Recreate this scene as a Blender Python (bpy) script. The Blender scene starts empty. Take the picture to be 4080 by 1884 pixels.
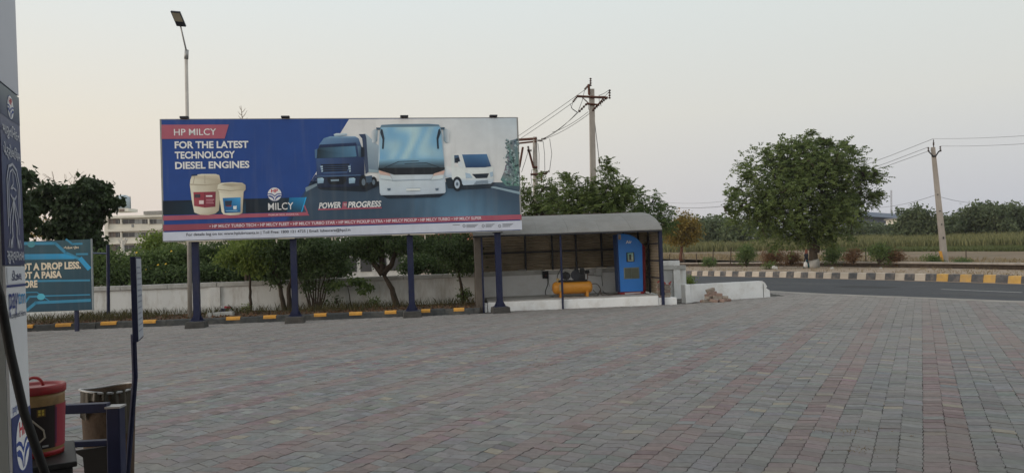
import bpy, math, random
import numpy as np
from mathutils import Vector
from mathutils.geometry import tessellate_polygon
random.seed(7); RNG = np.random.default_rng(7)
SC = bpy.context.scene
COL = SC.collection

# ------------------------------------------------------------------ camera
FPX, CX, CY, CAMH = 3064.0, 2040.0, 942.0, 1.9
PITCH, ROLL = math.atan(74 / FPX), math.atan(0.036)
cf = np.array([0, math.cos(PITCH), math.sin(PITCH)])
cr = np.array([1.0, 0, 0]); cu = np.array([0, -math.sin(PITCH), math.cos(PITCH)])
RR = math.cos(ROLL) * cr - math.sin(ROLL) * cu
UU = math.sin(ROLL) * cr + math.cos(ROLL) * cu
CC = np.array([0, 0, CAMH])
cam = bpy.data.cameras.new('camera'); camo = bpy.data.objects.new('camera', cam); COL.objects.link(camo)
cam.sensor_width = 36; cam.lens = 36 * FPX / 4080; cam.clip_end = 4000; cam.clip_start = 0.05
from mathutils import Matrix
camo.matrix_world = Matrix(((RR[0], UU[0], -cf[0], 0), (RR[1], UU[1], -cf[1], 0), (RR[2], UU[2], -cf[2], CAMH), (0, 0, 0, 1)))
SC.camera = camo

def ray(px, py): return cf + RR * (px - CX) / FPX + UU * (CY - py) / FPX
def at(px, py, Y):            # photo pixel + distance -> a real point
    d = ray(px, py); return CC + d * (Y / d[1])
def G(px, py, z=0.0):         # photo pixel + height -> a point on the ground
    d = ray(px, py); return CC + d * ((z - CAMH) / d[2])

def s2l(c): return tuple((x / 12.92 if x <= 0.04045 else ((x + 0.055) / 1.055) ** 2.4) for x in [v / 255 for v in c])

# ------------------------------------------------------------------ sky, sun, exposure
SUN_AZ, SUN_EL = math.radians(-112), math.radians(7)     # low hazy sun, to the left and a little behind
world = bpy.data.worlds.new('World'); SC.world = world; world.use_nodes = True
def build_world():
    nt = world.node_tree; nt.nodes.clear(); N = nt.nodes.new; L = nt.links.new
    out = N('ShaderNodeOutputWorld'); bg = N('ShaderNodeBackground'); L(bg.outputs[0], out.inputs[0])
    bg.inputs[1].default_value = 0.1
    sky = N('ShaderNodeTexSky'); sky.sky_type = 'NISHITA'; sky.sun_disc = False
    sky.sun_elevation = SUN_EL; sky.sun_rotation = SUN_AZ; sky.dust_density = 5; sky.air_density = 1.2
    hs = N('ShaderNodeHueSaturation'); hs.inputs['Saturation'].default_value = 0.35; L(sky.outputs[0], hs.inputs['Color'])
    tc = N('ShaderNodeTexCoord'); sep = N('ShaderNodeSeparateXYZ'); L(tc.outputs['Generated'], sep.inputs[0])
    # haze veil: warm round the sun's side of the horizon, cooler away from it
    ce = N('ShaderNodeMapRange'); L(sep.outputs['Z'], ce.inputs[0]); ce.inputs[1].default_value = 0; ce.inputs[2].default_value = 1
    dot = N('ShaderNodeVectorMath'); dot.operation = 'DOT_PRODUCT'; L(tc.outputs['Generated'], dot.inputs[0])
    dot.inputs[1].default_value = (math.sin(SUN_AZ), math.cos(SUN_AZ), 0)
    az = N('ShaderNodeMapRange'); L(dot.outputs['Value'], az.inputs[0])
    az.inputs[1].default_value = -0.95; az.inputs[2].default_value = 0.35; az.interpolation_type = 'SMOOTHSTEP'
    def ramp(stops):
        r = N('ShaderNodeValToRGB'); e = r.color_ramp.elements
        e[0].position, e[0].color = stops[0][0], (*s2l(stops[0][1]), 1); e[1].position, e[1].color = stops[-1][0], (*s2l(stops[-1][1]), 1)
        for p, c in stops[1:-1]: x = e.new(p); x.color = (*s2l(c), 1)
        L(ce.outputs[0], r.inputs[0]); return r
    warm = ramp([(0.0, (216, 200, 190)), (0.06, (219, 206, 194)), (0.17, (222, 215, 201)), (0.32, (216, 221, 220)), (1, (216, 220, 223))])
    cool = ramp([(0.0, (178, 182, 192)), (0.06, (188, 190, 195)), (0.17, (203, 204, 200)), (0.32, (206, 213, 212)), (1, (206, 211, 214))])
    mix = N('ShaderNodeMix'); mix.data_type = 'RGBA'; L(az.outputs[0], mix.inputs['Factor']); L(cool.outputs[0], mix.inputs['A']); L(warm.outputs[0], mix.inputs['B'])
    sc = N('ShaderNodeVectorMath'); sc.operation = 'SCALE'; L(mix.outputs['Result'], sc.inputs[0]); sc.inputs['Scale'].default_value = 9.4
    m2 = N('ShaderNodeMix'); m2.data_type = 'RGBA'; m2.inputs['Factor'].default_value = 0.9
    L(hs.outputs[0], m2.inputs['A']); L(sc.outputs[0], m2.inputs['B']); L(m2.outputs['Result'], bg.inputs[0])
build_world()
sl = bpy.data.lights.new('sun', 'SUN'); sl.energy = 1.1; sl.angle = math.radians(30); sl.color = (1, 0.86, 0.72)
so = bpy.data.objects.new('sun', sl); COL.objects.link(so)
sd = Vector((math.sin(SUN_AZ) * math.cos(SUN_EL), math.cos(SUN_AZ) * math.cos(SUN_EL), math.sin(SUN_EL)))
so.rotation_euler = sd.to_track_quat('Z', 'Y').to_euler()
SC.view_settings.view_transform = 'Standard'; SC.view_settings.look = 'None'
SC.cycles.volume_bounces = 1
SC.view_settings.exposure = 0.38; SC.view_settings.gamma = 1; SC.view_settings.use_curve_mapping = False

# ------------------------------------------------------------------ materials
MATS = {}
def mat(name, c, rough=0.75, var=0.18, scale=3.0, bump=0.0, bscale=30.0, metal=0.0, dirt=None, dirt_amt=0.5, dscale=1.2, spec=0.4, stretch=None):
    if name in MATS: return MATS[name]
    m = bpy.data.materials.new(name); m.use_nodes = True; nt = m.node_tree; N = nt.nodes.new; L = nt.links.new
    b = nt.nodes['Principled BSDF']; b.inputs['Roughness'].default_value = rough; b.inputs['Metallic'].default_value = metal
    b.inputs['Specular IOR Level'].default_value = spec
    geo = N('ShaderNodeNewGeometry'); vec = geo.outputs['Position']
    if stretch:
        mp = N('ShaderNodeMapping'); mp.inputs['Scale'].default_value = stretch; L(vec, mp.inputs[0]); vec = mp.outputs[0]
    n1 = N('ShaderNodeTexNoise'); n1.inputs['Scale'].default_value = scale; n1.inputs['Detail'].default_value = 6; n1.inputs['Roughness'].default_value = 0.65; L(vec, n1.inputs['Vector'])
    mr = N('ShaderNodeMapRange'); L(n1.outputs['Fac'], mr.inputs[0]); mr.inputs[1].default_value = 0.25; mr.inputs[2].default_value = 0.75
    mr.inputs[3].default_value = 1 - var; mr.inputs[4].default_value = 1 + var
    sc = N('ShaderNodeVectorMath'); sc.operation = 'SCALE'; sc.inputs[0].default_value = c[:3]; L(mr.outputs[0], sc.inputs['Scale'])
    res = sc.outputs[0]
    if dirt:
        n2 = N('ShaderNodeTexNoise'); n2.inputs['Scale'].default_value = dscale; n2.inputs['Detail'].default_value = 8; n2.inputs['Roughness'].default_value = 0.7; L(vec, n2.inputs['Vector'])
        r2 = N('ShaderNodeMapRange'); L(n2.outputs['Fac'], r2.inputs[0]); r2.inputs[1].default_value = 0.48; r2.inputs[2].default_value = 0.72; r2.inputs[3].default_value = 0; r2.inputs[4].default_value = dirt_amt
        mx = N('ShaderNodeMix'); mx.data_type = 'RGBA'; L(r2.outputs[0], mx.inputs['Factor']); L(res, mx.inputs['A']); mx.inputs['B'].default_value = (*dirt, 1); res = mx.outputs['Result']
    L(res, b.inputs['Base Color'])
    if bump:
        n3 = N('ShaderNodeTexNoise'); n3.inputs['Scale'].default_value = bscale; n3.inputs['Detail'].default_value = 5; L(geo.outputs['Position'], n3.inputs['Vector'])
        bp = N('ShaderNodeBump'); bp.inputs['Strength'].default_value = bump; bp.inputs['Distance'].default_value = 0.02; L(n3.outputs['Fac'], bp.inputs['Height']); L(bp.outputs[0], b.inputs['Normal'])
    MATS[name] = m; return m

def foliage(name, c1, c2, transl=0.35):
    if name in MATS: return MATS[name]
    m = bpy.data.materials.new(name); m.use_nodes = True; nt = m.node_tree; N = nt.nodes.new; L = nt.links.new
    b = nt.nodes['Principled BSDF']; b.inputs['Roughness'].default_value = 0.55; b.inputs['Specular IOR Level'].default_value = 0.25
    a = N('ShaderNodeAttribute'); a.attribute_name = 'v'
    mx = N('ShaderNodeMix'); mx.data_type = 'RGBA'; L(a.outputs['Fac'], mx.inputs['Factor']); mx.inputs['A'].default_value = (*c1, 1); mx.inputs['B'].default_value = (*c2, 1)
    L(mx.outputs['Result'], b.inputs['Base Color'])
    t = N('ShaderNodeBsdfTranslucent'); L(mx.outputs['Result'], t.inputs[0])
    ms = N('ShaderNodeMixShader'); ms.inputs[0].default_value = transl; L(b.outputs[0], ms.inputs[1]); L(t.outputs[0], ms.inputs[2])
    L(ms.outputs[0], nt.nodes['Material Output'].inputs[0]); MATS[name] = m; return m

def colmat(name, rough=0.6, spec=0.3, dust=None, src='ATTR', dust_amt=0.5, weave=0.0):
    """colour from the colour attribute 'pc' (print, pavers) or from the object's own colour"""
    m = bpy.data.materials.new(name); m.use_nodes = True; nt = m.node_tree; N = nt.nodes.new; L = nt.links.new
    b = nt.nodes['Principled BSDF']; b.inputs['Roughness'].default_value = rough; b.inputs['Specular IOR Level'].default_value = spec
    if src == 'ATTR':
        a = N('ShaderNodeAttribute'); a.attribute_name = 'pc'; res = a.outputs['Color']
    else:
        a = N('ShaderNodeObjectInfo'); res = a.outputs['Color']
    geo = N('ShaderNodeNewGeometry')
    n1 = N('ShaderNodeTexNoise'); n1.inputs['Scale'].default_value = 14 if dust else 2.2; n1.inputs['Detail'].default_value = 6; L(geo.outputs['Position'], n1.inputs['Vector'])
    mr = N('ShaderNodeMapRange'); L(n1.outputs['Fac'], mr.inputs[0]); mr.inputs[1].default_value = 0.25; mr.inputs[2].default_value = 0.75
    v = 0.2 if dust else 0.08; mr.inputs[3].default_value = 1 - v; mr.inputs[4].default_value = 1 + v
    sc = N('ShaderNodeVectorMath'); sc.operation = 'SCALE'; L(res, sc.inputs[0]); L(mr.outputs[0], sc.inputs['Scale']); res = sc.outputs[0]
    if dust:
        tot = None
        for s, lo, hi in ((0.16, 0.42, 0.62), (1.1, 0.46, 0.72)):
            n2 = N('ShaderNodeTexNoise'); n2.inputs['Scale'].default_value = s; n2.inputs['Detail'].default_value = 8; n2.inputs['Roughness'].default_value = 0.62; L(geo.outputs['Position'], n2.inputs['Vector'])
            r2 = N('ShaderNodeMapRange'); L(n2.outputs['Fac'], r2.inputs[0]); r2.inputs[1].default_value = lo; r2.inputs[2].default_value = hi; r2.inputs[3].default_value = 0; r2.inputs[4].default_value = dust_amt
            mx = N('ShaderNodeMix'); mx.data_type = 'RGBA'; L(r2.outputs[0], mx.inputs['Factor']); L(res, mx.inputs['A']); mx.inputs['B'].default_value = (*dust, 1); res = mx.outputs['Result']
        for s, lo, hi, amt, cc in ((0.33, 0.6, 0.72, 0.55, (0.13, 0.125, 0.12)), (2.6, 0.68, 0.76, 0.6, (0.08, 0.075, 0.07))):      # oil and tyre grime
            n5 = N('ShaderNodeTexNoise'); n5.inputs['Scale'].default_value = s; n5.inputs['Detail'].default_value = 9; n5.inputs['Roughness'].default_value = 0.6; n5.inputs['Distortion'].default_value = 0.6; L(geo.outputs['Position'], n5.inputs['Vector'])
            r5 = N('ShaderNodeMapRange'); L(n5.outputs['Fac'], r5.inputs[0]); r5.inputs[1].default_value = lo; r5.inputs[2].default_value = hi; r5.inputs[3].default_value = 0; r5.inputs[4].default_value = amt
            mx = N('ShaderNodeMix'); mx.data_type = 'RGBA'; L(r5.outputs[0], mx.inputs['Factor']); L(res, mx.inputs['A']); mx.inputs['B'].default_value = (*cc, 1); res = mx.outputs['Result']
        # wind-blown dust lies along the kerb and the road margin: a real deposit, thicker there
        sp = N('ShaderNodeSeparateXYZ'); L(geo.outputs['Position'], sp.inputs[0])
        nz = N('ShaderNodeTexNoise'); nz.inputs['Scale'].default_value = 0.5; nz.inputs['Detail'].default_value = 7; L(geo.outputs['Position'], nz.inputs['Vector'])
        ad = N('ShaderNodeMath'); ad.operation = 'MULTIPLY_ADD'; L(nz.outputs['Fac'], ad.inputs[0]); ad.inputs[1].default_value = 9; L(sp.outputs['Y'], ad.inputs[2])
        r3 = N('ShaderNodeMapRange'); L(ad.outputs[0], r3.inputs[0]); r3.inputs[1].default_value = 20; r3.inputs[2].default_value = 31; r3.inputs[3].default_value = 0; r3.inputs[4].default_value = 0.75
        mx = N('ShaderNodeMix'); mx.data_type = 'RGBA'; L(r3.outputs[0], mx.inputs['Factor']); L(res, mx.inputs['A']); mx.inputs['B'].default_value = (0.31, 0.288, 0.268, 1); res = mx.outputs['Result']
        n4 = N('ShaderNodeTexNoise'); n4.inputs['Scale'].default_value = 90; n4.inputs['Detail'].default_value = 3; L(geo.outputs['Position'], n4.inputs['Vector'])
        bp = N('ShaderNodeBump'); bp.inputs['Strength'].default_value = 0.35; bp.inputs['Distance'].default_value = 0.006; L(n4.outputs['Fac'], bp.inputs['Height']); L(bp.outputs[0], b.inputs['Normal'])
    else:
        mp = N('ShaderNodeMapping'); mp.inputs['Scale'].default_value = (5, 5, 0.35); L(geo.outputs['Position'], mp.inputs[0])
        n6 = N('ShaderNodeTexNoise'); n6.inputs['Scale'].default_value = 1.0; n6.inputs['Detail'].default_value = 6; L(mp.outputs[0], n6.inputs['Vector'])
        r6 = N('ShaderNodeMapRange'); L(n6.outputs['Fac'], r6.inputs[0]); r6.inputs[1].default_value = 0.5; r6.inputs[2].default_value = 0.8; r6.inputs[3].default_value = 0; r6.inputs[4].default_value = 0.13
        mx = N('ShaderNodeMix'); mx.data_type = 'RGBA'; L(r6.outputs[0], mx.inputs['Factor']); L(res, mx.inputs['A']); mx.inputs['B'].default_value = (0.3, 0.29, 0.28, 1); res = mx.outputs['Result']
        n7 = N('ShaderNodeTexNoise'); n7.inputs['Scale'].default_value = 1.6; n7.inputs['Detail'].default_value = 3; L(geo.outputs['Position'], n7.inputs['Vector'])
        bp_ = N('ShaderNodeBump'); bp_.inputs['Strength'].default_value = 0.1; bp_.inputs['Distance'].default_value = 0.05; L(n7.outputs['Fac'], bp_.inputs['Height']); L(bp_.outputs[0], b.inputs['Normal'])
    L(res, b.inputs['Base Color']); return m

M_print = colmat('printed_vinyl', 0.5, 0.35)
NAVY = (0.008, 0.013, 0.052)
M_navy = mat('navy_paint', NAVY, 0.5, 0.25, 5, dirt=(0.05, 0.05, 0.06), dirt_amt=0.35)
M_white = mat('whitewash', (0.76, 0.77, 0.76), 0.9, 0.06, 1.2, 0.25, 25, dirt=(0.4, 0.36, 0.31), dirt_amt=0.75, dscale=1.4, stretch=(1.6, 1.6, 0.5))
M_conc = mat('concrete', (0.3, 0.29, 0.27), 0.9, 0.2, 4, 0.4, 30, dirt=(0.14, 0.13, 0.12))
M_darkconc = mat('dark_painted_concrete', (0.055, 0.06, 0.062), 0.85, 0.35, 5, 0.5, 30, dirt=(0.2, 0.18, 0.15), dirt_amt=0.55)
M_black = mat('black_rubber', (0.012, 0.012, 0.013), 0.6, 0.3, 8)
M_steel = mat('dark_steel', (0.03, 0.032, 0.04), 0.5, 0.3, 6, metal=0.3)
M_rust = mat('rusty_steel', (0.09, 0.035, 0.022), 0.85, 0.4, 9, 0.3, 60)
M_galv = mat('galvanised_steel', (0.4, 0.4, 0.4), 0.45, 0.2, 8, metal=0.4, dirt=(0.2, 0.19, 0.17), dirt_amt=0.4)
M_bark = mat('bark', (0.06, 0.045, 0.033), 0.95, 0.4, 10, 0.8, 18, stretch=(1, 1, 0.3))
M_barkpale = mat('pale_bark', (0.2, 0.15, 0.11), 0.95, 0.35, 10, 0.8, 18, stretch=(1, 1, 0.3))
M_wire = mat('wire_metal', (0.12, 0.12, 0.13), 0.5, 0.1, 3)
M_insul = mat('brown_porcelain', (0.06, 0.03, 0.022), 0.25, 0.1, 3)
M_yel = mat('yellow_kerb_paint', (0.66, 0.33, 0.06), 0.8, 0.15, 8, 0.2, 30, dirt=(0.2, 0.17, 0.12), dirt_amt=0.4, dscale=5)

# ------------------------------------------------------------------ mesh helpers
def V(*a): return np.array(a, float)
class Frame:
    """s along, t back (away from the camera side), z up"""
    def __init__(f, o, ang): f.o = np.array([o[0], o[1], 0.0]); f.a = ang; f.u = V(math.cos(ang), math.sin(ang), 0); f.n = V(-math.sin(ang), math.cos(ang), 0)
    def __call__(f, s, t, z): return f.o + f.u * s + f.n * t + V(0, 0, z)
    def st(f, P): d = np.array(P, float) - f.o; return float(d @ f.u), float(d @ f.n)
WORLDF = Frame((0, 0), 0)

class MB:
    def __init__(self): self.v = []; self.f = []
    def add(self, vs, fs):
        b = len(self.v); self.v += [tuple(map(float, p)) for p in vs]; self.f += [tuple(b + i for i in q) for q in fs]; return self
    def hexa(self, c): return self.add(c, [(0, 3, 2, 1), (4, 5, 6, 7), (0, 1, 5, 4), (1, 2, 6, 5), (2, 3, 7, 6), (3, 0, 4, 7)])
    def box(self, fr, s0, s1, t0, t1, z0, z1):
        return self.hexa([fr(s0, t0, z0), fr(s1, t0, z0), fr(s1, t1, z0), fr(s0, t1, z0), fr(s0, t0, z1), fr(s1, t0, z1), fr(s1, t1, z1), fr(s0, t1, z1)])
    def quad(self, a, b, c, d): return self.add([a, b, c, d], [(0, 1, 2, 3)])
    def prism(self, pts, d):          # planar outline pushed along d
        n = len(pts); d = np.array(d, float); pts = [np.array(p, float) for p in pts]
        vs = pts + [p + d for p in pts]
        return self.add(vs, [tuple(range(n - 1, -1, -1)), tuple(range(n, 2 * n))] + [(i, (i + 1) % n, n + (i + 1) % n, n + i) for i in range(n)])
    def tube(self, P, r, seg=8, caps=True):
        P = [np.array(p, float) for p in P]; n = len(P)
        if not hasattr(r, '__len__'): r = [r] * n
        vs = []; prev = None
        for i in range(n):
            d = P[min(i + 1, n - 1)] - P[max(i - 1, 0)]; d = d / (np.linalg.norm(d) + 1e-9)
            if prev is None:
                ref = V(0, 0, 1) if abs(d[2]) < 0.9 else V(1, 0, 0)
            else: ref = prev
            a = ref - d * (ref @ d); a /= np.linalg.norm(a) + 1e-9; prev = a; b = np.cross(d, a)
            for k in range(seg):
                t = 2 * math.pi * k / seg; vs.append(P[i] + (a * math.cos(t) + b * math.sin(t)) * r[i])
        fs = [(i * seg + k, i * seg + (k + 1) % seg, (i + 1) * seg + (k + 1) % seg, (i + 1) * seg + k) for i in range(n - 1) for k in range(seg)]
        if caps: fs += [tuple(range(seg - 1, -1, -1)), tuple((n - 1) * seg + k for k in range(seg))]
        return self.add(vs, fs)
    def mesh(self, name, smooth=False):
        me = bpy.data.meshes.new(name); me.from_pydata(self.v, [], self.f); me.validate(); me.update()
        if smooth:
            for p in me.polygons: p.use_smooth = len(p.vertices) <= 4
        return me
    def build(self, name, m, parent=None, smooth=False, bevel=0):
        return link(name, self.mesh(name, smooth), m, parent, bevel)

def link(name, me, m, parent=None, bevel=0):
    o = bpy.data.objects.new(name, me); COL.objects.link(o)
    if m is not None:
        if len(me.materials) == 0: me.materials.append(m)
    if parent is not None:
        o.parent = parent; o.matrix_parent_inverse = parent.matrix_basis.inverted() if parent.type == 'EMPTY' else Matrix.Identity(4)
    if bevel:
        md = o.modifiers.new('bevel', 'BEVEL'); md.width = bevel; md.segments = 2; md.limit_method = 'ANGLE'
    return o
def tag(o, label, cat, group=None):
    o['label'] = label; o['category'] = cat
    if group: o['group'] = group
    return o
def struct(o): o['kind'] = 'structure'; return o
def stuff(o, label=None, cat=None):
    o['kind'] = 'stuff'
    if label: o['label'] = label; o['category'] = cat
    return o
def thing(name, label, cat, loc, group=None):
    o = bpy.data.objects.new(name, None); COL.objects.link(o); o.location = tuple(map(float, loc)); o.empty_display_size = 0.1
    o.matrix_basis = Matrix.Translation(o.location); o['kind'] = 'thing'; return tag(o, label, cat, group)

def np_mesh(name, verts, loops, sizes):
    me = bpy.data.meshes.new(name); nv = len(verts); nf = len(sizes); nl = len(loops)
    me.vertices.add(nv); me.vertices.foreach_set('co', np.ascontiguousarray(verts, dtype=np.float32).ravel())
    me.loops.add(nl); me.loops.foreach_set('vertex_index', np.ascontiguousarray(loops, dtype=np.int32).ravel())
    st = np.concatenate([[0], np.cumsum(sizes)[:-1]]).astype(np.int32)
    me.polygons.add(nf); me.polygons.foreach_set('loop_start', st); me.polygons.foreach_set('loop_total', np.asarray(sizes, np.int32))
    me.polygons.foreach_set('use_smooth', np.zeros(nf, bool)); me.update(calc_edges=True); me.validate(); return me

# flat print: coloured outlines and lettering laid on a plane in thin layers
_txt = {}
def text_geo(body, bold=0.0, spacing=1.0):
    k = (body, bold, spacing)
    if k in _txt: return _txt[k]
    cu_ = bpy.data.curves.new('lettering', 'FONT'); cu_.body = body; cu_.offset = bold; cu_.space_character = spacing; cu_.resolution_u = 3; cu_.fill_mode = 'FRONT'
    ob = bpy.data.objects.new('lettering', cu_); COL.objects.link(ob)
    dg = bpy.context.evaluated_depsgraph_get(); me = bpy.data.meshes.new_from_object(ob.evaluated_get(dg))
    v = np.array([tuple(p.co)[:2] for p in me.vertices]) if len(me.vertices) else np.zeros((0, 2)); f = [tuple(p.vertices) for p in me.polygons]
    bpy.data.objects.remove(ob); bpy.data.curves.remove(cu_); bpy.data.meshes.remove(me)
    _txt[k] = (v, f); return v, f
class Flat:
    def __init__(s, fn): s.fn = fn; s.v = []; s.f = []; s.c = []     # fn(x, y, layer) -> world point
    def poly(s, pts, col, layer=1):
        cols = col if isinstance(col[0], (tuple, list)) else [col] * len(pts)
        b = len(s.v)
        for p, c in zip(pts, cols): s.v.append(tuple(s.fn(p[0], p[1], layer))); s.c.append(c)
        tri = tessellate_polygon([[Vector((p[0], p[1], 0)) for p in pts]])
        for t in tri: s.f.append(tuple(b + i for i in t))
        return s
    def grid(s, fx, n, m, colf, layer=1):
        b = len(s.v)
        for j in range(m + 1):
            for i in range(n + 1):
                p = fx(i / n, j / m); s.v.append(tuple(s.fn(p[0], p[1], layer))); s.c.append(colf(i / n, j / m))
        for j in range(m):
            for i in range(n):
                a = b + j * (n + 1) + i; s.f.append((a, a + 1, a + n + 2, a + n + 1))
        return s
    def circle(s, c, rx, ry, col, layer=1, n=28, a0=0, a1=2 * math.pi):
        return s.poly([(c[0] + rx * math.cos(a0 + (a1 - a0) * k / n), c[1] + ry * math.sin(a0 + (a1 - a0) * k / n)) for k in range(n)], col, layer)
    def line(s, pts, w, col, layer=1):
        for a, b in zip(pts[:-1], pts[1:]):
            d = np.array(b, float) - np.array(a, float); L_ = np.linalg.norm(d) + 1e-9; n = np.array([-d[1], d[0]]) / L_ * w / 2; e = d / L_ * w * 0.3
            a_ = np.array(a) - e; b_ = np.array(b) + e
            s.poly([a_ + n, a_ - n, b_ - n, b_ + n], col, layer)
        return s
    def text(s, body, p0, p1, hgt, col, layer=2, bold=0.012, italic=0.0, spacing=1.0, capfit=True):
        """baseline from p0 to p1, letters hgt tall (hgt is a vector of the letters' up direction)"""
        v, f = text_geo(body, bold, spacing)
        if len(v) == 0: return s
        x0, x1 = v[:, 0].min(), v[:, 0].max(); cap = 0.73 if capfit else (v[:, 1].max())
        p0 = np.array(p0, float); p1 = np.array(p1, float); up = np.array(hgt, float)
        b = len(s.v)
        for q in v:
            yy = q[1] / cap; xx = (q[0] - x0) / (x1 - x0)
            w = p0 + (p1 - p0) * xx + up * yy + (p1 - p0) / np.linalg.norm(p1 - p0) * italic * yy * np.linalg.norm(up)
            s.v.append(tuple(s.fn(w[0], w[1], layer))); s.c.append(col)
        s.f += [tuple(b + i for i in t) for t in f]; return s
    def build(s, name, parent, m=None):
        me = bpy.data.meshes.new(name); me.from_pydata(s.v, [], s.f); me.update()
        ca = me.color_attributes.new('pc', 'FLOAT_COLOR', 'POINT')
        ca.data.foreach_set('color', np.array([(c[0], c[1], c[2], 1) for c in s.c], np.float32).ravel())
        return link(name, me, m or M_print, parent)
def D(r, g, b, k=0.7): return tuple(min(0.85, x / k) for x in s2l((r, g, b)))     # ink albedo behind a colour seen in open shade
# ------------------------------------------------------------------ setting: ground, road, kerbs, plaza
def sheet(name, pts, z, m):
    me = bpy.data.meshes.new(name); me.from_pydata([(p[0], p[1], z if len(p) == 2 else p[2]) for p in pts], [], [tuple(range(len(pts)))]); me.update()
    return struct(link(name, me, m))
M_earth = mat('dry_earth', (0.2, 0.155, 0.105), 0.95, 0.3, 0.5, 0.5, 6, dirt=(0.11, 0.115, 0.05), dirt_amt=0.8, dscale=0.25)
M_asph = mat('asphalt', (0.044, 0.047, 0.055), 0.85, 0.25, 2, 0.3, 80, dirt=(0.075, 0.074, 0.075), dirt_amt=0.7, dscale=0.3)
M_base = mat('jointing_sand', (0.05, 0.047, 0.043), 0.95, 0.4, 6, 0.4, 40, dirt=(0.3, 0.28, 0.25), dirt_amt=1.0, dscale=2.2)
M_soil = mat('bed_soil', (0.1, 0.066, 0.042), 0.95, 0.4, 3, 0.8, 20, dirt=(0.06, 0.05, 0.03), dirt_amt=0.7)
M_verge = mat('dusty_verge', (0.33, 0.255, 0.19), 0.95, 0.25, 1.2, 0.5, 12, dirt=(0.18, 0.13, 0.09), dirt_amt=0.7, dscale=0.6)
M_field = mat('dry_field', (0.2, 0.145, 0.095), 0.95, 0.25, 0.5, 0.6, 4, dirt=(0.12, 0.115, 0.05), dirt_amt=0.7, dscale=0.12)
sheet('ground', [(-1500, -300), (1500, -300), (1500, 2500), (-1500, 2500)], -0.5, M_earth)

NEAR = [(34, -22), (21, 8), (15.0, 22.7), (13.7, 25.5), (11.8, 29.4), (10.9, 32.0), (6.0, 43), (-6, 68), (-40, 138), (-75, 210)]
FAR = [(40, -12), (26.5, 16), (20.6, 31.2), (19.85, 34.4), (18.55, 38.6), (15.8, 46.9), (12.2, 55.3), (2.0, 77), (-28, 140), (-62, 212)]
def strip(name, A, B, za, zb, m, sub=1):
    vs = [(p[0], p[1], za) for p in A] + [(p[0], p[1], zb) for p in B]; n = len(A)
    me = bpy.data.meshes.new(name); me.from_pydata(vs, [], [(i, n + i, n + i + 1, i + 1) for i in range(n - 1)]); me.update()
    return struct(link(name, me, m))
strip('road', NEAR, FAR, -0.012, -0.012, M_asph)
# painted lane dash
a, b = G(3750, 1151), G(4072, 1164); d = (b - a) / np.linalg.norm(b - a); n_ = V(-d[1], d[0], 0)
M_line = mat('worn_road_paint', (0.5, 0.5, 0.48), 0.8, 0.25, 6, dirt=(0.08, 0.08, 0.085), dirt_amt=0.9, dscale=3)
for k in range(-3, 1):
    p0 = a - d * k * 7.5; p1 = p0 + d * np.linalg.norm(b - a)
    o = MB().quad(*[q + V(0, 0, -0.006) for q in (p0 - n_ * .06, p1 - n_ * .06, p1 + n_ * .06, p0 + n_ * .06)]).build('lane_dash', M_line)
    struct(o)
plaza_poly = [(-30, -22), (34, -22), (21, 8), (15.0, 22.7), (13.7, 25.5), (11.8, 29.4), (10.9, 32.0), (6.0, 43), (-34, 43)]
sheet('plaza_base', plaza_poly, -0.02, M_base)

# ---- pavers: zigzag columns, two red columns in every six
PA = math.radians(28); pv = V(math.sin(PA), math.cos(PA), 0); pw = V(math.cos(PA), -math.sin(PA), 0)
PWID, PLEN, OFF = 0.2, 0.15, 0.06
c0 = G(3790, 1884); A0 = float(c0 @ pw) - PWID
WF = Frame((-1.5, 29.45), math.radians(3.3))       # boundary wall axis
KERB0, KERB1 = V(-15.75, 24.93, 0), V(-1.2, 25.55, 0)
KF = Frame(KERB0, math.atan2(KERB1[1] - KERB0[1], KERB1[0] - KERB0[0]))
SHF = Frame(G(1930, 1243), math.radians(3.6))       # shelter, front left corner
LWF_a, LWF_b = G(2742, 1204), G(3068, 1183)
def road_side(X, Y):                                # > 0 on the plaza side of the road edge
    P = np.array(NEAR); best = np.full(X.shape, 1e9); sgn = np.ones(X.shape)
    for (x0, y0), (x1, y1) in zip(P[:-1], P[1:]):
        dx, dy = x1 - x0, y1 - y0; t = np.clip(((X - x0) * dx + (Y - y0) * dy) / (dx * dx + dy * dy), 0, 1)
        dd = np.hypot(X - x0 - t * dx, Y - y0 - t * dy); c = dx * (Y - y0) - dy * (X - x0)
        m = dd < best; best = np.where(m, dd, best); sgn = np.where(m, np.sign(c), sgn)
    return best * sgn
I = np.arange(-150, 100); J = np.arange(-40, 290)
II, JJ = np.meshgrid(I, J, indexing='ij'); II = II.ravel(); JJ = JJ.ravel()
ca = A0 + (II + 0.5) * PWID; cb = JJ * PLEN + PLEN / 2 + OFF / 2
PX = ca * pw[0] + cb * pv[0]; PY = ca * pw[1] + cb * pv[1]
sK = (PX - KF.o[0]) * KF.u[0] + (PY - KF.o[1]) * KF.u[1]; tK = (PX - KF.o[0]) * KF.n[0] + (PY - KF.o[1]) * KF.n[1]
keep = (PY > 5.2) & (np.abs(PX) < 0.72 * PY + 2.0) & (PY < 31.6) & (road_side(PX, PY) > 0.35)
shx = SHF.o[0]
keep &= ~((PX < shx + 0.3) & (tK > -0.02))
keep &= ~((PX > shx - 0.1) & (PX < 6.4) & (PY > SHF.o[1] + (PX - shx) * 0.063 + 0.05))
keep &= ~((PX > 6.2) & (PX < 10.2) & (PY > LWF_a[1] + 0.1 + (PX - LWF_a[0]) * (LWF_b[1] - LWF_a[1]) / (LWF_b[0] - LWF_a[0])))
II, JJ, PX, PY = II[keep], JJ[keep], PX[keep], PY[keep]
NP = len(II)
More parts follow.
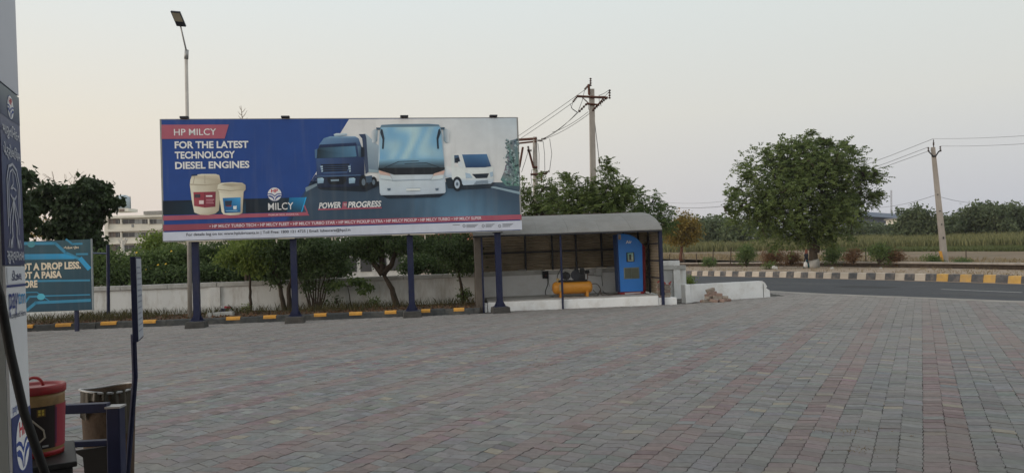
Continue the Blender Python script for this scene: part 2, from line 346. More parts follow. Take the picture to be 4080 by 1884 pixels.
def paver_outline(even):          # local (a, b) outline about its centre
    o0, o1 = (0, OFF) if even else (OFF, 0)
    k = 0.006; e1, e2, e3 = PLEN * .34, PLEN * .66, PLEN; pts = [(0, o0), (k, e1 + o0), (-k, e2 + o0), (0, e3 + o0), (PWID / 2, e3 + (o0 + o1) / 2), (PWID, e3 + o1), (PWID - k, e2 + o1), (PWID + k, e1 + o1), (PWID, o1), (PWID / 2, (o0 + o1) / 2)]
    pts = np.array(pts); c = np.array([PWID / 2, PLEN / 2 + OFF / 2]); q = pts - c
    return q * np.array([0.975, 0.958])
OUT = {0: paver_outline(True), 1: paver_outline(False)}
def rot(ab): return np.stack([ab[..., 0] * pw[0] + ab[..., 1] * pv[0], ab[..., 0] * pw[1] + ab[..., 1] * pv[1]], -1)
red = (np.mod(II, 6) < 2)
red ^= (RNG.random(NP) < 0.012); red &= (RNG.random(NP) > 0.07)
base = np.where(red[:, None], np.array([[0.217, 0.171, 0.17]]), np.array([[0.203, 0.204, 0.204]]))
pcol = base * RNG.normal(1, 0.1, (NP, 1)).clip(0.65, 1.4) * RNG.normal(1, 0.03, (NP, 3))
sandy = RNG.random(NP) < 0.02; pcol[sandy] = np.array([0.29, 0.265, 0.215])
fade = (RNG.random(NP) < 0.25) & red; pcol[fade] = pcol[fade] * 0.5 + np.array([[0.2, 0.186, 0.18]]) * 0.5
vis = (np.abs(PX) < 0.64 * PY) & (PY > 6.6)
order = np.argsort(np.where(vis, PY, 1e9)); near_idx = order[:300]; rest = np.ones(NP, bool); rest[near_idx] = False
M_pav = colmat('paver_concrete', 0.9, 0.25, dust=(0.265, 0.245, 0.227), dust_amt=0.45)
M_pavo = colmat('paver_concrete_single', 0.9, 0.25, dust=(0.265, 0.245, 0.227), src='OBJ', dust_amt=0.45)
pavement = bpy.data.objects.new('pavement', None); COL.objects.link(pavement); struct(pavement)
# single pavers: chamfered blocks sharing two meshes
pm = {}
for par in (0, 1):
    q = rot(OUT[par]); qi = rot(OUT[par] * np.array([0.96, 0.93])); n = 10
    vs = [(p[0], p[1], -0.03) for p in q] + [(p[0], p[1], -0.004) for p in q] + [(p[0], p[1], 0) for p in qi]
    fs = [(i, (i + 1) % n, n + (i + 1) % n, n + i) for i in range(n)] + [(n + i, n + (i + 1) % n, 2 * n + (i + 1) % n, 2 * n + i) for i in range(n)] + [tuple(range(2 * n, 3 * n))]
    if rot(np.array([[1.0, 0], [0, 1.0]]))[0][0] * 1 < 0: pass
    me = bpy.data.meshes.new('paver'); me.from_pydata(vs, [], [tuple(reversed(f)) for f in fs]); me.update(); me.materials.append(M_pavo); pm[par] = me
for i in near_idx:
    o = bpy.data.objects.new('paver', pm[int(II[i]) % 2]); COL.objects.link(o); o.parent = pavement
    o.location = (PX[i], PY[i], random.uniform(-0.004, 0.002)); o.rotation_euler = (random.gauss(0, .008), random.gauss(0, .008), random.gauss(0, .012)); o.color = (*pcol[i], 1)
def joined_pavers():
    idx = np.where(rest)[0]; n = len(idx); par = II[idx] % 2
    q = np.where((par == 0)[:, None, None], rot(OUT[0])[None], rot(OUT[1])[None])          # n,10,2
    jit = RNG.normal(0, 0.0022, (n, 1, 2)); tz = RNG.uniform(-0.004, 0.002, (n, 1)); tilt = RNG.normal(0, 0.005, (n, 2))
    top = np.concatenate([q + np.stack([PX[idx], PY[idx]], -1)[:, None, :] + jit, (tz + q[..., 0] * tilt[:, :1] + q[..., 1] * tilt[:, 1:])[..., None]], -1)
    near = PY[idx] < 17
    bot = top[near].copy(); bot[..., 2] -= 0.02
    verts = np.concatenate([top.reshape(-1, 3), bot.reshape(-1, 3)])
    tl = np.arange(n * 10).reshape(n, 10)[:, ::-1]
    ni = np.where(near)[0]; k = np.arange(10); t0 = ni[:, None] * 10 + k; t1 = ni[:, None] * 10 + (k + 1) % 10
    b0 = n * 10 + np.arange(len(ni))[:, None] * 10 + k; b1 = n * 10 + np.arange(len(ni))[:, None] * 10 + (k + 1) % 10
    sides = np.stack([t0, t1, b1, b0], -1).reshape(-1, 4)
    me = np_mesh('pavers', verts, np.concatenate([tl.ravel(), sides.ravel()]), np.concatenate([np.full(n, 10), np.full(len(sides), 4)]))
    cc = np.concatenate([np.repeat(pcol[idx], 10, 0), np.repeat(pcol[idx][near], 10, 0)]); cc = np.concatenate([cc, np.ones((len(cc), 1))], 1)
    at_ = me.color_attributes.new('pc', 'FLOAT_COLOR', 'POINT'); at_.data.foreach_set('color', cc.astype(np.float32).ravel())
    o = link('paver_field', me, M_pav, pavement); o['kind'] = 'stuff'
joined_pavers()
# dirty margin between the last pavers and the asphalt
M_dust = mat('dusty_concrete', (0.31, 0.288, 0.262), 0.95, 0.2, 1.5, 0.3, 30, dirt=(0.15, 0.14, 0.13), dirt_amt=0.6, dscale=0.8)
mar = []
for (x0, y0), (x1, y1) in zip(NEAR[:-1], NEAR[1:]):
    L_ = math.hypot(x1 - x0, y1 - y0)
    for q in range(max(1, int(L_ / 0.6))):
        t = q / max(1, int(L_ / 0.6)); mar.append((x0 + (x1 - x0) * t, y0 + (y1 - y0) * t, -(y1 - y0) / L_, (x1 - x0) / L_))
mar = [m for m in mar if m[1] < 60]
me = bpy.data.meshes.new('road_margin'); n = len(mar)
ins = [random.uniform(0.35, 0.75) for _ in mar]; outs = [random.uniform(0.02, 0.22) for _ in mar]
me.from_pydata([(m[0] - abs(m[2]) * 1 * ins[i], m[1] - (0.35 * ins[i]), 0.004) for i, m in enumerate(mar)] + [(m[0] + outs[i], m[1] + .3 * outs[i], 0.0) for i, m in enumerate(mar)], [], [(i, i + 1, n + i + 1, n + i) for i in range(n - 1)])
me.update(); struct(link('road_margin', me, M_dust))

# loose sand, chips and tufts of dry grass in the joints
M_dry = foliage('dry_grass', (0.2, 0.15, 0.08), (0.36, 0.29, 0.17), 0.2)
def blades(name, P, h, w, lean, m, parent=None, seg=1, label=None, cat=None):
    n = len(P); P = np.asarray(P, float); hh = h * RNG.uniform(0.5, 1.2, n); an = RNG.uniform(0, 2 * math.pi, n)
    side = np.stack([np.cos(an), np.sin(an), np.zeros(n)], -1) * (w * RNG.uniform(0.6, 1.3, n))[:, None]
    an2 = RNG.uniform(0, 2 * math.pi, n); ln = np.stack([np.cos(an2), np.sin(an2), np.zeros(n)], -1) * (lean * hh * RNG.uniform(0.2, 1.4, n))[:, None]
    mid = P + ln * 0.35 + np.array([0, 0, 1.0]) * (hh * 0.6)[:, None]; tip = P + ln + np.array([0, 0, 1.0]) * hh[:, None]
    verts = np.stack([P - side, P + side, mid + side * .7, tip, mid - side * .7], 1).reshape(-1, 3)
    me = np_mesh(name, verts, np.arange(n * 5), np.full(n, 5))
    va = me.attributes.new('v', 'FLOAT', 'FACE'); va.data.foreach_set('value', RNG.random(n).astype(np.float32))
    o = link(name, me, m, parent); stuff(o, label, cat); return o
cl = []
for _ in range(16):
    x, y = RNG.uniform(-6, 4), RNG.uniform(7, 17)
    if abs(x) < .66 * y and (x > -2.6 or y > 9):
        for __ in range(int(RNG.uniform(10, 45))): cl.append((x + RNG.normal(0, .16), y + RNG.normal(0, .07), -0.01))
blades('paving_weeds', cl, 0.03, 0.004, 1.2, M_dry, None, label='short dry grass sprouting from joints in the block paving', cat='grass')
M_chip = mat('grit', (0.3, 0.27, 0.23), 0.9, 0.4, 20)
mb = MB()
for _ in range(520):
    x, y = RNG.uniform(-16, 15), RNG.uniform(7, 25)
    if abs(x) > .68 * y or y > 24.6 or (x > 12): continue
    r = RNG.uniform(.006, .018) * (1 if y < 14 else 1.7); a = RNG.uniform(0, 6)
    c = V(x, y, 0.002)
    pts = [c + V(math.cos(a + k * 2.1) * r, math.sin(a + k * 2.1) * r, 0) for k in range(3)]
    mb.add(pts + [c + V(0, 0, r * .8)], [(0, 1, 3), (1, 2, 3), (2, 0, 3)])
o = mb.build('scattered_grit', M_chip); stuff(o, 'loose grit and chips scattered over the paving', 'grit')

for k, (px, py, w, l, c) in enumerate(((3450, 1142, 1.3, 2.6, .034), (3900, 1172, 1.0, 3.4, .062), (3200, 1128, 1.6, 4.0, .066))):
    q = G(px, py); d2 = V(-.4, .917, 0); n2 = V(.917, .4, 0); m_ = mat('asphalt_patch_%d' % k, (c, c * 1.03, c * 1.1), .9, .3, 4, .4, 60)
    ring = [(-.5, -.5), (-.1, -.54), (.45, -.48), (.52, .1), (.48, .5), (0, .53), (-.46, .47), (-.53, 0)]
    me = bpy.data.meshes.new('road_patch'); me.from_pydata([tuple(q + n2 * w * u_ + d2 * l * v_ + V(0, 0, -.008)) for u_, v_ in ring], [], [tuple(range(8))]); me.update(); struct(link('road_patch', me, m_))
# ---- far kerb: alternating painted stones, last ones yellow
M_kw = mat('kerb_white', (0.55, 0.48, 0.4), 0.9, 0.12, 4, 0.4, 30, dirt=(0.28, 0.22, 0.17), dirt_amt=0.6, dscale=2)
M_ky = mat('kerb_faded_yellow', (0.56, 0.34, 0.1), 0.9, 0.15, 4, 0.4, 30, dirt=(0.36, 0.28, 0.2), dirt_amt=0.7, dscale=1.6)
M_kb = mat('kerb_black', (0.1, 0.1, 0.105), 0.9, 0.3, 4, 0.4, 30, dirt=(0.3, 0.25, 0.21), dirt_amt=0.8, dscale=2.5)
far_kerb = bpy.data.objects.new('far_kerb', None); COL.objects.link(far_kerb); struct(far_kerb)
pts = [np.array(p) for p in FAR[1:9]]; seg = [np.linalg.norm(b - a) for a, b in zip(pts[:-1], pts[1:])]; tot = sum(seg)
def along(P, s):
    for a, b in zip(P[:-1], P[1:]):
        L_ = np.linalg.norm(b - a)
        if s <= L_: return a + (b - a) * s / L_, (b - a) / L_
        s -= L_
    return P[-1], (P[-1] - P[-2]) / np.linalg.norm(P[-1] - P[-2])
y34 = G(3752, 1120)[1]; s_ = 0.0; k = 0; blk = []
while s_ < tot and len(blk) < 120:
    L_ = 0.63; p, d = along(pts, s_ + L_ / 2)
    a_ = math.atan2(d[1], d[0]); fr = Frame(p, a_ + math.pi)           # t back = away from road
    h = 0.33 + random.uniform(-.015, .015); t = random.uniform(-.02, .02)
    light = k % 2 == 0
    m = (M_ky if p[1] < y34 else M_kw) if light else M_kb
    mb = MB(); sec = [(t, 0), (t + .05, h - .02), (t + .08, h), (t + .3, h), (t + .3, 0)]
    mb.prism([fr(-L_ / 2 + .006, q[0], q[1] - .012) for q in sec], fr.u * (L_ - .012))
    blk.append(mb.build('kerb_stone', m, far_kerb)); s_ += L_; k += 1
strip('kerb_gutter', [(p[0] - .32, p[1] - .1) for p in FAR], FAR, -0.007, -0.007, M_verge)
# verge falls gently from the kerb to the drain wall
LED = [(38, -4), (35.5, 22), (31.3, 47.2), (30.5, 56), (28.0, 69.5), (19.7, 89.3), (9, 110), (0, 128)]
FARK = [(26.8, 16), (20.9, 31.3), (20.15, 34.5), (18.85, 38.7), (16.1, 47.0), (12.5, 55.4), (2.3, 77), (-14, 110)]
strip('verge', FARK, LED, 0.27, -0.14, M_verge)
M_led = mat('weathered_cement', (0.36, 0.32, 0.28), 0.9, 0.25, 2, 0.4, 20, dirt=(0.16, 0.14, 0.12), dirt_amt=0.6)
M_dk = mat('shade_dark_drain', (0.09, 0.07, 0.055), .95, .4, 3)  # dark colour paints in the shade below the overhanging slab
drain = thing('drain_wall', 'long low cement drain wall running behind the verge across the road', 'wall', (28, 69.5, -0.14))
lp = [np.array(p, float) for p in LED]; ltot = sum(np.linalg.norm(b - a) for a, b in zip(lp[:-1], lp[1:])); s_ = 12
while s_ < ltot - 3:
    p, d = along(lp, s_ + 1.5); fr = Frame(p, math.atan2(d[1], d[0]) + math.pi)
    q = MB().box(fr, -1.49, 1.49, .1, .3, -.3, .16).build('drain_side', M_dk, drain); MB().box(fr, -1.495, 1.495, -.25, .4, .161, .3 + random.uniform(-.02, .02)).build('wall_section', M_led, drain, bevel=.03); s_ += 3
mb = MB(); P = []
for _ in range(700):
    f_ = random.random(); i_ = random.randint(1, 4); g_ = random.random()
    A_ = np.array(FARK[i_]) * (1 - f_) + np.array(FARK[i_ + 1]) * f_; B_ = np.array(LED[i_]) * (1 - f_) + np.array(LED[i_ + 1]) * f_; q = A_ * (1 - g_) + B_ * g_; z = .27 - .41 * g_
    c = V(q[0], q[1], z); r = random.uniform(.02, .075); t_ = random.uniform(0, 6)
    if random.random() < .5: mb.add([c + V(math.cos(t_ + k * 2.1) * r, math.sin(t_ + k * 2.1) * r, -.01) for k in range(3)] + [c + V(0, 0, r * .8)], [(0, 1, 3), (1, 2, 3), (2, 0, 3)])
    else: P += [(c[0] + random.gauss(0, .12), c[1] + random.gauss(0, .2), z - .02) for _k in range(6)]
stuff(mb.build('verge_rubble', M_verge), 'small stones and clods strewn over the verge across the road', 'rubble')
blades('verge_weeds', P, .16, .012, .8, M_dry, label='sparse dry weeds on the verge across the road', cat='weeds')
# field beyond: rises gently
def fz(x, y): return -0.2 + np.clip((y - 55) * 0.026 - np.maximum(0, 22 - x) * 0.0, 0, 2.3)
gu = np.linspace(0, 1, 40) ** 1.8; gy = np.array([-10, 20, 35, 45, 52, 56, 60, 66, 72, 80, 90, 100, 110, 125, 140, 155, 175, 200, 260, 400, 700, 1200])
GX, GY = np.meshgrid(gu, gy, indexing='ij')
lx = np.interp(GY, [p[1] for p in LED] + [200, 1200], [p[0] for p in LED] + [-30, -500]) + .1
XX = lx + GX * (900 - lx)
ZZ = fz(XX, GY); n0, n1 = GX.shape
vv = np.stack([XX, GY, ZZ], -1).reshape(-1, 3)
fl = [(i * n1 + j, (i + 1) * n1 + j, (i + 1) * n1 + j + 1, i * n1 + j + 1) for i in range(n0 - 1) for j in range(n1 - 1)]
me = bpy.data.meshes.new('field'); me.from_pydata([tuple(p) for p in vv], [], fl); me.validate(); me.update()
struct(link('field', me, M_field))

# ---- near kerb: dark stones with yellow painted patches, soil bed behind, boundary wall
near_kerb = bpy.data.objects.new('bed_kerb', None); COL.objects.link(near_kerb); struct(near_kerb)
KH = 0.2
send = KF.st(G(1912, 1248))[0]; s_ = -7.0
while s_ < send - .05:
    L_ = min(random.uniform(.9, 1.15), send - s_); t = random.uniform(-.015, .015); h = KH + random.uniform(-.012, .012)
    mb = MB(); sec = [(t, -.02), (t + .015, h - .03), (t + .045, h), (t + .17, h), (t + .17, -.02)]
    mb.prism([KF(s_ + .004, q[0], q[1]) for q in sec], KF.u * (L_ - .008)); mb.build('kerb_stone', M_darkconc, near_kerb); s_ += L_
for x0, x1 in ((30, 62), (95, 141), (246, 293), (424, 472), (588, 630), (917, 963), (1063, 1106), (1262, 1305), (1400, 1446), (1539, 1582), (1682, 1716), (1809, 1850)):
    ym = 1312 - (x0 - 110) * (70 / 1790.)
    s0 = KF.st(G(x0, ym - 20, KH))[0]; s1 = KF.st(G(x1, ym - 20, KH))[0]
    mb = MB(); sec = [(-.019, .11), (-.012, KH - .02), (.03, KH + .016), (.12, KH + .016), (.12, .12), (0.0, .11)]
    mb.prism([KF(s0, q[0], q[1]) for q in sec], KF.u * (s1 - s0)); mb.build('yellow_paint', M_yel, near_kerb)
BZ = 0.15
def bedz(): return BZ
nx, ny = 60, 8; vs = []; fs = []
for i in range(nx + 1):
    for j in range(ny + 1):
        s = -24 + (send + 24.0) * i / nx; p = KF(s, .16, 0); q = WF(WF.st(p)[0], 0.02, 0); r = p + (q - p) * j / ny
        vs.append((r[0], r[1], BZ + (RNG.uniform(-.03, .05) if 0 < j < ny else 0.0)))
fs = [(i * (ny + 1) + j, (i + 1) * (ny + 1) + j, (i + 1) * (ny + 1) + j + 1, i * (ny + 1) + j + 1) for i in range(nx) for j in range(ny)]
me = bpy.data.meshes.new('planting_bed'); me.from_pydata(vs, [], fs); me.update(); struct(link('planting_bed', me, M_soil))

def wz(px, py, t=0.0):      # height of a photo point lying on the wall plane
    d = ray(px, py); k = ((WF.o - CC) @ WF.n + t) / (d @ WF.n); return (CC + d * k)
WTOP = 0.5 * (wz(380, 1138)[2] + wz(1880, 1092)[2])
wall = thing('boundary_wall', 'long low whitewashed boundary wall behind the billboard with grey coping', 'wall', (-8, 29.2, 0))
w0, w1 = WF.st(at(-300, 1100, 28.4))[0], WF.st(G(2560, 1150, .3))[0] + 1.2
MB().box(WF, w0, w1, 0, .2, -.1, WTOP - .16).build('wall_face', M_white, wall)
M_cope = mat('coping_plaster', (0.5, 0.5, 0.48), 0.9, 0.15, 2, 0.3, 25, dirt=(0.2, 0.18, 0.16), dirt_amt=0.65, dscale=1.6)
s_ = w0
while s_ < w1 - .1:
    L_ = min(1.75 + random.uniform(-.1, .1), w1 - s_); dz = random.uniform(-.008, .008)
    MB().box(WF, s_ + .008, s_ + L_ - .008, -.07, .27, WTOP - .16, WTOP + dz).build('coping_stone', M_cope, wall, bevel=.012); s_ += L_
for px in (862, 1352, 100, -150):
    s = WF.st(at(px, 1180, 29))[0]
    MB().box(WF, s - .19, s + .19, -.06, -.0005, -.05, WTOP - .17).build('pier', M_white, wall)
# thin stain strip ledge under the coping
# ------------------------------------------------------------------ billboard
b0, b1 = G(775, 1308), G(2000, 1248)
BF = Frame(b0, math.atan2(b1[1] - b0[1], b1[0] - b0[0]))      # t = 0: front of the concrete footings
def on_plane(fr, t, px, py):
    d = ray(px, py); k = ((fr.o - CC) @ fr.n + t) / (d @ fr.n); P = CC + d * k; s, _ = fr.st(P); return s, P[2]
BT = 0.12                                                     # printed face
corn = [on_plane(BF, BT, *c) for c in ((635, 475), (2063, 473), (2076, 915), (655, 962))]
BS0 = (corn[0][0] + corn[3][0]) / 2; BS1 = (corn[1][0] + corn[2][0]) / 2; BZ1 = (corn[0][1] + corn[1][1]) / 2; BZ0 = (corn[2][1] + corn[3][1]) / 2
def homog(src, dst):
    A = []
    for (x, y), (u, v) in zip(src, dst):
        A.append([x, y, 1, 0, 0, 0, -u * x, -u * y, -u]); A.append([0, 0, 0, x, y, 1, -v * x, -v * y, -v])
    return np.linalg.svd(np.array(A, float))[2][-1].reshape(3, 3)
HB = homog([(635, 475), (2063, 473), (2076, 915), (655, 962)], [(BS0, BZ1), (BS1, BZ1), (BS1, BZ0), (BS0, BZ0)])
def bp(px, py): q = HB @ np.array([px, py, 1.0]); return (q[0] / q[2], q[1] / q[2])
def c4(x, y): return bp(600 + x / 2.125, 440 + y / 2.125)
def c5(x, y): return bp(1200 + x / 2.1244, 440 + y / 2.1244)
board = thing('billboard', 'large blue and white roadside billboard with truck, bus and pickup on four posts', 'billboard', BF((BS0 + BS1) / 2, .2, 0))
MB().box(BF, BS0, BS1, BT, BT + .16, BZ0, BZ1).build('panel', mat('board_back', (0.2, 0.2, 0.2), 0.7), board)
mb = MB()
for s in (BS0 - .02, BS1 - .03): mb.box(BF, s, s + .05, BT - .004, BT + .17, BZ0 - .02, BZ1 + .02)
mb.box(BF, BS0 + .03, BS1 - .03, BT + .001, BT + .17, BZ1 + .001, BZ1 + .025); mb.box(BF, BS0 + .03, BS1 - .03, BT + .002, BT + .15, BZ0 - .035, BZ0 - .001)
mb.build('edge_frame', mat('frame_grey', (0.3, 0.3, 0.29), 0.6, 0.2, 4), board)
def bfn(x, y, l): return BF(x, BT - .0025 * l - .001, y)
WH = D(206, 210, 218); BLUE = D(30, 62, 124); REDB = D(150, 78, 94)
def cmix(a, b, t): return tuple(a[i] + (b[i] - a[i]) * t for i in range(3))
# --- background print
F = Flat(bfn)
F.poly([(BS0 + .02, BZ1), (BS1 - .02, BZ1), (BS1 - .02, BZ0), (BS0 + .02, BZ0)], BLUE, 0)
def lerp2(a, b, c, d):
    return lambda u, v: tuple((1 - v) * ((1 - u) * np.array(a) + u * np.array(b)) + v * ((1 - u) * np.array(d) + u * np.array(c)))
ska, skb, skc = D(206, 204, 202), D(168, 182, 192), D(196, 198, 198)
F.grid(lerp2(c5(418, 76), c5(1830, 71), c5(1845, 612), c5(96, 600)), 14, 8, lambda u, v: cmix(cmix(ska, skb, max(0, u - .35) * 1.4 * (1 - v)), skc, v * .6), 1)
rd0, rd1, rd2 = D(52, 70, 88), D(86, 122, 148), D(46, 60, 76)
def roadc(u, v):
    t = math.exp(-((u - .63 - .12 * v) / .2) ** 2) * (0.35 + .65 * v) ; r = cmix(rd0, rd1, min(1, t))
    w = 0.5 + .5 * math.sin(u * 61 + math.sin(u * 23) * 3); r = cmix(r, rd2, .22 * w); return cmix(rd2, r, min(1, .3 + v * 1.4)) if v < .5 else r
F.grid(lerp2(c5(96, 600), c5(1845, 612), c5(1861, 890), c5(-60, 935)), 60, 10, roadc, 1)
F.poly([c5(132, 545), c5(300, 560), c5(60, 650), c5(56, 690), c5(-8, 780), c5(-60, 935), c5(-140, 960)], [BLUE, D(40, 60, 80), D(44, 60, 74), D(44, 60, 74), D(40, 56, 66), D(32, 46, 58), BLUE], 1)
F.poly([c5(50, 655), c5(150, 618), c5(150, 640), c5(56, 690)], D(112, 130, 142), 2)
F.poly([c5(1590, 650), c5(1640, 645), c5(1850, 690), c5(1852, 712)], D(126, 148, 160), 2)
F.poly([c5(1630, 612), c5(1848, 618), c5(1849, 676), c5(1700, 648)], D(62, 80, 92), 2)
tl = [(1735, 640), (1690, 590), (1720, 520), (1732, 470), (1755, 430), (1742, 395), (1765, 350), (1728, 322), (1745, 290), (1780, 285), (1768, 262), (1815, 250), (1836, 238), (1846, 640)]
F.poly([c5(*p) for p in tl], [D(88 + random.randint(-14, 26), 108 + random.randint(-14, 22), 116) for _ in tl], 3)
for _ in range(150):
    x, y = random.uniform(1700, 1842), random.uniform(250, 630)
    if x > 1722 + 18 * math.sin(y / 40): r = random.uniform(6, 13); k = random.choice((46, 64, 104, 140)); F.poly([c5(x - r, y), c5(x, y - r), c5(x + r, y + 2), c5(x + 2, y + r)], D(k, k + 18, k + 22), 4)
F.poly([c4(108, 768), c4(820, 750), c4(1332, 738), c4(1306, 858), c4(700, 876), c4(110, 888)], [D(16, 26, 38)] * 2 + [D(28, 120, 170), D(24, 70, 96)] + [D(16, 28, 38)] * 2, 2)
F.poly([c4(820, 750), c4(1190, 741), c4(1170, 862), c4(820, 872)], [D(16, 28, 40), D(20, 40, 56), D(18, 36, 50), D(14, 24, 34)], 3)
F.line([c4(1332, 738), c4(1296, 858)], .03, D(40, 150, 205), 3)
F.line([c4(1318, 808), c4(1344, 868)], .04, REDB, 3)
F.poly([c4(111, 896), c4(1340, 863), c4(1362, 890), c4(112, 936)], REDB, 4)
F.poly([c4(112, 972), c5(1861, 880), c5(1862, 921), c4(114, 1024)], [D(128, 64, 78), REDB, REDB, D(128, 64, 78)], 4)
F.poly([c4(114, 1036), c5(1863, 930), c5(1866, 1004), c4(115, 1108)], D(180, 184, 196), 4)
F.poly([c4(86, 118), c4(667, 118), c4(632, 238), c4(88, 240)], D(154, 82, 98), 4)
F.build('background_print', board)
# --- lettering
F = Flat(bfn)
def bt(F, body, p0, p1, top, col, bold=.02, italic=0.0, layer=6, spacing=1.0):
    p0 = np.array(p0); p1 = np.array(p1); F.text(body, p0, p1, (0, top[1] - p0[1]), col, layer, bold, italic, spacing)
bt(F, 'HP MILCY', c4(196, 210), c4(560, 206), c4(196, 152), WH, .006); F.build('banner_lettering', board)['kind'] = 'stuff'; F = Flat(bfn)
bt(F, 'FOR THE LATEST', c4(204, 320), c4(838, 316), c4(204, 260), WH, .03)
bt(F, 'TECHNOLOGY', c4(206, 408), c4(724, 402), c4(206, 348), WH, .03)
bt(F, 'DIESEL ENGINES', c4(210, 496), c4(848, 486), c4(210, 436), WH, .03)
F.build('headline_lettering', board)
F = Flat(bfn)
bt(F, 'MILCY', c4(1012, 846), c4(1226, 838), c4(1012, 784), WH, .006)
bt(F, 'PREMIUM DIESEL ENGINE OIL', c4(1014, 894), c4(1272, 887), c4(1014, 878), D(214, 170, 178), .005)
F.build('product_lettering', board)['kind'] = 'stuff'; F = Flat(bfn)
bt(F, 'POWER', c5(166, 832), c5(352, 824), c5(166, 782), WH, .03, .18); bt(F, 'PROGRESS', c5(412, 824), c5(688, 814), c5(412, 774), WH, .03, .18)
F.poly([c5(368, 776), c5(404, 775), c5(400, 832), c5(362, 834)], REDB, 5); bt(F, 'TO', c5(373, 812), c5(400, 810), c5(373, 790), WH, .01, .15)
F.line([c5(164, 840), c5(692, 824)], .045, REDB, 6)
F.build('slogan_lettering', board); F = Flat(bfn)
bt(F, '\u2022 HP MILCY TURBO TECH \u2022 HP MILCY FLEET \u2022 HP MILCY TURBO STAR \u2022 HP MILCY PICKUP ULTRA \u2022 HP MILCY PICKUP \u2022 HP MILCY TURBO \u2022 HP MILCY SUPER', c4(512, 996), c5(1530, 920), c4(512, 970), D(206, 192, 198), .015)
F.build('product_list_lettering', board); F = Flat(bfn)
bt(F, 'For details log on to: www.hplubricants.in | Toll Free: 1800 121 4725 | Email: lubescare@hpcl.in', c4(315, 1066), c5(434, 1020), c4(315, 1042), D(32, 34, 42), .012)
F.build('contact_lettering', board)['kind'] = 'stuff'
F = Flat(bfn)
for x, w in ((1290, 58), (1405, 95), (1565, 72), (1705, 85)):
    for r in range(3 if x > 1300 else 1):
        F.line([c5(x, 968 + r * 10 - (x - 1290) * .02), c5(x + w - r * 12, 966 + r * 10 - (x - 1290) * .02)], .018, D(92, 96, 104), 6)
for x in (1385, 1544, 1680): F.circle(c5(x, 975), .05, .055, D(104, 108, 116), 5); F.circle(c5(x, 975), .034, .038, D(160, 164, 176), 6)
F.build('small_print', board)
def hp_logo(F, c, r, l=6, sx=1.0):
    rr = lambda x, y: (c[0] + x * r * sx, c[1] + y * r)
    BL, RD = D(34, 60, 128), D(168, 44, 60)
    F.circle(c, r * sx, r, BL, l); F.circle(c, r * .95 * sx, r * .95, D(206, 208, 214), l + 1)
    for sg in (-1, 1):
        F.poly([rr(0, -.18), rr(sg * .28, .05), rr(sg * .6, .14), rr(sg * .93, .12), rr(sg * .94, .0), rr(sg * .6, .0), rr(sg * .3, -.1), rr(0, -.36)], BL, l + 2)
        F.poly([rr(sg * .92, -.16), rr(sg * .6, -.14), rr(sg * .3, -.28), rr(sg * .1, -.5), rr(sg * .04, -.86), rr(sg * .13, -.86), rr(sg * .24, -.6), rr(sg * .5, -.42), rr(sg * .86, -.32)], BL, l + 2)
    F.text('HP', rr(-.48, .26), rr(.48, .26), (0, .5 * r), RD, l + 2, .03)
F = Flat(bfn); c = c4(1065, 712); hp_logo(F, c, (c4(1065, 652)[1] - c4(1065, 770)[1]) / 2); F.build('round_emblem', board)
# --- oil containers
F = Flat(bfn); CR, CRd, CRs = D(206, 198, 180), D(160, 150, 130), D(186, 176, 156)
can = [(352, 560), (372, 548), (440, 540), (560, 540), (590, 550), (602, 600), (598, 760), (590, 850), (560, 876), (500, 888), (430, 886), (380, 866), (356, 760), (338, 630), (342, 590)]
F.poly([c4(*p) for p in can], [CRs, CR, CR, CR, CRs, CRd, CRd, CRd, CRd, CRs, CRs, CR, CR, CR, CR], 5)
F.poly([c4(*p) for p in ((352, 542), (402, 540), (402, 554), (352, 558))], D(30, 50, 84), 6)
F.line([c4(342, 628), c4(470, 634), c4(600, 622)], .03, CRd, 6); F.line([c4(466, 552), c4(468, 620)], .02, CRd, 6); F.line([c4(380, 560), c4(366, 622)], .02, CRd, 6)
F.poly([c4(*p) for p in ((370, 694), (562, 690), (560, 818), (470, 826), (378, 812))], [D(150, 62, 72), D(112, 44, 60), D(104, 40, 56), D(128, 52, 64), D(140, 58, 70)], 6)
F.line([c4(468, 700), c4(470, 820)], .015, D(86, 32, 44), 7)
for x, y, w, h, k in ((380, 712, 50, 30, (60, 50, 60)), (420, 765, 40, 30, (200, 180, 180)), (478, 722, 55, 12, (206, 196, 198)), (480, 755, 70, 6, (170, 120, 130)), (480, 770, 60, 5, (170, 120, 130)), (480, 785, 66, 5, (170, 120, 130))):
    F.poly([c4(x, y), c4(x + w, y - 1), c4(x + w, y + h), c4(x, y + h)], D(*k), 8)
F.build('jerrycan_print', board)
F = Flat(bfn)
pail = [(580, 632), (610, 616), (700, 610), (790, 616), (816, 634), (818, 672), (800, 690), (792, 870), (760, 886), (690, 890), (630, 882), (614, 860), (602, 790), (590, 690), (574, 668)]
F.poly([c4(*p) for p in pail], [CR, CR, CR, CRs, CRd, CRd, CRs, CRd, CRs, CR, CR, CR, CR, CR, CR], 8)
F.poly([c4(600 + 8, 634), c4(640, 622), c4(700, 618), c4(780, 624), c4(798, 636), c4(700, 648)], CRd, 9)
F.line([c4(580, 672), c4(690, 684), c4(812, 670)], .03, CRd, 9); F.line([c4(590, 692), c4(690, 702), c4(800, 690)], .02, CRs, 9)
F.poly([c4(622, 744), c4(776, 738), c4(776, 864), c4(640, 872)], [D(34, 100, 150), D(56, 140, 190), D(36, 96, 140), D(24, 70, 116)], 9)
for x, y, w, h, k in ((640, 768, 62, 44, (40, 50, 66)), (650, 806, 50, 10, (150, 50, 66)), (712, 812, 32, 28, (196, 206, 214)), (645, 850, 110, 5, (120, 170, 200))):
    F.poly([c4(x, y), c4(x + w, y - 2), c4(x + w * .9, y + h), c4(x + w * .1, y + h)], D(*k), 10)
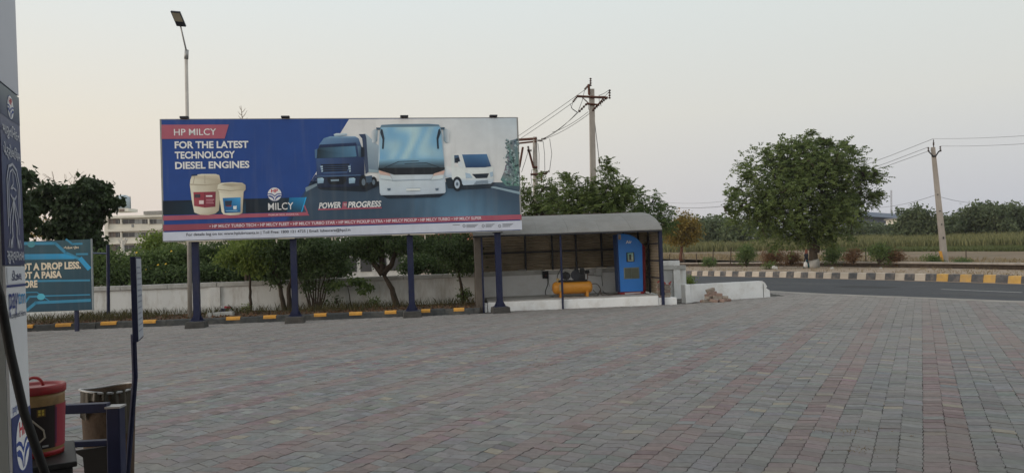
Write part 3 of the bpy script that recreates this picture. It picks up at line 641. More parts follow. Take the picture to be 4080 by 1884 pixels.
F.build('pail_print', board)
# --- lorry
F = Flat(bfn); P = lambda *a: [c5(*q) for q in a]
F.poly(P((520, 205), (560, 200), (668, 300), (670, 530), (585, 525), (560, 300)), [D(150, 166, 176), D(160, 176, 186), D(140, 156, 168), D(110, 128, 142), D(96, 114, 130), D(140, 158, 170)], 5)
F.poly(P((500, 205), (555, 202), (565, 235), (585, 525), (560, 540), (530, 240)), D(44, 60, 86), 6)
F.poly(P((150, 655), (540, 640), (670, 600), (672, 640), (560, 690), (180, 672)), D(22, 32, 44), 5)
cab = ((205, 238), (260, 222), (470, 222), (500, 240), (525, 310), (545, 330), (552, 560), (520, 600), (512, 640), (440, 650), (160, 655), (148, 600), (143, 420), (160, 330), (166, 290))
F.poly(P(*cab), [D(96, 128, 158), D(120, 154, 182), D(120, 152, 180), D(80, 108, 140), D(44, 62, 96), D(36, 52, 86), D(26, 38, 64), D(20, 30, 48), D(18, 28, 44), D(22, 34, 56), D(24, 36, 60), D(34, 52, 86), D(54, 78, 120), D(70, 98, 138), D(84, 116, 152)], 7)
F.poly(P((288, 205), (310, 196), (400, 196), (402, 214), (340, 226), (296, 222)), [D(180, 196, 206), D(196, 210, 218), D(176, 192, 204), D(120, 142, 160), D(90, 112, 134), D(120, 142, 160)], 8)
F.poly(P((170, 292), (478, 276), (486, 302), (160, 322)), [D(30, 46, 78), D(34, 50, 84), D(26, 40, 70), D(24, 38, 66)], 8)
F.poly(P((150, 336), (160, 320), (470, 304), (484, 390), (470, 398), (146, 408)), [D(24, 36, 44), D(40, 60, 72), D(78, 118, 146), D(72, 112, 142), D(44, 70, 92), D(28, 42, 52)], 9)
F.poly(P((490, 304), (525, 304), (528, 400), (500, 394)), [D(90, 116, 138), D(60, 82, 104), D(30, 42, 56), D(60, 84, 108)], 9)
F.poly(P((128, 335), (150, 326), (150, 404), (132, 408)), D(70, 100, 132), 9); F.poly(P((520, 310), (548, 318), (550, 394), (522, 398)), D(20, 30, 44), 10)
F.poly(P((166, 470), (440, 456), (404, 530), (205, 534)), D(58, 84, 122), 9)
for k in range(4):
    y = 466 + k * 17; F.line(P((188 + k * 5, y), (420 - k * 6, y - 6)), .05, D(18, 28, 44), 10)
for x in (185, 420):
    for k in range(3): F.poly(P((x - 10 + k * 5, 474 + k * 19), (x + 12 + k * 2, 470 + k * 19), (x + 14, 484 + k * 19), (x - 4 + k * 3, 486 + k * 19)), D(150, 172, 190), 11)
F.poly(P((148, 562), (470, 548), (520, 556), (514, 640), (160, 652)), D(24, 36, 58), 9); F.line(P((150, 562), (515, 550)), .03, D(70, 96, 130), 10)
for x, y in ((152, 572), (418, 572)): F.poly(P((x, y + 4), (x + 40, y), (x + 56, y + 8), (x + 52, y + 46), (x + 2, y + 50)), [D(140, 170, 190), D(180, 204, 216), D(150, 178, 196), D(110, 138, 160), D(120, 146, 168)], 11)
F.poly(P((235, 570), (390, 562), (400, 600), (370, 628), (260, 630), (240, 606)), D(14, 22, 32), 10); F.poly(P((265, 588), (335, 585), (335, 600), (268, 603)), D(120, 140, 156), 11)
for x, r in ((543, 46), (628, 36)): F.circle(c5(x, 610), r / 2.1244 * .0066, r / 2.1244 * .0105, D(16, 22, 30), 11); F.circle(c5(x, 610), r * .0013, r * .0024, D(90, 104, 116), 12)
F.poly(P((585, 498), (666, 510), (666, 528), (586, 526)), D(130, 150, 160), 11); F.poly(P((560, 560), (615, 552), (612, 610), (566, 616)), D(56, 76, 96), 12)
F.build('lorry_print', board)
# --- coach
F = Flat(bfn)
F.poly(P((690, 715), (1228, 705), (1180, 735), (740, 745)), D(24, 34, 46), 8)
bus = ((682, 145), (696, 126), (800, 120), (1080, 118), (1170, 124), (1186, 140), (1206, 220), (1222, 470), (1232, 690), (1222, 704), (960, 716), (690, 720), (680, 700), (668, 500), (668, 320))
F.poly(P(*bus), [D(120, 148, 166)] * 5 + [D(130, 158, 176)] * 2 + [D(176, 190, 202), D(170, 182, 194), D(150, 164, 178), D(180, 190, 200), D(160, 172, 184), D(176, 188, 198), D(190, 200, 208), D(150, 172, 188)], 9)
F.poly(P((690, 128), (800, 121), (1080, 119), (1176, 126), (1180, 140), (686, 146)), [D(84, 112, 130), D(110, 140, 158), D(110, 140, 158), D(84, 112, 130), D(96, 122, 140), D(96, 122, 140)], 10)
def glass(u, v):
    w = .5 + .5 * math.sin(u * 17 + 2.2 * math.sin(v * 5 + u * 7)); e = cmix(D(122, 168, 196), D(176, 208, 222), w * .8); return cmix(e, D(104, 150, 182), min(1, abs(u - .5) * 1.4 + max(0, v - .8)))
F.grid(lerp2(c5(690, 148), c5(1182, 144), c5(1220, 440), c5(676, 455)), 24, 14, glass, 11)
F.grid(lerp2(c5(676, 420), c5(1218, 405), c5(1222, 492), c5(668, 496)), 20, 4, lambda u, v: cmix(D(120, 164, 190), D(62, 80, 92), min(1, v * 1.5)), 12)
F.poly(P((668, 490), (1224, 486), (1224, 506), (1130, 544), (800, 548), (668, 508)), D(26, 32, 38), 13)
F.line(P((720, 488), (840, 436), (1005, 432)), .02, D(30, 40, 48), 14); F.line(P((890, 455), (1070, 448), (1180, 486)), .02, D(34, 44, 52), 14)
for sg, x in ((1, 672), (-1, 1224)):
    F.poly(P((x, 512), (x + sg * 90, 538), (x + sg * 120, 596), (x + sg * 16, 584)), [D(196, 150, 130), D(190, 160, 146), D(150, 166, 178), D(160, 178, 190)], 14)
    F.poly(P((x + sg * 6, 548), (x + sg * 96, 560), (x + sg * 114, 592), (x + sg * 16, 580)), D(186, 198, 208), 15)
    xx = 690 if sg > 0 else 1184
    F.poly(P((xx, 160), (xx + sg * 12, 168), (xx + sg * 28, 240), (xx + sg * 22, 330), (xx + sg * 8, 330), (xx + sg * 12, 250), (xx - sg * 8, 190)), D(30, 44, 58), 14)
    xm = 650 if sg > 0 else 1224
    F.poly(P((xm - sg * 2, 148), (xm + sg * 36, 150), (xm + sg * 30, 168), (xm + sg * 2, 168)), D(50, 74, 92), 12)
    F.poly(P((xm - sg * 42, 180), (xm - sg * 10, 160), (xm + sg * 12, 172), (xm + sg * 6, 262), (xm - sg * 12, 282), (xm - sg * 36, 274)), [D(190, 194, 196), D(160, 174, 182), D(120, 142, 156), D(100, 124, 140), D(110, 132, 148), D(186, 192, 196)], 8)
F.line(P((784, 596), (1120, 586)), .02, D(130, 146, 160), 14)
F.poly(P((902, 662), (1020, 659), (1020, 682), (902, 685)), D(196, 204, 212), 14); F.line(P((902, 685), (1020, 682)), .012, D(120, 134, 146), 15); F.line(P((902, 662), (1020, 659)), .012, D(130, 144, 156), 15)
for x in (742, 1144): F.poly(P((x, 662), (x + 30, 660), (x + 26, 680), (x + 6, 682)), D(90, 106, 120), 14)
F.build('coach_print', board)
# --- pickup
F = Flat(bfn); W1, W2, W3 = D(214, 220, 222), D(196, 206, 214), D(166, 182, 196)
F.poly(P((1230, 580), (1300, 560), (1640, 620), (1600, 660), (1380, 672), (1250, 660)), D(30, 42, 54), 5)
F.poly(P((1228, 478), (1272, 476), (1290, 500), (1292, 572), (1228, 566)), [W2, W2, W1, W3, W3], 6)
pk = ((1282, 380), (1300, 372), (1370, 374), (1480, 371), (1576, 372), (1592, 392), (1612, 480), (1628, 490), (1632, 560), (1630, 604), (1610, 622), (1380, 636), (1352, 600), (1330, 570), (1300, 600), (1284, 580), (1280, 470))
F.poly(P(*pk), [W2, W1, W1, W1, W2, W2, W2, W2, W2, W3, W3, W3, W3, W2, W3, W2, W2], 7)
F.poly(P((1304, 380), (1346, 380), (1366, 432), (1372, 484), (1308, 480)), W1, 8); F.poly(P((1304, 384), (1340, 382), (1360, 450), (1306, 448)), D(60, 84, 110), 9); F.poly(P((1310, 410), (1340, 402), (1354, 448), (1312, 446)), D(24, 34, 46), 10)
F.poly(P((1370, 378), (1576, 374), (1612, 478), (1560, 486), (1400, 488)), [D(62, 100, 138), D(72, 112, 150), D(36, 66, 104), D(24, 48, 80), D(30, 56, 90)], 9)
F.poly(P((1335, 440), (1365, 434), (1376, 470), (1372, 490), (1340, 478)), D(190, 198, 206), 11)
F.poly(P((1452, 542), (1594, 536), (1578, 574), (1486, 578)), D(28, 38, 50), 10)
F.poly(P((1396, 530), (1436, 540), (1456, 574), (1402, 576)), D(150, 172, 190), 10); F.poly(P((1600, 528), (1626, 522), (1628, 560), (1606, 568)), D(150, 172, 190), 10)
for k in range(3): F.line(P((1486 - k * 8, 604 + k * 10), (1584, 596 + k * 10)), .02, D(96, 112, 128), 10)
F.circle(c5(1330, 625), .155, .24, D(24, 32, 42), 10); F.circle(c5(1328, 626), .09, .145, D(160, 174, 188), 11); F.circle(c5(1328, 626), .04, .06, D(80, 96, 112), 12)
F.build('pickup_print', board)
# --- posts, footings, lamps, loose flex
M_foot = mat('footing_concrete', (0.06, 0.058, 0.055), 0.95, 0.35, 4, 0.6, 20, dirt=(0.15, 0.13, 0.11), dirt_amt=0.4)
post_px = ((775, 1308), (1168, 1292), (1645, 1266), (2000, 1248))
for px, py in post_px:
    s, t = BF.st(G(px, py)); t = 0.0
    q = BF; hw = .3
    f = MB(); f.hexa([q(s - hw, t, -.03), q(s + hw, t, -.03), q(s + hw, t + .6, -.03), q(s - hw, t + .6, -.03), q(s - hw * .93, t + .02, .2), q(s + hw * .93, t + .02, .2), q(s + hw * .93, t + .58, .2), q(s - hw * .93, t + .58, .2)])
    f.build('footing', M_foot, board, bevel=.02)
    p = MB().box(q, s - .095, s + .095, .29, .48, .2, BZ0 + .2).box(q, s - .2, s + .2, .18, .59, .2005, .22).build('post', M_navy, board)
    for sg in (-1, 1):
        g = MB(); g.prism([q(s + sg * .096, .375, .22), q(s + sg * .2, .375, .22), q(s + sg * .096, .375, .42)], q.n * .012); g.build('gusset', M_navy, p)
    MB().box(q, s - .16, s + .16, .25, .52, BZ0 - .06, BZ0 - .036).build('bearing_plate', M_steel, p)
    MB().box(q, s - .05, s + .05, .3, .4, BZ0 + .2, BZ1 - .1).build('upright', M_steel, board)
for px in (733, 1142, 1617, 1969):
    s = bp(px, 476)[0]
    l = MB().box(BF, s - .13, s + .13, .05, .2, BZ1 + .035, BZ1 + .1).build('flood_lamp', M_steel, board, bevel=.01)
    MB().box(BF, s - .1, s + .1, .1, .16, BZ1 + .02, BZ1 + .034).build('bracket', M_rust, l)
M_flex = mat('torn_flex', (0.55, 0.5, 0.42), 0.7, 0.2, 6)
for px, ln in ((1108, .14), (1222, .05), (1330, .12), (1342, .11), (1606, .05), (1698, .18), (712, .04)):
    s = bp(px, 950)[0]
    MB().prism([BF(s - .03, .16, BZ0 - .034), BF(s + .04, .16, BZ0 - .034), BF(s + .015, .15, BZ0 - .04 - ln), BF(s - .005, .17, BZ0 - .04 - ln * .8)], BF.n * .003).build('torn_strip', M_flex, board)
for px, w in ((820, 1.1), (1150, .5), (1600, .5), (1690, .8)):
    s = bp(px, 950)[0]; MB().box(BF, s - w / 2, s + w / 2, .115, .118, BZ0 - .05, BZ0 - .02).build('flex_hem', M_flex, board)

# ------------------------------------------------------------------ street lamp behind the billboard
lb = at(757, 1252, 26.2); lb[2] = BZ
lamp = thing('street_lamp', 'tall pale street lamp post with square floodlight head rising behind the billboard', 'street lamp', lb)
M_lpost = mat('pale_post_paint', (0.5, 0.47, 0.43), 0.6, 0.15, 3, dirt=(0.25, 0.2, 0.16), dirt_amt=0.4)
j1 = at(744, 200, 26.2); j2 = at(742, 232, 26.2)
MB().tube([lb, lb + (j1 - lb) * .5, j2], [.075, .062, .055], 12).build('post', M_lpost, lamp, True)
MB().tube([j2 - (j1 - lb) * .004, j1], [.07, .066], 12).build('sleeve', M_galv, lamp, True)
arm_e = at(717, 96, 25.6); MB().tube([j1 + V(0, 0, -.1), at(738, 185, 26.1), arm_e], [.03, .03, .028], 8).build('arm', M_galv, lamp, True)
h0 = at(711, 76, 25.5)
ax, ay = V(.24, .05, -.015), V(-.03, -.16, .2)
hd = MB(); nn = np.cross(ax, ay); nn = nn / np.linalg.norm(nn) * .05
hd.hexa([h0 - ax * .6 - ay - nn, h0 + ax * .6 - ay - nn, h0 + ax * .6 + ay - nn, h0 - ax * .6 + ay - nn, h0 - ax * .6 - ay + nn, h0 + ax * .6 - ay + nn, h0 + ax * .6 + ay + nn, h0 - ax * .6 + ay + nn])
hdo = hd.build('lamp_head', M_steel, lamp, bevel=.01)
c_ = h0 - ay * 0 ; g = MB(); k = .86
for sg in (1,):
    off = nn * 1.06 * (1 if (nn @ (CC - h0)) > 0 else -1)
    g.quad(h0 - ax * .52 - ay * .3 + off, h0 + ax * .52 - ay * .3 + off, h0 + ax * .52 + ay * k + off, h0 - ax * .52 + ay * k + off)
g.build('lens', mat('lamp_lens', (0.3, 0.27, 0.2), 0.3), hdo)

# ------------------------------------------------------------------ teal sign board at the left, with its frame
tb = at(300, 1322, 24.2); TF = Frame(G(300, 1320), math.radians(3))
sign = thing('teal_sign_board', 'teal sign board with pale lettering about drops and paisa on a navy post', 'sign board', TF(0, .1, 0))
q0 = on_plane(TF, 0, 363, 953); q1 = on_plane(TF, 0, 366, 1234); TS1 = (q0[0] + q1[0]) / 2; TZ1, TZ0 = q0[1], q1[1]; TS0 = TS1 - 3.6
MB().box(TF, TS0, TS1, 0, .06, TZ0, TZ1).build('panel', mat('board_back', (0.2, 0.2, 0.2)), sign)
MB().box(TF, TS1 + .001, TS1 + .025, -.01, .07, TZ0 - .02, TZ1 + .02).build('edge_strip', mat('edge_white', (0.3, 0.33, 0.34), .5), sign)
F = Flat(lambda x, y, l: TF(x, -.001 - .002 * l, y))
HT = homog([(167, 955), (363, 953), (366, 1234), (182, 1240)], [on_plane(TF, 0, 167, 955), (TS1, TZ1), (TS1, TZ0), on_plane(TF, 0, 182, 1240)])
def tp(px, py): q = HT @ np.array([px, py, 1.0]); return (q[0] / q[2], q[1] / q[2])
def c2(x, y): return tp(x / 1.8306, 650 + y / 1.8308)
tA, tB, tC = D(34, 64, 76), D(46, 74, 82), D(28, 54, 70)
F.grid(lambda u, v: (TS0 + (TS1 - TS0) * u, TZ1 + (TZ0 - TZ1) * v), 14, 10, lambda u, v: cmix(cmix(tA, tB, .5 + .5 * math.sin(u * 9 + v * 4)), tC, v * .8), 0)
LB, LB2 = D(40, 132, 176), D(48, 116, 146)
F.line([c2(-180, 590), c2(405, 585), c2(480, 655), c2(580, 700), c2(648, 760)], .09, LB2, 1); F.poly([c2(-200, 668), c2(470, 662), c2(560, 690), c2(540, 702), c2(-200, 712)], [tB, LB, LB, LB2, tB], 2)
F.line([c2(560, 665), c2(640, 664)], .06, LB2, 1); F.line([c2(485, 556), c2(530, 590), c2(600, 588)], .06, LB2, 1); F.line([c2(590, 700), c2(648, 768)], .14, LB, 2)
F.line([c2(-200, 868), c2(652, 856)], .06, LB2, 1); F.line([c2(170, 1040), c2(215, 975), c2(290, 972)], .06, LB2, 1); F.line([c2(170, 945), c2(270, 942), c2(360, 1005)], .03, LB2, 1)
F.line([c2(200, 1070), c2(262, 1018), c2(655, 1000)], .09, LB2, 2); F.line([c2(300, 970), c2(652, 960)], .04, LB2, 1)
F.circle(c2(300, 975), .12, .1, D(70, 150, 170), 2); F.circle(c2(228, 592), .12, .1, D(60, 120, 130), 2)
TX = D(190, 178, 158)
def tt(body, x1, yb, ytop, w): p1 = c2(x1, yb); p0 = (p1[0] - w, p1[1]); F.text(body, p0, p1, (0, c2(x1, ytop)[1] - p1[1]), TX, 4, .045)
ppx = c2(600, 765)[0] - c2(500, 765)[0]
tt('NOT A DROP LESS.', 592, 768, 718, ppx * 4.85); tt('NOT A PAISA', 452, 834, 786, ppx * 3.4); tt('MORE', 275, 905, 855, ppx * 1.35)
tt('\u0a9c\u0ac0-\u0aa1\u0ac0\u0a9d\u0ab2 \u0ab8\u0acd\u0a9f\u0ac7\u0ab6\u0aa8', 578, 622, 608, ppx * 1.1)
F.build('board_print', sign)
for s in (-.0, -2.3): MB().box(TF, s - .05, s + .05, .061, .16, -.02, TZ1 - .1).build('post', M_navy, sign)
# leaning frame post beside it
fp0 = G(432, 1268, BZ); fp1 = at(430, 975, fp0[1])
frm = thing('frame_post', 'slim dark navy post with a side arm behind the teal sign board', 'post', fp0)
MB().tube([fp0 - V(0, 0, .1), fp1], .065, 4).build('upright', M_navy, frm)
MB().tube([at(428, 1010, fp0[1]), at(352, 1008, fp0[1])], .03, 4).build('side_arm', mat('pale_navy', (0.06, 0.08, 0.14), .5), frm)
# ------------------------------------------------------------------ air-pump shelter
def c8(x, y): return (1860 + x / 2.479, 820 + y / 2.479)
def c44(x, y): return (2550 + x / 2.975, 940 + y / 2.975)
SL = SHF.st(G(2640, 1214))[0]
DP = -WF.st(SHF(SL / 2, 0, 0))[1]                       # front line to the wall face
EZ = 0.5 * (on_plane(SHF, -.1, 2636, 915)[1] + on_plane(SHF, -.1, 1930, 936)[1])
RZ = on_plane(SHF, DP * .88, 2558, 846)[1]
PZ = 0.5 * (on_plane(SHF, .06, 2625, 1170)[1] + on_plane(SHF, .06, 2080, 1204)[1])
shel = thing('air_pump_shelter', 'open-fronted shelter with curved grey roof sheltering the air pump and compressor', 'shelter', SHF(SL / 2, DP / 2, 0))
M_roof = mat('cement_sheet', (0.22, 0.218, 0.21), 0.85, 0.12, 2.5, 0.2, 30, dirt=(0.17, 0.16, 0.14), dirt_amt=0.55, dscale=1.1)
def roof_prof(k, n=14):
    a = math.pi / 2 * k / n; return (DP * .95 * (.6 * (1 - math.cos(a)) + .4 * k / n) - .12, EZ + (RZ - EZ) * (.72 * math.sin(a) + .28 * k / n))
ns = 6; r0, r1 = -.3, SL + .06
for i in range(ns):
    s0 = r0 + (r1 - r0) * i / ns; s1 = r0 + (r1 - r0) * (i + 1) / ns - .004; mb = MB(); n = 14; lift = .004 * (i % 2)
    prof = [roof_prof(k) for k in range(n + 1)]; prof.append((DP + .25, RZ - .02))
    vs = []
    for s in (s0, s1):
        for t, z in prof: vs.append(SHF(s, t, z + lift))
        for t, z in prof: vs.append(SHF(s, t + .006, z + lift - .022))
    m_ = len(prof); fs = []
    for k in range(m_ - 1):
        fs += [(k, 2 * m_ + k, 2 * m_ + k + 1, k + 1), (m_ + k, m_ + k + 1, 3 * m_ + k + 1, 3 * m_ + k), (k, k + 1, m_ + k + 1, m_ + k), (2 * m_ + k, 3 * m_ + k, 3 * m_ + k + 1, 2 * m_ + k + 1)]
    fs += [(0, m_, 3 * m_, 2 * m_), (m_ - 1, 3 * m_ - 1, 4 * m_ - 1, 2 * m_ - 1)]
    mb.add(vs, fs); o = mb.build('roof_sheet', M_roof, shel)
MB().box(SHF, r0, r1, -.115, -.07, EZ - .07, EZ - .025).build('eaves_beam', M_steel, shel)
M_backlift = mat('brightened_whitewash', (0.86, 0.87, 0.88), 0.9, 0.04, 1.5, 0.2, 25, dirt=(0.6, 0.58, 0.54), dirt_amt=0.5, dscale=1.5)  # paler than the wall's whitewash: interior light put into the colour
prof = [roof_prof(k) for k in range(15)]; vs = []
for s in (r0 + .03, r1 - .03):
    for t, z in prof: vs.append(SHF(s, t + .012, z - .035))
MB().add(vs, [(k, k + 1, 16 + k, 15 + k) for k in range(14)]).build('bounce_lining', mat('bounce_pale', (0.62, 0.62, 0.6), .8, .1, 2), shel)  # added unseen lining that reflects light into the shelter
MB().box(SHF, .0, SL - .02, DP - .012, DP - .003, PZ + .001, WTOP - .165).build('brightened_back', M_backlift, shel)  # added slab over the wall face, paled to brighten the interior
# debris along the ridge
mb = MB()
for _ in range(70):
    s = random.uniform(0, SL - .3); t = DP * .9 + random.uniform(-.1, .2); r = random.uniform(.015, .05); c = SHF(s, t, RZ + .004)
    mb.add([c + V(-r * 2, -r, 0), c + V(r * 2, -r * .6, 0), c + V(r, r, 0), c + V(random.uniform(-r, r), 0, r * 1.2)], [(0, 1, 3), (1, 2, 3), (2, 0, 3)])
o = mb.build('leaf_debris', M_bark, shel); o['kind'] = 'stuff'
M_platf = mat('whitewashed_plinth', (0.82, 0.83, 0.83), 0.9, 0.05, 1.5, 0.3, 25, dirt=(0.5, 0.46, 0.4), dirt_amt=0.55, dscale=1.7)
MB().box(SHF, .12, SL - .12, .05, DP - .02, -.03, PZ - .02).build('platform', M_platf, shel, bevel=.02)
MB().box(SHF, .14, SL - .13, .09, DP - .03, PZ - .019, PZ).build('platform_top', mat('pale_screed', (0.55, 0.53, 0.5), .9, .2, 3, .3, 30, dirt=(0.25, 0.22, 0.19), dirt_amt=.6), shel)
for px in (1925, 2240, 2640):
    s = on_plane(SHF, 0, px, 1150)[0]; w = .032 if px != 2640 else .05
    MB().box(SHF, s - w, s + w, -.04, .025, -.02, EZ - .03).build('front_post', M_navy, shel)
M_corr = mat('brown_corrugated_sheet', (0.3, 0.25, 0.18), 0.6, 0.25, 1.5, dirt=(0.17, 0.14, 0.1), dirt_amt=0.6, metal=.1)
def corrugated(f, u0, u1, z0, z1, name, amp=.02, pitch=.1):
    """f(u, off, z)"""
    n = int((z1 - z0) / pitch * 6); vs = []; fs = []
    for k in range(n + 1):
        z = z0 + (z1 - z0) * k / n; o_ = amp * math.sin(2 * math.pi * z / pitch); vs += [f(u0, o_, z), f(u1, o_, z)]
    fs = [(2 * k, 2 * k + 1, 2 * k + 3, 2 * k + 2) for k in range(n)]
    o = MB().add(vs, fs).build(name, M_corr, shel, True); return o
fpx = [1926, 2093, 2200, 2295, 2397, 2486, 2568]
fs_ = [on_plane(SHF, DP + .1, x, 1000)[0] for x in fpx]; fs_[0] = -.02; fs_[-1] = SL
for a_, b_ in zip(fs_[:-1], fs_[1:]):
    corrugated(lambda u, o_, z: SHF(u, DP + .16 + o_, z), a_ + .01, b_ - .01, WTOP + .01, RZ - .03, 'back_sheet')
for s in fs_[1:]:
    MB().box(SHF, s - .035, s + .035, DP + .07, DP + .14, WTOP + .002, RZ - .03).build('back_post', M_steel, shel)
zr = on_plane(SHF, DP + .1, 2150, 1003)[1]
MB().box(SHF, 0, SL, DP + .05, DP + .068, zr - .03, zr + .03).build('back_rail', M_steel, shel)
for k, (u0, u1) in enumerate(((.12, DP * .499), (DP * .501, DP + .14))):
    ztop = EZ - .01 if k == 0 else EZ + (RZ - EZ) * .82
    corrugated(lambda u, o_, z: SHF(SL + .02 + o_, u, z), u0, u1, PZ + .02, ztop, 'end_sheet')
for t in (.06, DP * .49, DP - .05): MB().box(SHF, SL - .06, SL - .01, t - .03, t + .03, PZ, EZ + (0 if t < 1 else .2)).build('end_post', M_steel, shel)
for z in (.9, 1.5, 2.1): MB().box(SHF, SL - .045, SL - .012, .1, DP - .1, z, z + .04).build('end_rail', M_steel, shel)
MB().box(SHF, -.26, -.05, .0, DP, -.05, EZ - .04).build('end_wall', mat('brown_render', (0.14, 0.12, 0.1), .9, .25, 2, .4, 20, dirt=(0.07, 0.06, 0.05), dirt_amt=.6), shel)
o = MB().box(SHF, -.04, .1, .02, .3, -.03, .3).build('corner_block', M_platf, shel, bevel=.02)
MB().box(SHF, SL - .11, SL + .52, .06, .7, -.03, PZ - .1).build('side_plinth', M_platf, shel, bevel=.015)
# loose blocks on the coping inside
for k, (x, y, w) in enumerate(((545, 590, .3), (930, 560, .13), (985, 558, .13), (1310, 548, .3), (1395, 545, .12), (1430, 545, .12))):
    s = on_plane(SHF, DP + .05, *c8(x, y))[0]
    o = MB().box(SHF, s - w / 2, s + w / 2, DP - .06, DP + .04, WTOP + .009, WTOP + .009 + .06).build('loose_block', M_conc, None, bevel=.008)
    tag(o, ('grey block on the coping inside the shelter, leftmost one', 'small block on the coping above the left compressor end', 'small block on the coping above the compressor motor', 'grey block on the coping left of the blue air machine', 'small block on the coping, second from the blue air machine', 'small block on the coping nearest the blue air machine')[k], 'block', 'blocks on the shelter coping')
# ---- air machine
t_k = 1.35
def k8(x, y, t=t_k): return on_plane(SHF, t, *c8(x, y))
kio = thing('air_machine', 'tall bright blue air machine with curved top and red side under the shelter', 'air machine', SHF(k8(1630, 850)[0], t_k, PZ))
outl = [(1520, 850), (1490, 280), (1545, 275), (1600, 284), (1655, 306), (1700, 340), (1732, 382), (1742, 842)]
M_kblue = mat('blue_powder_coat', (0.03, 0.21, 0.66), 0.4, 0.06, 2, spec=.5); M_kdark = mat('dark_blue_side', (0.02, 0.05, 0.15), .45, .1, 3); M_kred = mat('red_paint', (0.25, 0.02, 0.03), 0.5, 0.15, 3)
pts = [k8(*p) for p in outl]
MB().prism([SHF(s, t_k, z) for s, z in pts], SHF.n * .06).build('front_panel', M_kblue, kio, bevel=.008)
MB().prism([SHF(s - .05, t_k + .061, z - .004) for s, z in pts], SHF.n * .62).build('body', M_kdark, kio)
rp = [k8(*p) for p in ((1700, 855), (1700, 375), (1745, 372), (1772, 410), (1775, 860))]
MB().prism([SHF(s, t_k + .14, z) for s, z in rp], SHF.n * .45).build('side_panel', M_kred, kio)
s0 = k8(1518, 870)[0]; s1 = k8(1750, 860)[0]
MB().box(SHF, s0, s1, t_k + .01, t_k + .55, PZ + .001, k8(1630, 849)[1]).build('base', M_kred, kio)
F = Flat(lambda x, y, l: SHF(x, t_k - .002 - .002 * l, y))
F.text('Air', k8(1570, 372), k8(1630, 368), (0, k8(1570, 340)[1] - k8(1570, 370)[1]), (.75, .76, .78), 1, .03)
F.poly([k8(1494, 285), k8(1520, 283), k8(1522, 332), k8(1496, 334)], (.45, .33, .2), 1); F.text('AIR', k8(1498, 330), k8(1518, 329), (0, .06), (.15, .1, .05), 2, 0)
F.poly([k8(1560, 858), k8(1720, 850), k8(1715, 862), k8(1562, 874)], (.55, .5, .5), 1)
F.build('lettering', kio)['kind'] = 'stuff'
def slab(x0, y0, x1, y1, d, m, name, par, off=0.0):
    a_, b_ = k8(x0, y1), k8(x1, y0); return MB().box(SHF, a_[0], b_[0], t_k - d - off, t_k - .001 - off, a_[1], b_[1]).build(name, m, par, bevel=.004)
sc_ = slab(1578, 458, 1650, 554, .03, M_black, 'display', kio)
F = Flat(lambda x, y, l: SHF(x, t_k - .031 - .002 * l, y))
F.poly([k8(1584, 466), k8(1642, 464), k8(1644, 546), k8(1588, 548)], [(.1, .35, .33), (.3, .5, .45), (.4, .45, .36), (.3, .32, .26)], 1); F.poly([k8(1600, 480), k8(1622, 478), k8(1624, 535), k8(1603, 536)], (.03, .05, .05), 2); F.circle(k8(1630, 515), .018, .03, (.7, .7, .65), 2)
F.build('screen', sc_)
gv = slab(1553, 605, 1700, 722, .02, mat('grey_frame', (0.2, 0.23, 0.2), .5), 'hose_hatch', kio)
for x0, x1 in ((1563, 1622), (1630, 1692)): slab(x0, 614, x1, 714, .014, mat('hatch_glass', (0.1, 0.115, 0.085), .25), 'pane', gv, .021)
# ---- compressor
t_c = 1.15
def q8(x, y, t=t_c): return on_plane(SHF, t, *c8(x, y))
cb_ = q8(1040, 905)
comp = thing('air_compressor', 'yellow air compressor tank with black motor and pump on top', 'compressor', SHF(cb_[0], t_c, PZ))
ts0, tz = q8(842, 805); ts1, _ = q8(1240, 795); tr = (q8(1000, 742)[1] - q8(1000, 868)[1]) / 2; tz = (q8(1040, 742)[1] + q8(1040, 868)[1]) / 2
M_cy = mat('ochre_enamel', (0.62, 0.26, 0.025), 0.45, 0.12, 3, dirt=(0.3, 0.15, 0.05), dirt_amt=.5, dscale=3, spec=.5)
prof = [(0, .02), (.015, .5), (.05, .8), (.11, .95), (.17, 1)]; L_ = ts1 - ts0
P_ = [(ts0 + a_, tr * b_) for a_, b_ in prof] + [(ts1 - a_, tr * b_) for a_, b_ in reversed(prof)]
tk = MB().tube([SHF(s, t_c, tz) for s, _ in P_], [r for _, r in P_], 28).build('tank', M_cy, comp, True)
for x in (925, 1182):
    s = q8(x, 850)[0]
    for t in (t_c - tr * .75, t_c + tr * .75):
        MB().box(SHF, s - .045, s + .045, t - .04, t + .04, PZ + .001, tz - tr * .62).build('leg', M_cy, comp, bevel=.005)
MB().box(SHF, q8(905, 800)[0], q8(940, 800)[0], t_c - tr - .03, t_c - tr + .06, tz - .1, tz + .13).build('data_plate', mat('plate_tan', (0.42, 0.3, 0.14), .5), comp)
sA, sB = q8(900, 745)[0], q8(1185, 742)[0]
MB().box(SHF, sA, sB, t_c - .16, t_c + .2, tz + tr * .93, tz + tr + .045).build('saddle', M_black, comp)
zt = tz + tr + .045; mz = zt + .15; ms = q8(985, 690)[0]
mo = MB().tube([SHF(ms - .02, t_c - .17, mz), SHF(ms - .02, t_c + .2, mz)], .135, 24).build('motor', M_black, comp, True)
for k in range(12):
    a_ = k * math.pi / 6; p = SHF(ms - .02 + .137 * math.cos(a_), t_c - .1, mz + .137 * math.sin(a_)); MB().tube([p, p + SHF.n * .25], .012, 4).build('cooling_fin', M_black, mo)
MB().box(SHF, ms + .12, ms + .2, t_c - .16, t_c - .12, zt, zt + .28).build('terminal_guard', M_galv, comp)
MB().tube([SHF(ms + .02, t_c - .2, mz), SHF(ms + .02, t_c - .17, mz)], .06, 16).build('motor_pulley', M_steel, comp, True)
ps = q8(1110, 690)[0]
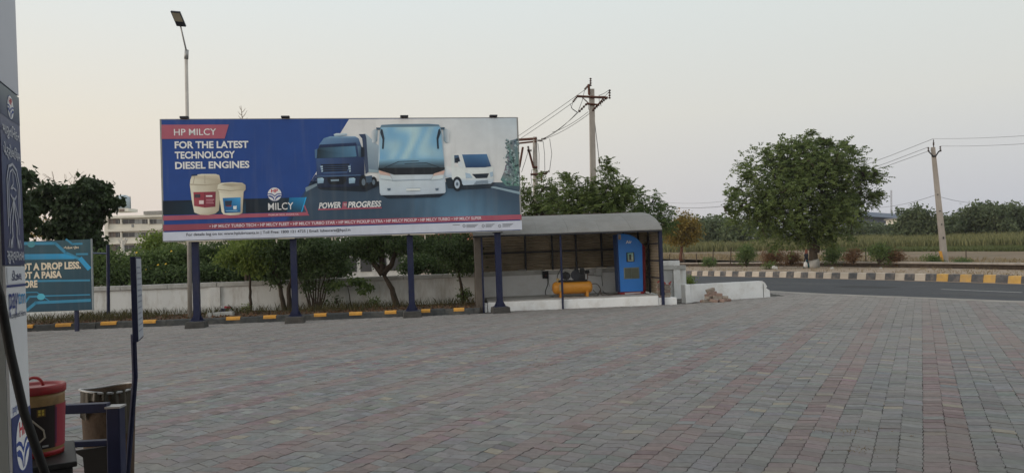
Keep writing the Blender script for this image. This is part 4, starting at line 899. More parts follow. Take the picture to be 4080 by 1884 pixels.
pb = MB().box(SHF, ps - .16, ps + .2, t_c - .13, t_c + .15, zt, zt + .19).build('pump_body', M_black, comp, bevel=.02)
for k, ds in enumerate((-.1, .11)):
    cy = MB()
    for j in range(7): cy.box(SHF, ps + ds - .085 + .01 * (j % 2), ps + ds + .085 - .01 * (j % 2), t_c - .1, t_c + .1, zt + .19 + j * .024, zt + .211 + j * .024)
    cy.build('pump_cylinder', M_black, comp)
    MB().box(SHF, ps + ds - .07, ps + ds + .07, t_c - .07, t_c + .07, zt + .359, zt + .41).build('cylinder_head', M_steel, comp, bevel=.01)
MB().tube([SHF(ps - .16, t_c - .17, zt + .17), SHF(ps - .16, t_c - .12, zt + .17)], .17, 24).build('flywheel', M_steel, comp, True)
MB().tube([SHF(ps + .22, t_c, zt + .25), SHF(ps + .36, t_c, zt + .28)], .06, 14).build('air_filter', M_black, comp, True)
MB().tube([SHF(sA, t_c, tz + tr - .02), SHF(sA - .02, t_c, mz), SHF(sA + .1, t_c, zt + .38), SHF(ps - .1, t_c, zt + .44), SHF(ps + .05, t_c, zt + .42)], .014, 8).build('delivery_pipe', M_black, comp, True)
MB().box(SHF, sA - .06, sA + .04, t_c - .12, t_c - .04, tz + tr * .8, tz + tr + .12).build('pressure_switch', mat('plate_tan', (0.42, 0.3, 0.14), .5), comp)
MB().tube([SHF(ps + .3, t_c - .02, zt), SHF(ps + .3, t_c - .02, zt + .22)], .016, 6).build('drain_cock', M_rust, comp)
# wall boxes
def w8(x, y, t=DP - .01): return on_plane(SHF, t, *c8(x, y))
def wallbox(x0, y0, x1, y1, d, m, name, label, cat):
    a_, b_ = w8(x0, y1), w8(x1, y0); t = thing(name, label, cat, SHF(a_[0], DP, a_[1]))
    MB().box(SHF, a_[0], b_[0], DP - d, DP + .004, a_[1], b_[1]).build('case', m, t, bevel=.01)
    MB().box(SHF, a_[0] + .03, b_[0] - .03, DP - d - .012, DP - d + .001, a_[1] + .04, b_[1] - .03).build('cover', m, t, bevel=.006); return t
sw = wallbox(748, 642, 804, 718, .1, M_black, 'starter_switch', 'black motor starter switch on the white wall left of the compressor', 'switch')
MB().box(SHF, w8(778, 690)[0] - .015, w8(778, 690)[0] + .015, DP - .125, DP - .11, w8(778, 690)[1], w8(778, 690)[1] + .03).build('button', M_kred, sw)
wallbox(1270, 620, 1330, 690, .12, mat('white_box', (0.55, 0.56, 0.56), .5, .08), 'junction_box', 'white junction box on the wall between compressor and blue air machine', 'junction box')
wallbox(1198, 622, 1255, 685, .1, M_galv, 'meter_box', 'grey metal box on the wall beside the white junction box', 'meter box')
def cable(name, pts, r, label, m=M_black, cat='cable'):
    P3 = [SHF(*p) for p in pts]; Q = []
    for i in range(len(P3) - 1):
        p0, p1, p2, p3 = P3[max(i - 1, 0)], P3[i], P3[i + 1], P3[min(i + 2, len(P3) - 1)]
        for k in range(6):
            t = k / 6; Q.append(.5 * ((2 * p1) + (-p0 + p2) * t + (2 * p0 - 5 * p1 + 4 * p2 - p3) * t * t + (-p0 + 3 * p1 - 3 * p2 + p3) * t ** 3))
    Q.append(P3[-1]); o = MB().tube(Q, r, 7).build(name, m, None, True); return tag(o, label, cat)
def w3(x, y, t=None): a_ = on_plane(SHF, t if t is not None else DP - .05, *c8(x, y)); return (a_[0], t if t is not None else DP - .05, a_[1])
cable('power_cable', [w3(798, 700), w3(800, 770), w3(775, 850), w3(795, 890, DP - .2), (q8(860, 880)[0], t_c + .2, PZ + .03)], .014, 'thick black cable hanging from the starter switch in a loop')
cable('thin_cable', [w3(806, 700), w3(812, 780), w3(835, 830), (q8(850, 820)[0], t_c + .1, tz)], .008, 'thin grey cable from the starter switch to the tank', M_galv)
cable('box_cable', [w3(1330, 688), w3(1340, 770), w3(1345, 840), (k8(1400, 860)[0], t_k, PZ + .02), (k8(1510, 860)[0], t_k + .2, PZ + .03)], .01, 'black cable dropping from the white junction box to the platform')
cable('air_hose', [(q8(1238, 760)[0], t_c, tz + .1), (q8(1290, 770)[0], t_c + .1, tz + .08), (q8(1330, 820)[0], t_c + .2, tz - .1), (q8(1345, 860)[0], t_c + .2, PZ + .02), (k8(1450, 875)[0], t_k - .2, PZ + .02), (k8(1520, 860)[0], t_k + .05, PZ + .03)], .014, 'brown air hose curling from the tank to the blue machine', mat('brown_hose', (0.09, 0.05, 0.035), .6), 'hose')
cable('hose_coil', [(q8(1245, 830)[0], t_c, tz - .12), (q8(1290, 850)[0], t_c - .05, PZ + .08), (q8(1318, 810)[0], t_c - .05, tz - .1), (q8(1290, 890)[0], t_c - .1, PZ + .02), (q8(1240, 880)[0], t_c, PZ + .02), (q8(1150, 885)[0], t_c - .25, PZ + .02)], .012, 'dark hose coiled on the platform right of the yellow tank', mat('grey_hose', (0.06, 0.055, 0.05), .6), 'hose')
# ---- white end wall with a recessed panel, low wall, brick heaps
pe0, pe1 = WF.st(G(2640, 1190))[0], WF.st(G(2728, 1190))[0]
ez = wz(2718, 1037)[2]
ew = thing('white_end_wall', 'white end wall with a sunken panel right of the shelter', 'wall', WF((pe0 + pe1) / 2, 0, 0))
pe0 -= .3
MB().box(WF, pe0, pe1, 0, .25, -.05, ez).build('wall_body', M_platf, ew, bevel=.01)
fw = .26; mb = MB().box(WF, pe1 - fw, pe1 - .003, -.05, -.001, -.04, ez - .003).box(WF, pe0, pe1 - fw - .002, -.05, -.001, ez - .17, ez - .003); mb.build('raised_border', M_platf, ew)
LF = Frame(LWF_a, math.atan2(LWF_b[1] - LWF_a[1], LWF_b[0] - LWF_a[0]))
lw = thing('low_white_wall', 'low white plastered wall with a broken right end beside the road', 'wall', LF(1.7, .1, 0))
o44 = [(606, 790), (606, 576), (1000, 555), (1450, 533), (1478, 552), (1490, 568), (1508, 598), (1494, 612), (1512, 628), (1534, 640), (1546, 716), (1440, 724), (1100, 748)]
pl = [on_plane(LF, 0, *c44(*p)) for p in o44]; pl = [(s, max(z, -.03) if i not in (0, 11, 12, 10) else -.03) for i, (s, z) in enumerate(pl)]
MB().prism([LF(s, 0, z) for s, z in pl], LF.n * .24).build('wall_body', M_platf, lw)
p0 = on_plane(LF, 0, *c44(540, 750)); p1 = on_plane(LF, 0, *c44(596, 572))
MB().box(LF, p0[0], p1[0], -.02, .26, -.03, p1[1]).build('end_pier', M_platf, lw, bevel=.01)
cr_ = on_plane(LF, 0, *c44(1462, 640))[0]; MB().box(LF, cr_ - .012, cr_ + .012, -.004, -.0005, 0, .5).build('crack', M_darkconc, lw)
M_brick = mat('old_brick', (0.27, 0.185, 0.155), 0.95, 0.3, 5, 0.5, 40, dirt=(0.36, 0.3, 0.25), dirt_amt=.8, dscale=6)
M_brickg = mat('cement_block', (0.3, 0.26, 0.22), 0.95, 0.3, 5, 0.5, 40, dirt=(0.17, 0.12, 0.1), dirt_amt=.6, dscale=6)
def brick(c, rz, tx, ty, m, par, sz=(.23, .11, .075)):
    o = MB().box(WORLDF, -sz[0] / 2, sz[0] / 2, -sz[1] / 2, sz[1] / 2, -sz[2] / 2, sz[2] / 2).build('brick', m, None, bevel=.008)
    o.matrix_basis = Matrix.Translation(tuple(c)) @ Matrix.Rotation(rz, 4, 'Z') @ Matrix.Rotation(tx, 4, 'X') @ Matrix.Rotation(ty, 4, 'Y')
    o.parent = par; o.matrix_parent_inverse = par.matrix_basis.inverted(); return o
bpb = G(2855, 1204); pile = thing('brick_pile', 'heap of loose old bricks in front of the low white wall', 'brick pile', bpb)
for dx, dy, z, rz, tx, ty, sz in ((-.3, .1, .05, .3, 0, 0, 1.3), (-.05, .0, .05, -.5, .1, .2, 1.3), (.24, .02, .05, .7, 0, -.1, 1.3), (.42, .1, .05, .2, .2, 0, 1.2), (-.22, .12, .15, .9, .1, .1, 1.3), (.08, .12, .15, .1, 0, .15, 1.4), (.33, .14, .14, -.3, .3, .1, 1.3), (-.16, .16, .24, .2, 0, -.1, 1.4), (.14, .18, .25, -.2, .1, .1, 1.3), (-.08, .18, .33, .4, .1, .05, 1.4), (-.12, .2, .42, .2, .1, -.25, 1.3), (.2, -.12, .05, 1.3, .3, 0, 1.2), (-.42, .2, .04, 1.1, 0, 0, 1)):
    brick(bpb + V(dx, dy + .12, z), rz, tx, ty, random.choice((M_brick, M_brickg)), pile, (.23 * sz, .12 * sz, .075 * sz))
sbp = SHF(SL + .2, .4, PZ - .1); stk = thing('brick_stack', 'neat stack of bricks tied with red and white tape beside the shelter post', 'brick stack', sbp)
for r in range(6):
    for c in range(2):
        q = SHF(SL + .03 + c * .24 + (r % 2) * .03, .42 + random.uniform(-.02, .02), PZ - .1 + .042 + r * .083); brick(q, SHF.a + random.uniform(-.06, .06), 0, 0, M_brickg if (r + c) % 3 else M_brick, stk, (.225, .12, .078))
M_tr, M_tw = mat('tape_red', (0.4, 0.03, 0.04), .5), mat('tape_white', (0.6, 0.58, 0.57), .5)
zt2 = PZ - .1 + .5
for k in range(5):
    a_, b_ = SHF(SL - .07 + k * .1, .34 + .03 * (k % 2), zt2 + .03 + .07 * math.sin(k * 1.3)), SHF(SL + .03 + k * .1, .36, zt2 + .03 + .07 * math.sin(k * 1.3 + 1.3))
    MB().hexa([a_ + V(0, 0, -.025), b_ + V(0, 0, -.025), b_ + V(0, .01, -.025), a_ + V(0, .01, -.025), a_ + V(0, 0, .025), b_ + V(0, 0, .025), b_ + V(0, .01, .025), a_ + V(0, .01, .025)]).build('tape', M_tr if k % 2 == 0 else M_tw, stk)
# small things on the bed
sb = at(898, 1236, 28.6); sb[2] = BZ - .02; FB = Frame(sb, .05)
ib = thing('small_notice_board', 'small red and white notice board tilted in the bed by the wall', 'notice board', sb)
MB().hexa([FB(-.22, 0, .12), FB(.2, .02, .08), FB(.2, .05, .08), FB(-.22, .03, .12), FB(-.18, .1, .42), FB(.23, .12, .36), FB(.23, .15, .36), FB(-.18, .13, .42)]).build('panel', mat('notice_white', (0.5, 0.5, 0.5), .6), ib)
def ibp(u, v, l): a_ = FB(-.22, 0, .12) * (1 - v) + FB(-.18, .1, .42) * v; b_ = FB(.2, .02, .08) * (1 - v) + FB(.23, .12, .36) * v; return a_ * (1 - u) + b_ * u + V(0, -.002 * l - .003, 0)
F = Flat(ibp); F.poly([(0.02, .02), (.5, .02), (.5, .65), (.02, .68)], (.03, .03, .12), 1); F.poly([(.3, .7), (.85, .7), (.85, .95), (.3, .98)], (.4, .03, .06), 1); F.poly([(.86, .6), (.98, .6), (.98, .92), (.86, .92)], (.05, .2, .1), 1); F.build('panel_print', ib)
for s in (-.15, .15): MB().box(FB, s - .015, s + .015, .052, .075, -.05, .14).build('leg', M_steel, ib)
sp_ = G(872, 1262, BZ)
tag(MB().hexa([sp_ + V(*q) for q in ((-.48, 0, -.02), (.48, .02, -.02), (.48, .3, -.02), (-.48, .28, -.02), (-.42, .04, .14), (.44, .05, .17), (.44, .26, .17), (-.42, .24, .14))]).build('concrete_slab', M_cope, None, bevel=.02), 'pale concrete slab lying in the bed below the notice board', 'slab')
# ------------------------------------------------------------------ vegetation
def unit(v): return v / (np.linalg.norm(v, axis=-1, keepdims=True) + 1e-9)
def leaves_mesh(name, P, Dr, S, ratio, val):
    n = len(P); r = RNG.normal(size=(n, 3)); w = unit(np.cross(Dr, r)); nrm = np.cross(Dr, w)
    L_ = Dr * S[:, None]; W_ = w * (S * ratio)[:, None]; fold = nrm * (S * ratio * .35)[:, None]
    verts = np.stack([P, P + L_ * .42 + W_ + fold, P + L_, P + L_ * .42 - W_ + fold], 1).reshape(-1, 3)
    me = np_mesh(name, verts, np.arange(n * 4), np.full(n, 4))
    a_ = me.attributes.new('v', 'FLOAT', 'FACE'); a_.data.foreach_set('value', val.astype(np.float32)); return me
def crown_leaves(blobs, n, size, ratio=.3, clump=14, csig=.22, droop=.5, shell=.45, frond=False, flat=1.0, sub=90, ssig=.2):
    """blobs: (centre, (rx, ry, rz)); leaves gathered in small sprays near each blob's outside"""
    w = np.array([(b[1][0] * b[1][1] * b[1][2]) ** (2 / 3.) for b in blobs]); w /= w.sum()
    nc = max(8, n // clump); bi = RNG.choice(len(blobs), nc, p=w)
    
    u = unit(RNG.normal(size=(nc, 3))); rad = RNG.random(nc) ** shell
    ns_b = max(len(blobs) * 2, nc * clump // sub)            # boughs: sprays gather round these, with gaps between
    sb_ = RNG.choice(len(blobs), ns_b, p=w); su = unit(RNG.normal(size=(ns_b, 3))); sc0 = np.array([b[0] for b in blobs])[sb_]; sr = np.array([b[1] for b in blobs])[sb_]
    sp0 = sc0 + su * sr * (RNG.random(ns_b) ** shell)[:, None]; pick = RNG.integers(0, ns_b, nc)
    cpos = sp0[pick] + RNG.normal(size=(nc, 3)) * sr[pick] * ssig; out = unit(cpos - sc0[pick] + 1e-6)
    cval = RNG.random(nc)
    if frond:      # compound leaf: leaflets in pairs along a drooping rachis
        k = clump // 2; d0 = unit(out * .7 + RNG.normal(size=(nc, 3)) * .5 + np.array([0, 0, .25]))
        ln = size * RNG.uniform(2.6, 4.6, nc); t = (np.arange(k) + .5) / k
        pos = cpos[:, None, :] + d0[:, None, :] * (ln[:, None] * t)[..., None] + np.array([0, 0, -1.0]) * (ln[:, None] * .38 * t ** 2)[..., None]
        sd_ = unit(np.cross(d0, np.array([0, 0, 1.0]) + RNG.normal(size=(nc, 3)) * .2))
        P = np.concatenate([pos, pos], 1).reshape(-1, 3)
        dd = np.concatenate([sd_[:, None, :] + d0[:, None, :] * .5 + np.zeros_like(pos), -sd_[:, None, :] + d0[:, None, :] * .5 + np.zeros_like(pos)], 1).reshape(-1, 3)
        dd = unit(dd + np.array([0, 0, -.35]) + RNG.normal(size=dd.shape) * .18); S = size * RNG.uniform(.7, 1.2, len(P)); val = np.repeat(cval, 2 * k)
    else:
        P = np.repeat(cpos, clump, 0) + RNG.normal(size=(nc * clump, 3)) * csig * np.array([1, 1, .75 * flat])
        dd = unit(np.repeat(out, clump, 0) * .5 + RNG.normal(size=(nc * clump, 3)) * .7 + np.array([0, 0, -droop])); S = size * RNG.uniform(.6, 1.35, len(P)); val = np.repeat(cval, clump)
    val = np.clip(val * .75 + RNG.random(len(P)) * .35, 0, 1)
    return P, dd, S, ratio, val, cpos
def wob(a, b, n, amp):
    a = np.array(a, float); b = np.array(b, float); P = [a + (b - a) * k / n for k in range(n + 1)]
    for k in range(1, n): P[k] = P[k] + RNG.normal(size=3) * amp * np.linalg.norm(b - a)
    return P
def tree(name, label, cat, base, trunks, blobs, n, size, fm, bm=M_bark, group=None, r0=.12, twigs=24, nob=False, **kw):
    """trunks: list of point lists from the base up; limbs run from the last trunk points into each blob"""
    t = thing(name, label, cat, base, group)
    P, dd, S, ratio, val, cp = crown_leaves(blobs, n, size, **kw)
    link('crown', leaves_mesh('crown', P, dd, S, ratio, val), fm, t)
    for tr_ in trunks:
        k = len(tr_); Q = []; 
        for a_, b_ in zip(tr_[:-1], tr_[1:]): Q += wob(a_, b_, 4, .012)[:-1]
        Q.append(np.array(tr_[-1], float)); m = len(Q); MB().tube(Q, [r0 * (1 - .5 * i / (m - 1)) * (1.25 if i == 0 else 1) for i in range(m)], 9).build('trunk', bm, t, True)
    mb = MB(); tops = [np.array(tr_[-1], float) for tr_ in trunks]
    for c, r in blobs:
        a_ = min(tops, key=lambda q: np.linalg.norm(q - c)); Q = wob(a_, c, 4, .05); k_ = min(1.0, float(np.mean(r)) / max(.01, float(np.mean([np.mean(q[1]) for q in blobs])))) ** 1.5; mb.tube(Q, [r0 * .45 * k_, r0 * .34 * k_, r0 * .24 * k_, r0 * .14 * k_, r0 * .05 * k_], 6)
    for c in cp[RNG.choice(len(cp), min(twigs, len(cp)), replace=False)]:
        b_ = min(blobs, key=lambda q: np.linalg.norm(q[0] - c))[0]; mb.tube(wob(b_, c, 3, .06), [r0 * .16, r0 * .12, r0 * .09, r0 * .05], 4)
    mb.build('limbs', bm, t, True); return t
def B(px, py, rx, ry, Y, rd=None):
    k = Y / FPX; return (at(px, py, Y), (rx * k, (rd if rd else rx) * k, ry * k))
FG_dark = foliage('leaf_dark', (0.041, 0.070, 0.027), (0.115, 0.169, 0.061), 0.35)
FG_fic = foliage('leaf_ficus', (0.02, 0.036, 0.014), (0.055, 0.085, 0.032), .25)
FG_mid = foliage('leaf_mid', (0.068, 0.115, 0.038), (0.176, 0.243, 0.081), 0.4)
FG_bright = foliage('leaf_bright', (0.115, 0.176, 0.041), (0.270, 0.338, 0.081), 0.45)
FG_neem = foliage('leaf_neem', (0.062, 0.1, 0.03), (0.185, 0.24, 0.078), .4)
FG_yel = foliage('leaf_yellowing', (0.12, 0.11, 0.028), (0.32, 0.22, 0.05), 0.4)
FG_dry = foliage('leaf_dry', (0.12, 0.065, 0.035), (0.24, 0.14, 0.075), .25)
FG_crop = foliage('crop_leaf', (0.1, 0.115, 0.048), (0.28, 0.27, 0.125), 0.3)
FG_cropg = foliage('crop_leaf_green', (0.085, 0.115, 0.045), (0.17, 0.19, 0.075), 0.3)
FG_far = foliage('leaf_far', (0.074, 0.108, 0.057), (0.162, 0.196, 0.101), 0.35)

# ---- big neem across the road
Y = 63; nb = [B(3180, 640, 130, 90, Y), B(3080, 680, 130, 100, Y), B(3290, 660, 130, 95, Y), B(3380, 720, 105, 100, Y), B(3200, 760, 200, 120, Y), B(3040, 790, 130, 80, Y), B(2960, 810, 70, 45, Y), B(3420, 770, 70, 70, Y),
      B(3010, 870, 110, 70, Y), B(3150, 880, 150, 100, Y), B(3300, 850, 130, 100, Y), B(3250, 940, 70, 50, Y), B(3150, 940, 65, 42, Y), B(3380, 860, 60, 75, Y), B(3100, 600, 60, 35, Y), B(3240, 585, 60, 35, Y), B(3330, 610, 60, 35, Y), B(3450, 700, 35, 30, Y)]
spr = [B(x, y, 11, 9, Y) for x, y in ((3249, 522), (3310, 536), (3112, 541), (3185, 541), (3070, 567), (3330, 552), (3345, 562), (3372, 578), (3420, 590), (3470, 630), (3490, 690), (3490, 780), (2884, 822), (2900, 790), (2940, 748), (2990, 700), (3000, 650), (3030, 600), (3150, 556), (3280, 550), (3400, 600), (3495, 735), (3450, 840), (2890, 815), (3225, 548), (3270, 556), (3300, 560))]
tb_ = at(3243, 1060, Y); tb_[2] = fz(0, Y) - .1
tree('neem_tree', 'big round leafy tree standing alone across the road', 'tree', tb_, [[tb_, at(3240, 1000, Y), at(3205, 900, Y)], [at(3240, 1000, Y), at(3290, 880, Y)]], nb + spr * 2, 74000, .2, FG_neem, r0=.42, twigs=200, ratio=.3, clump=12, frond=True, shell=.45, sub=260, ssig=.19)
wb0 = at(3243, 1052, 62.6); MB().tube([wb0 - V(0, 0, .4), wb0 + V(0, 0, .28), wb0 + V(-.01, 0, .32)], [.46, .44, .42], 14).build('whitewash_band', mat('trunk_whitewash', (0.36, 0.35, 0.33), .9, .15, 4), bpy.data.objects['neem_tree'], True)
# ---- trees behind the shelter
for k, (lab, base, bl, n, Y, fm) in enumerate((
    ('feathery green tree behind the shelter beside the double power pole', (2150, 1000), [(2110, 800, 55, 55), (2160, 760, 50, 60), (2130, 850, 70, 45), (2190, 830, 60, 60), (2100, 740, 30, 40), (2215, 780, 45, 45)], 9000, 36, FG_neem),
    ('bushy green tree behind the middle of the curved shelter roof', (2270, 1000), [(2260, 760, 50, 60), (2240, 820, 80, 60), (2310, 800, 70, 60), (2270, 710, 25, 40), (2330, 850, 70, 40), (2345, 765, 45, 45)], 11000, 34.5, FG_neem),
    ('tallest feathery tree behind the shelter right of the power pole', (2420, 1000), [(2420, 770, 60, 70), (2400, 820, 80, 60), (2460, 820, 60, 60), (2415, 700, 35, 50), (2420, 660, 18, 25), (2500, 760, 45, 50), (2510, 725, 20, 22), (2370, 800, 50, 50), (2480, 770, 50, 45)], 13000, 34, FG_neem),
    ('rounded green tree at the right back corner of the shelter', (2560, 1000), [(2540, 800, 55, 60), (2580, 840, 60, 50), (2630, 860, 50, 45), (2520, 840, 60, 40), (2670, 900, 35, 40), (2600, 805, 45, 40)], 8000, 38, FG_mid))):
    b_ = at(base[0], base[1], Y); b_[2] = -.4
    blobs = [B(x, y, rx, ry, Y) for x, y, rx, ry in bl]
    tree('roadside_tree', lab, 'tree', b_, [[b_, at(base[0] + 5, 930, Y), at(base[0], 870, Y)]], blobs, n, .12, fm, r0=.14, twigs=50, ratio=.22, clump=16, frond=True, shell=.55, group='trees behind the shelter')
# ---- small yellowing tree beyond the verge
Y = 84; b_ = at(2712, 1040, Y)
tree('yellowing_tree', 'small yellow-green tree with slim reddish trunk beyond the shelter', 'tree', b_, [[b_, at(2716, 985, Y), at(2712, 950, Y)]], [B(2690, 920, 45, 40, Y), B(2740, 910, 45, 40, Y), B(2715, 880, 50, 30, Y), B(2670, 950, 30, 35, Y), B(2750, 950, 35, 30, Y)], 5000, .24, FG_yel, mat('red_bark', (0.12, 0.05, 0.03), .9, .3, 8), r0=.2, twigs=60, ratio=.3, clump=9, csig=.3)
# ---- far tree line: three crowns shared by copies
def far_proto(name, label, bl, n, fm):
    base = V(0, 0, 0); return tree(name, label, 'tree', base, [[base, V(.1, 0, 1.2), V(0, 0, 2.4)]], [(np.array(c, float), r) for c, r in bl], n, .5, fm, r0=.22, twigs=10, ratio=.34, clump=12, csig=.45, droop=.4, shell=.5, group='trees along the far field edge')
protos = [far_proto('far_tree', '', [((0, 0, 4.6), (2.6, 2.4, 1.9)), ((-1.8, 0, 3.2), (2.1, 2, 1.7)), ((1.9, .3, 3.4), (2.1, 2, 1.8)), ((0, 0, 2), (3, 2.4, 1.6))], 5200, FG_far),
          far_proto('far_tree', '', [((0, 0, 5.2), (1.9, 2, 1.6)), ((-1.4, .5, 3.8), (1.8, 1.8, 1.7)), ((1.6, 0, 3.7), (1.9, 1.8, 1.6)), ((0, -.4, 2.1), (2.6, 2.2, 1.7))], 4800, FG_far),
          far_proto('far_tree', '', [((0, 0, 3.6), (3.2, 2.4, 1.8)), ((-2.6, 0, 2.4), (2, 2, 1.5)), ((2.6, .3, 2.6), (2.1, 2, 1.5)), ((0, 0, 1.5), (3.6, 2.4, 1.4))], 4800, FG_far)]
used = [False] * 3
def copy_tree(o):
    c = o.copy(); COL.objects.link(c)
    for ch in list(o.children):
        d = ch.copy(); COL.objects.link(d); d.parent = c; d.matrix_parent_inverse = ch.matrix_parent_inverse.copy()
    return c
# (px, base y, top y, distance, kind, label)
for px, yb, yt, Y, kd, lab in (
    (2800, 990, 858, 150, 2, 'far tree directly right of the small yellow-green tree'), (2870, 990, 860, 140, 0, 'far tree between the yellow-green tree and the big lone tree'), (2945, 990, 868, 132, 2, 'far tree touching the left edge of the big lone tree'),
    (2680, 990, 880, 165, 2, 'far tree mostly hidden behind the small yellow-green tree'), (3060, 985, 890, 160, 0, 'far dark tree behind the lower left of the big lone tree'), (3480, 975, 882, 175, 2, 'low bushy far tree just right of the big lone tree'), (3570, 975, 892, 178, 2, 'low far thicket tree under the blue-grey shed roof'),
    (3665, 968, 812, 128, 0, 'round far tree left of the leaning pole'), (3725, 968, 860, 140, 1, 'far tree directly behind the leaning pole'), (3800, 962, 850, 138, 2, 'dark far tree right of the leaning pole'), (3885, 955, 800, 132, 0, 'largest far tree between the leaning pole and right edge'), (3975, 950, 805, 128, 1, 'far tree right of the pale house gap'), (4055, 945, 802, 135, 0, 'far tree at the right edge of the picture'), (4160, 945, 815, 140, 2, 'far tree just past the right edge of the picture'),
    (3380, 985, 890, 170, 2, 'far thicket tree behind the lower right of the big lone tree')):
    b_ = at(px, yb, Y); h = (yb - yt) * Y / FPX; o = protos[kd] if not used[kd] else copy_tree(protos[kd]); used[kd] = True
    hh = (6.5, 6.8, 5.4)[kd]; s = h / hh
    o.matrix_basis = Matrix.Translation(tuple(b_)) @ Matrix.Rotation(random.uniform(0, 6.28), 4, 'Z') @ Matrix.Diagonal((s * 1.05, s * 1.05, s, 1)); o['label'] = lab
# ---- field crop, dry grass and scrub
def band(px0, px1, n, Yf, spread):
    P = []
    for _ in range(n):
        px = random.uniform(px0, px1); Y0 = np.interp(px, [2500, 2700, 3280, 4080, 4300], [118, 108, 96, 78, 74]); Y = Y0 + Yf[0] + random.random() ** 1.3 * (Yf[1] - Yf[0]); d = ray(px, 1000); x = d[0] / d[1] * Y; P.append((x, Y, float(fz(x, Y)) - .05))
    return P
blades('crop_rows', band(2560, 4250, 30000, (8, 62), 0), 1.3, .07, .28, FG_crop, label='tall pale green crop standing in the field across the road', cat='crop')
blades('green_strip', band(3300, 4250, 16000, (0, 10), 0), .45, .05, .5, FG_cropg, label='short green fodder strip in the right of the field', cat='crop')
P = []
for _ in range(16000):
    s_ = random.uniform(16, ltot - 4); p, d = along(lp, s_); off = random.random() ** 1.5 * 11 + .5; q = p + np.array([-d[1], d[0]]) * (-off)
    x, y = q[0], q[1]
    if x < 12: continue
    P.append((x, y, float(fz(x, y)) - .04))
blades('dry_field_grass', P, .34, .03, .6, M_dry, label='dry straw-coloured grass behind the drain wall', cat='grass')
def shrub(name, label, px, py, rx, ry, Y, n, size, fm, cat='shrub', group=None, zb=None):
    b_ = at(px, py + ry, Y)
    bl = [B(px + random.uniform(-.35, .35) * rx, py + random.uniform(-.3, .3) * ry, rx * random.uniform(.55, .75), ry * random.uniform(.55, .8), Y) for _ in range(4)]
    t = thing(name, label, cat, b_, group); P, dd, S, ratio, val, cp = crown_leaves(bl, n, size, .28, 10, size * 1.6, .1, .6)
    link('foliage', leaves_mesh('foliage', P, dd, S, ratio, val), fm, t); mb = MB()
    for c in cp[RNG.choice(len(cp), 12)]: mb.tube(wob(b_, c, 3, .05), [.02 * Y / 30, .016 * Y / 30, .012 * Y / 30, .006 * Y / 30], 4)
    mb.build('stems', M_bark, t); return t
G_s = 'shrubs along the drain wall'
shrub('wild_shrub', 'dark green shrub by the drain wall below the big tree, leftmost', 2975, 1018, 42, 45, 72, 2200, .16, FG_mid, group=G_s)
shrub('wild_shrub', 'low green shrub on the drain wall right of the white end wall', 2830, 1038, 38, 18, 78, 1500, .14, FG_mid, group=G_s)
shrub('wild_shrub', 'dry reddish brush left of the walking person', 3080, 1022, 60, 32, 66, 2200, .13, FG_dry, group=G_s)
shrub('wild_shrub', 'dry brown brush just behind the walking person', 3160, 1025, 45, 28, 68, 1600, .13, FG_dry, group=G_s)
shrub('wild_shrub', 'small green weed at the verge left of the walking person', 3060, 1062, 22, 20, 58, 500, .1, FG_mid, group=G_s)
shrub('wild_shrub', 'leafy green shrub right of the walking person', 3320, 1012, 48, 36, 66, 2000, .15, FG_mid, group=G_s)
shrub('wild_shrub', 'red-brown dry brush between two shrubs right of the person', 3400, 1020, 36, 28, 62, 1400, .12, FG_dry, group=G_s)
shrub('wild_shrub', 'olive shrub midway between the person and leaning pole', 3500, 1012, 44, 38, 60, 2000, .14, FG_mid, group=G_s)
shrub('wild_shrub', 'brownish shrub left of the leaning pole', 3570, 1018, 40, 34, 60, 1800, .13, FG_dry, group=G_s)
shrub('wild_shrub', 'small green shrub at the foot of the leaning pole', 3715, 1036, 38, 20, 57, 1200, .12, FG_mid, group=G_s)
shrub('wild_shrub', 'low green shrub right of the leaning pole foot', 3830, 1042, 38, 14, 54, 1000, .11, FG_mid, group=G_s)
shrub('wild_shrub', 'small weed growing over the kerb end beside the low white wall', 2745, 1118, 18, 18, 32, 500, .07, FG_bright, group=None)
# thin wire-fence stakes at the field edge
for k, (px, yb, yt) in enumerate(((2665, 1035, 1012), (2725, 1035, 1008), (2775, 1035, 1008), (2840, 1030, 995), (2910, 1040, 985), (3450, 1045, 985), (3850, 1058, 995))):
    b_ = at(px, yb, 66); tp_ = at(px + random.uniform(-4, 4), yt, 66)
    tag(MB().tube([b_ - V(0, 0, .2), tp_], [.05, .035], 5).build('fence_stake', M_bark), ('thin stake at the field edge, leftmost beside the shelter', 'thin stake beside the yellow-green tree trunk', 'thin stake right of the yellow-green tree', 'slanting stake above the low shrub on the drain wall', 'dark stake left of the dark green shrub', 'dark stake between olive and red-brown shrubs', 'thin stake right of the leaning pole')[k], 'stake', 'fence stakes at the field edge')

# ---- dark trees at the left
Y = 36
bl = [(200, 760, 55, 35), (160, 800, 50, 45), (290, 765, 60, 40), (260, 830, 80, 60), (380, 750, 50, 38), (395, 790, 50, 40), (350, 830, 70, 60), (430, 800, 35, 35), (300, 900, 90, 60), (370, 920, 60, 70), (410, 860, 40, 50), (470, 805, 25, 20), (390, 980, 50, 60), (240, 920, 50, 40), (345, 760, 45, 30)]
b_ = at(360, 1120, Y); b_[2] = -.4
tree('ficus_tree', 'large dark leafy tree rising behind the teal sign board', 'tree', b_, [[b_, at(365, 1000, Y), at(350, 900, Y)], [at(362, 1020, Y), at(280, 880, Y)]], [B(x - 6, y, rx * .78, ry * .8, Y) for x, y, rx, ry in bl], 15000, .24, FG_fic, r0=.22, twigs=70, ratio=.36, clump=9, csig=.16, droop=1.1, shell=.5, sub=190, ssig=.17)
b_ = at(60, 1120, 33); b_[2] = -.4
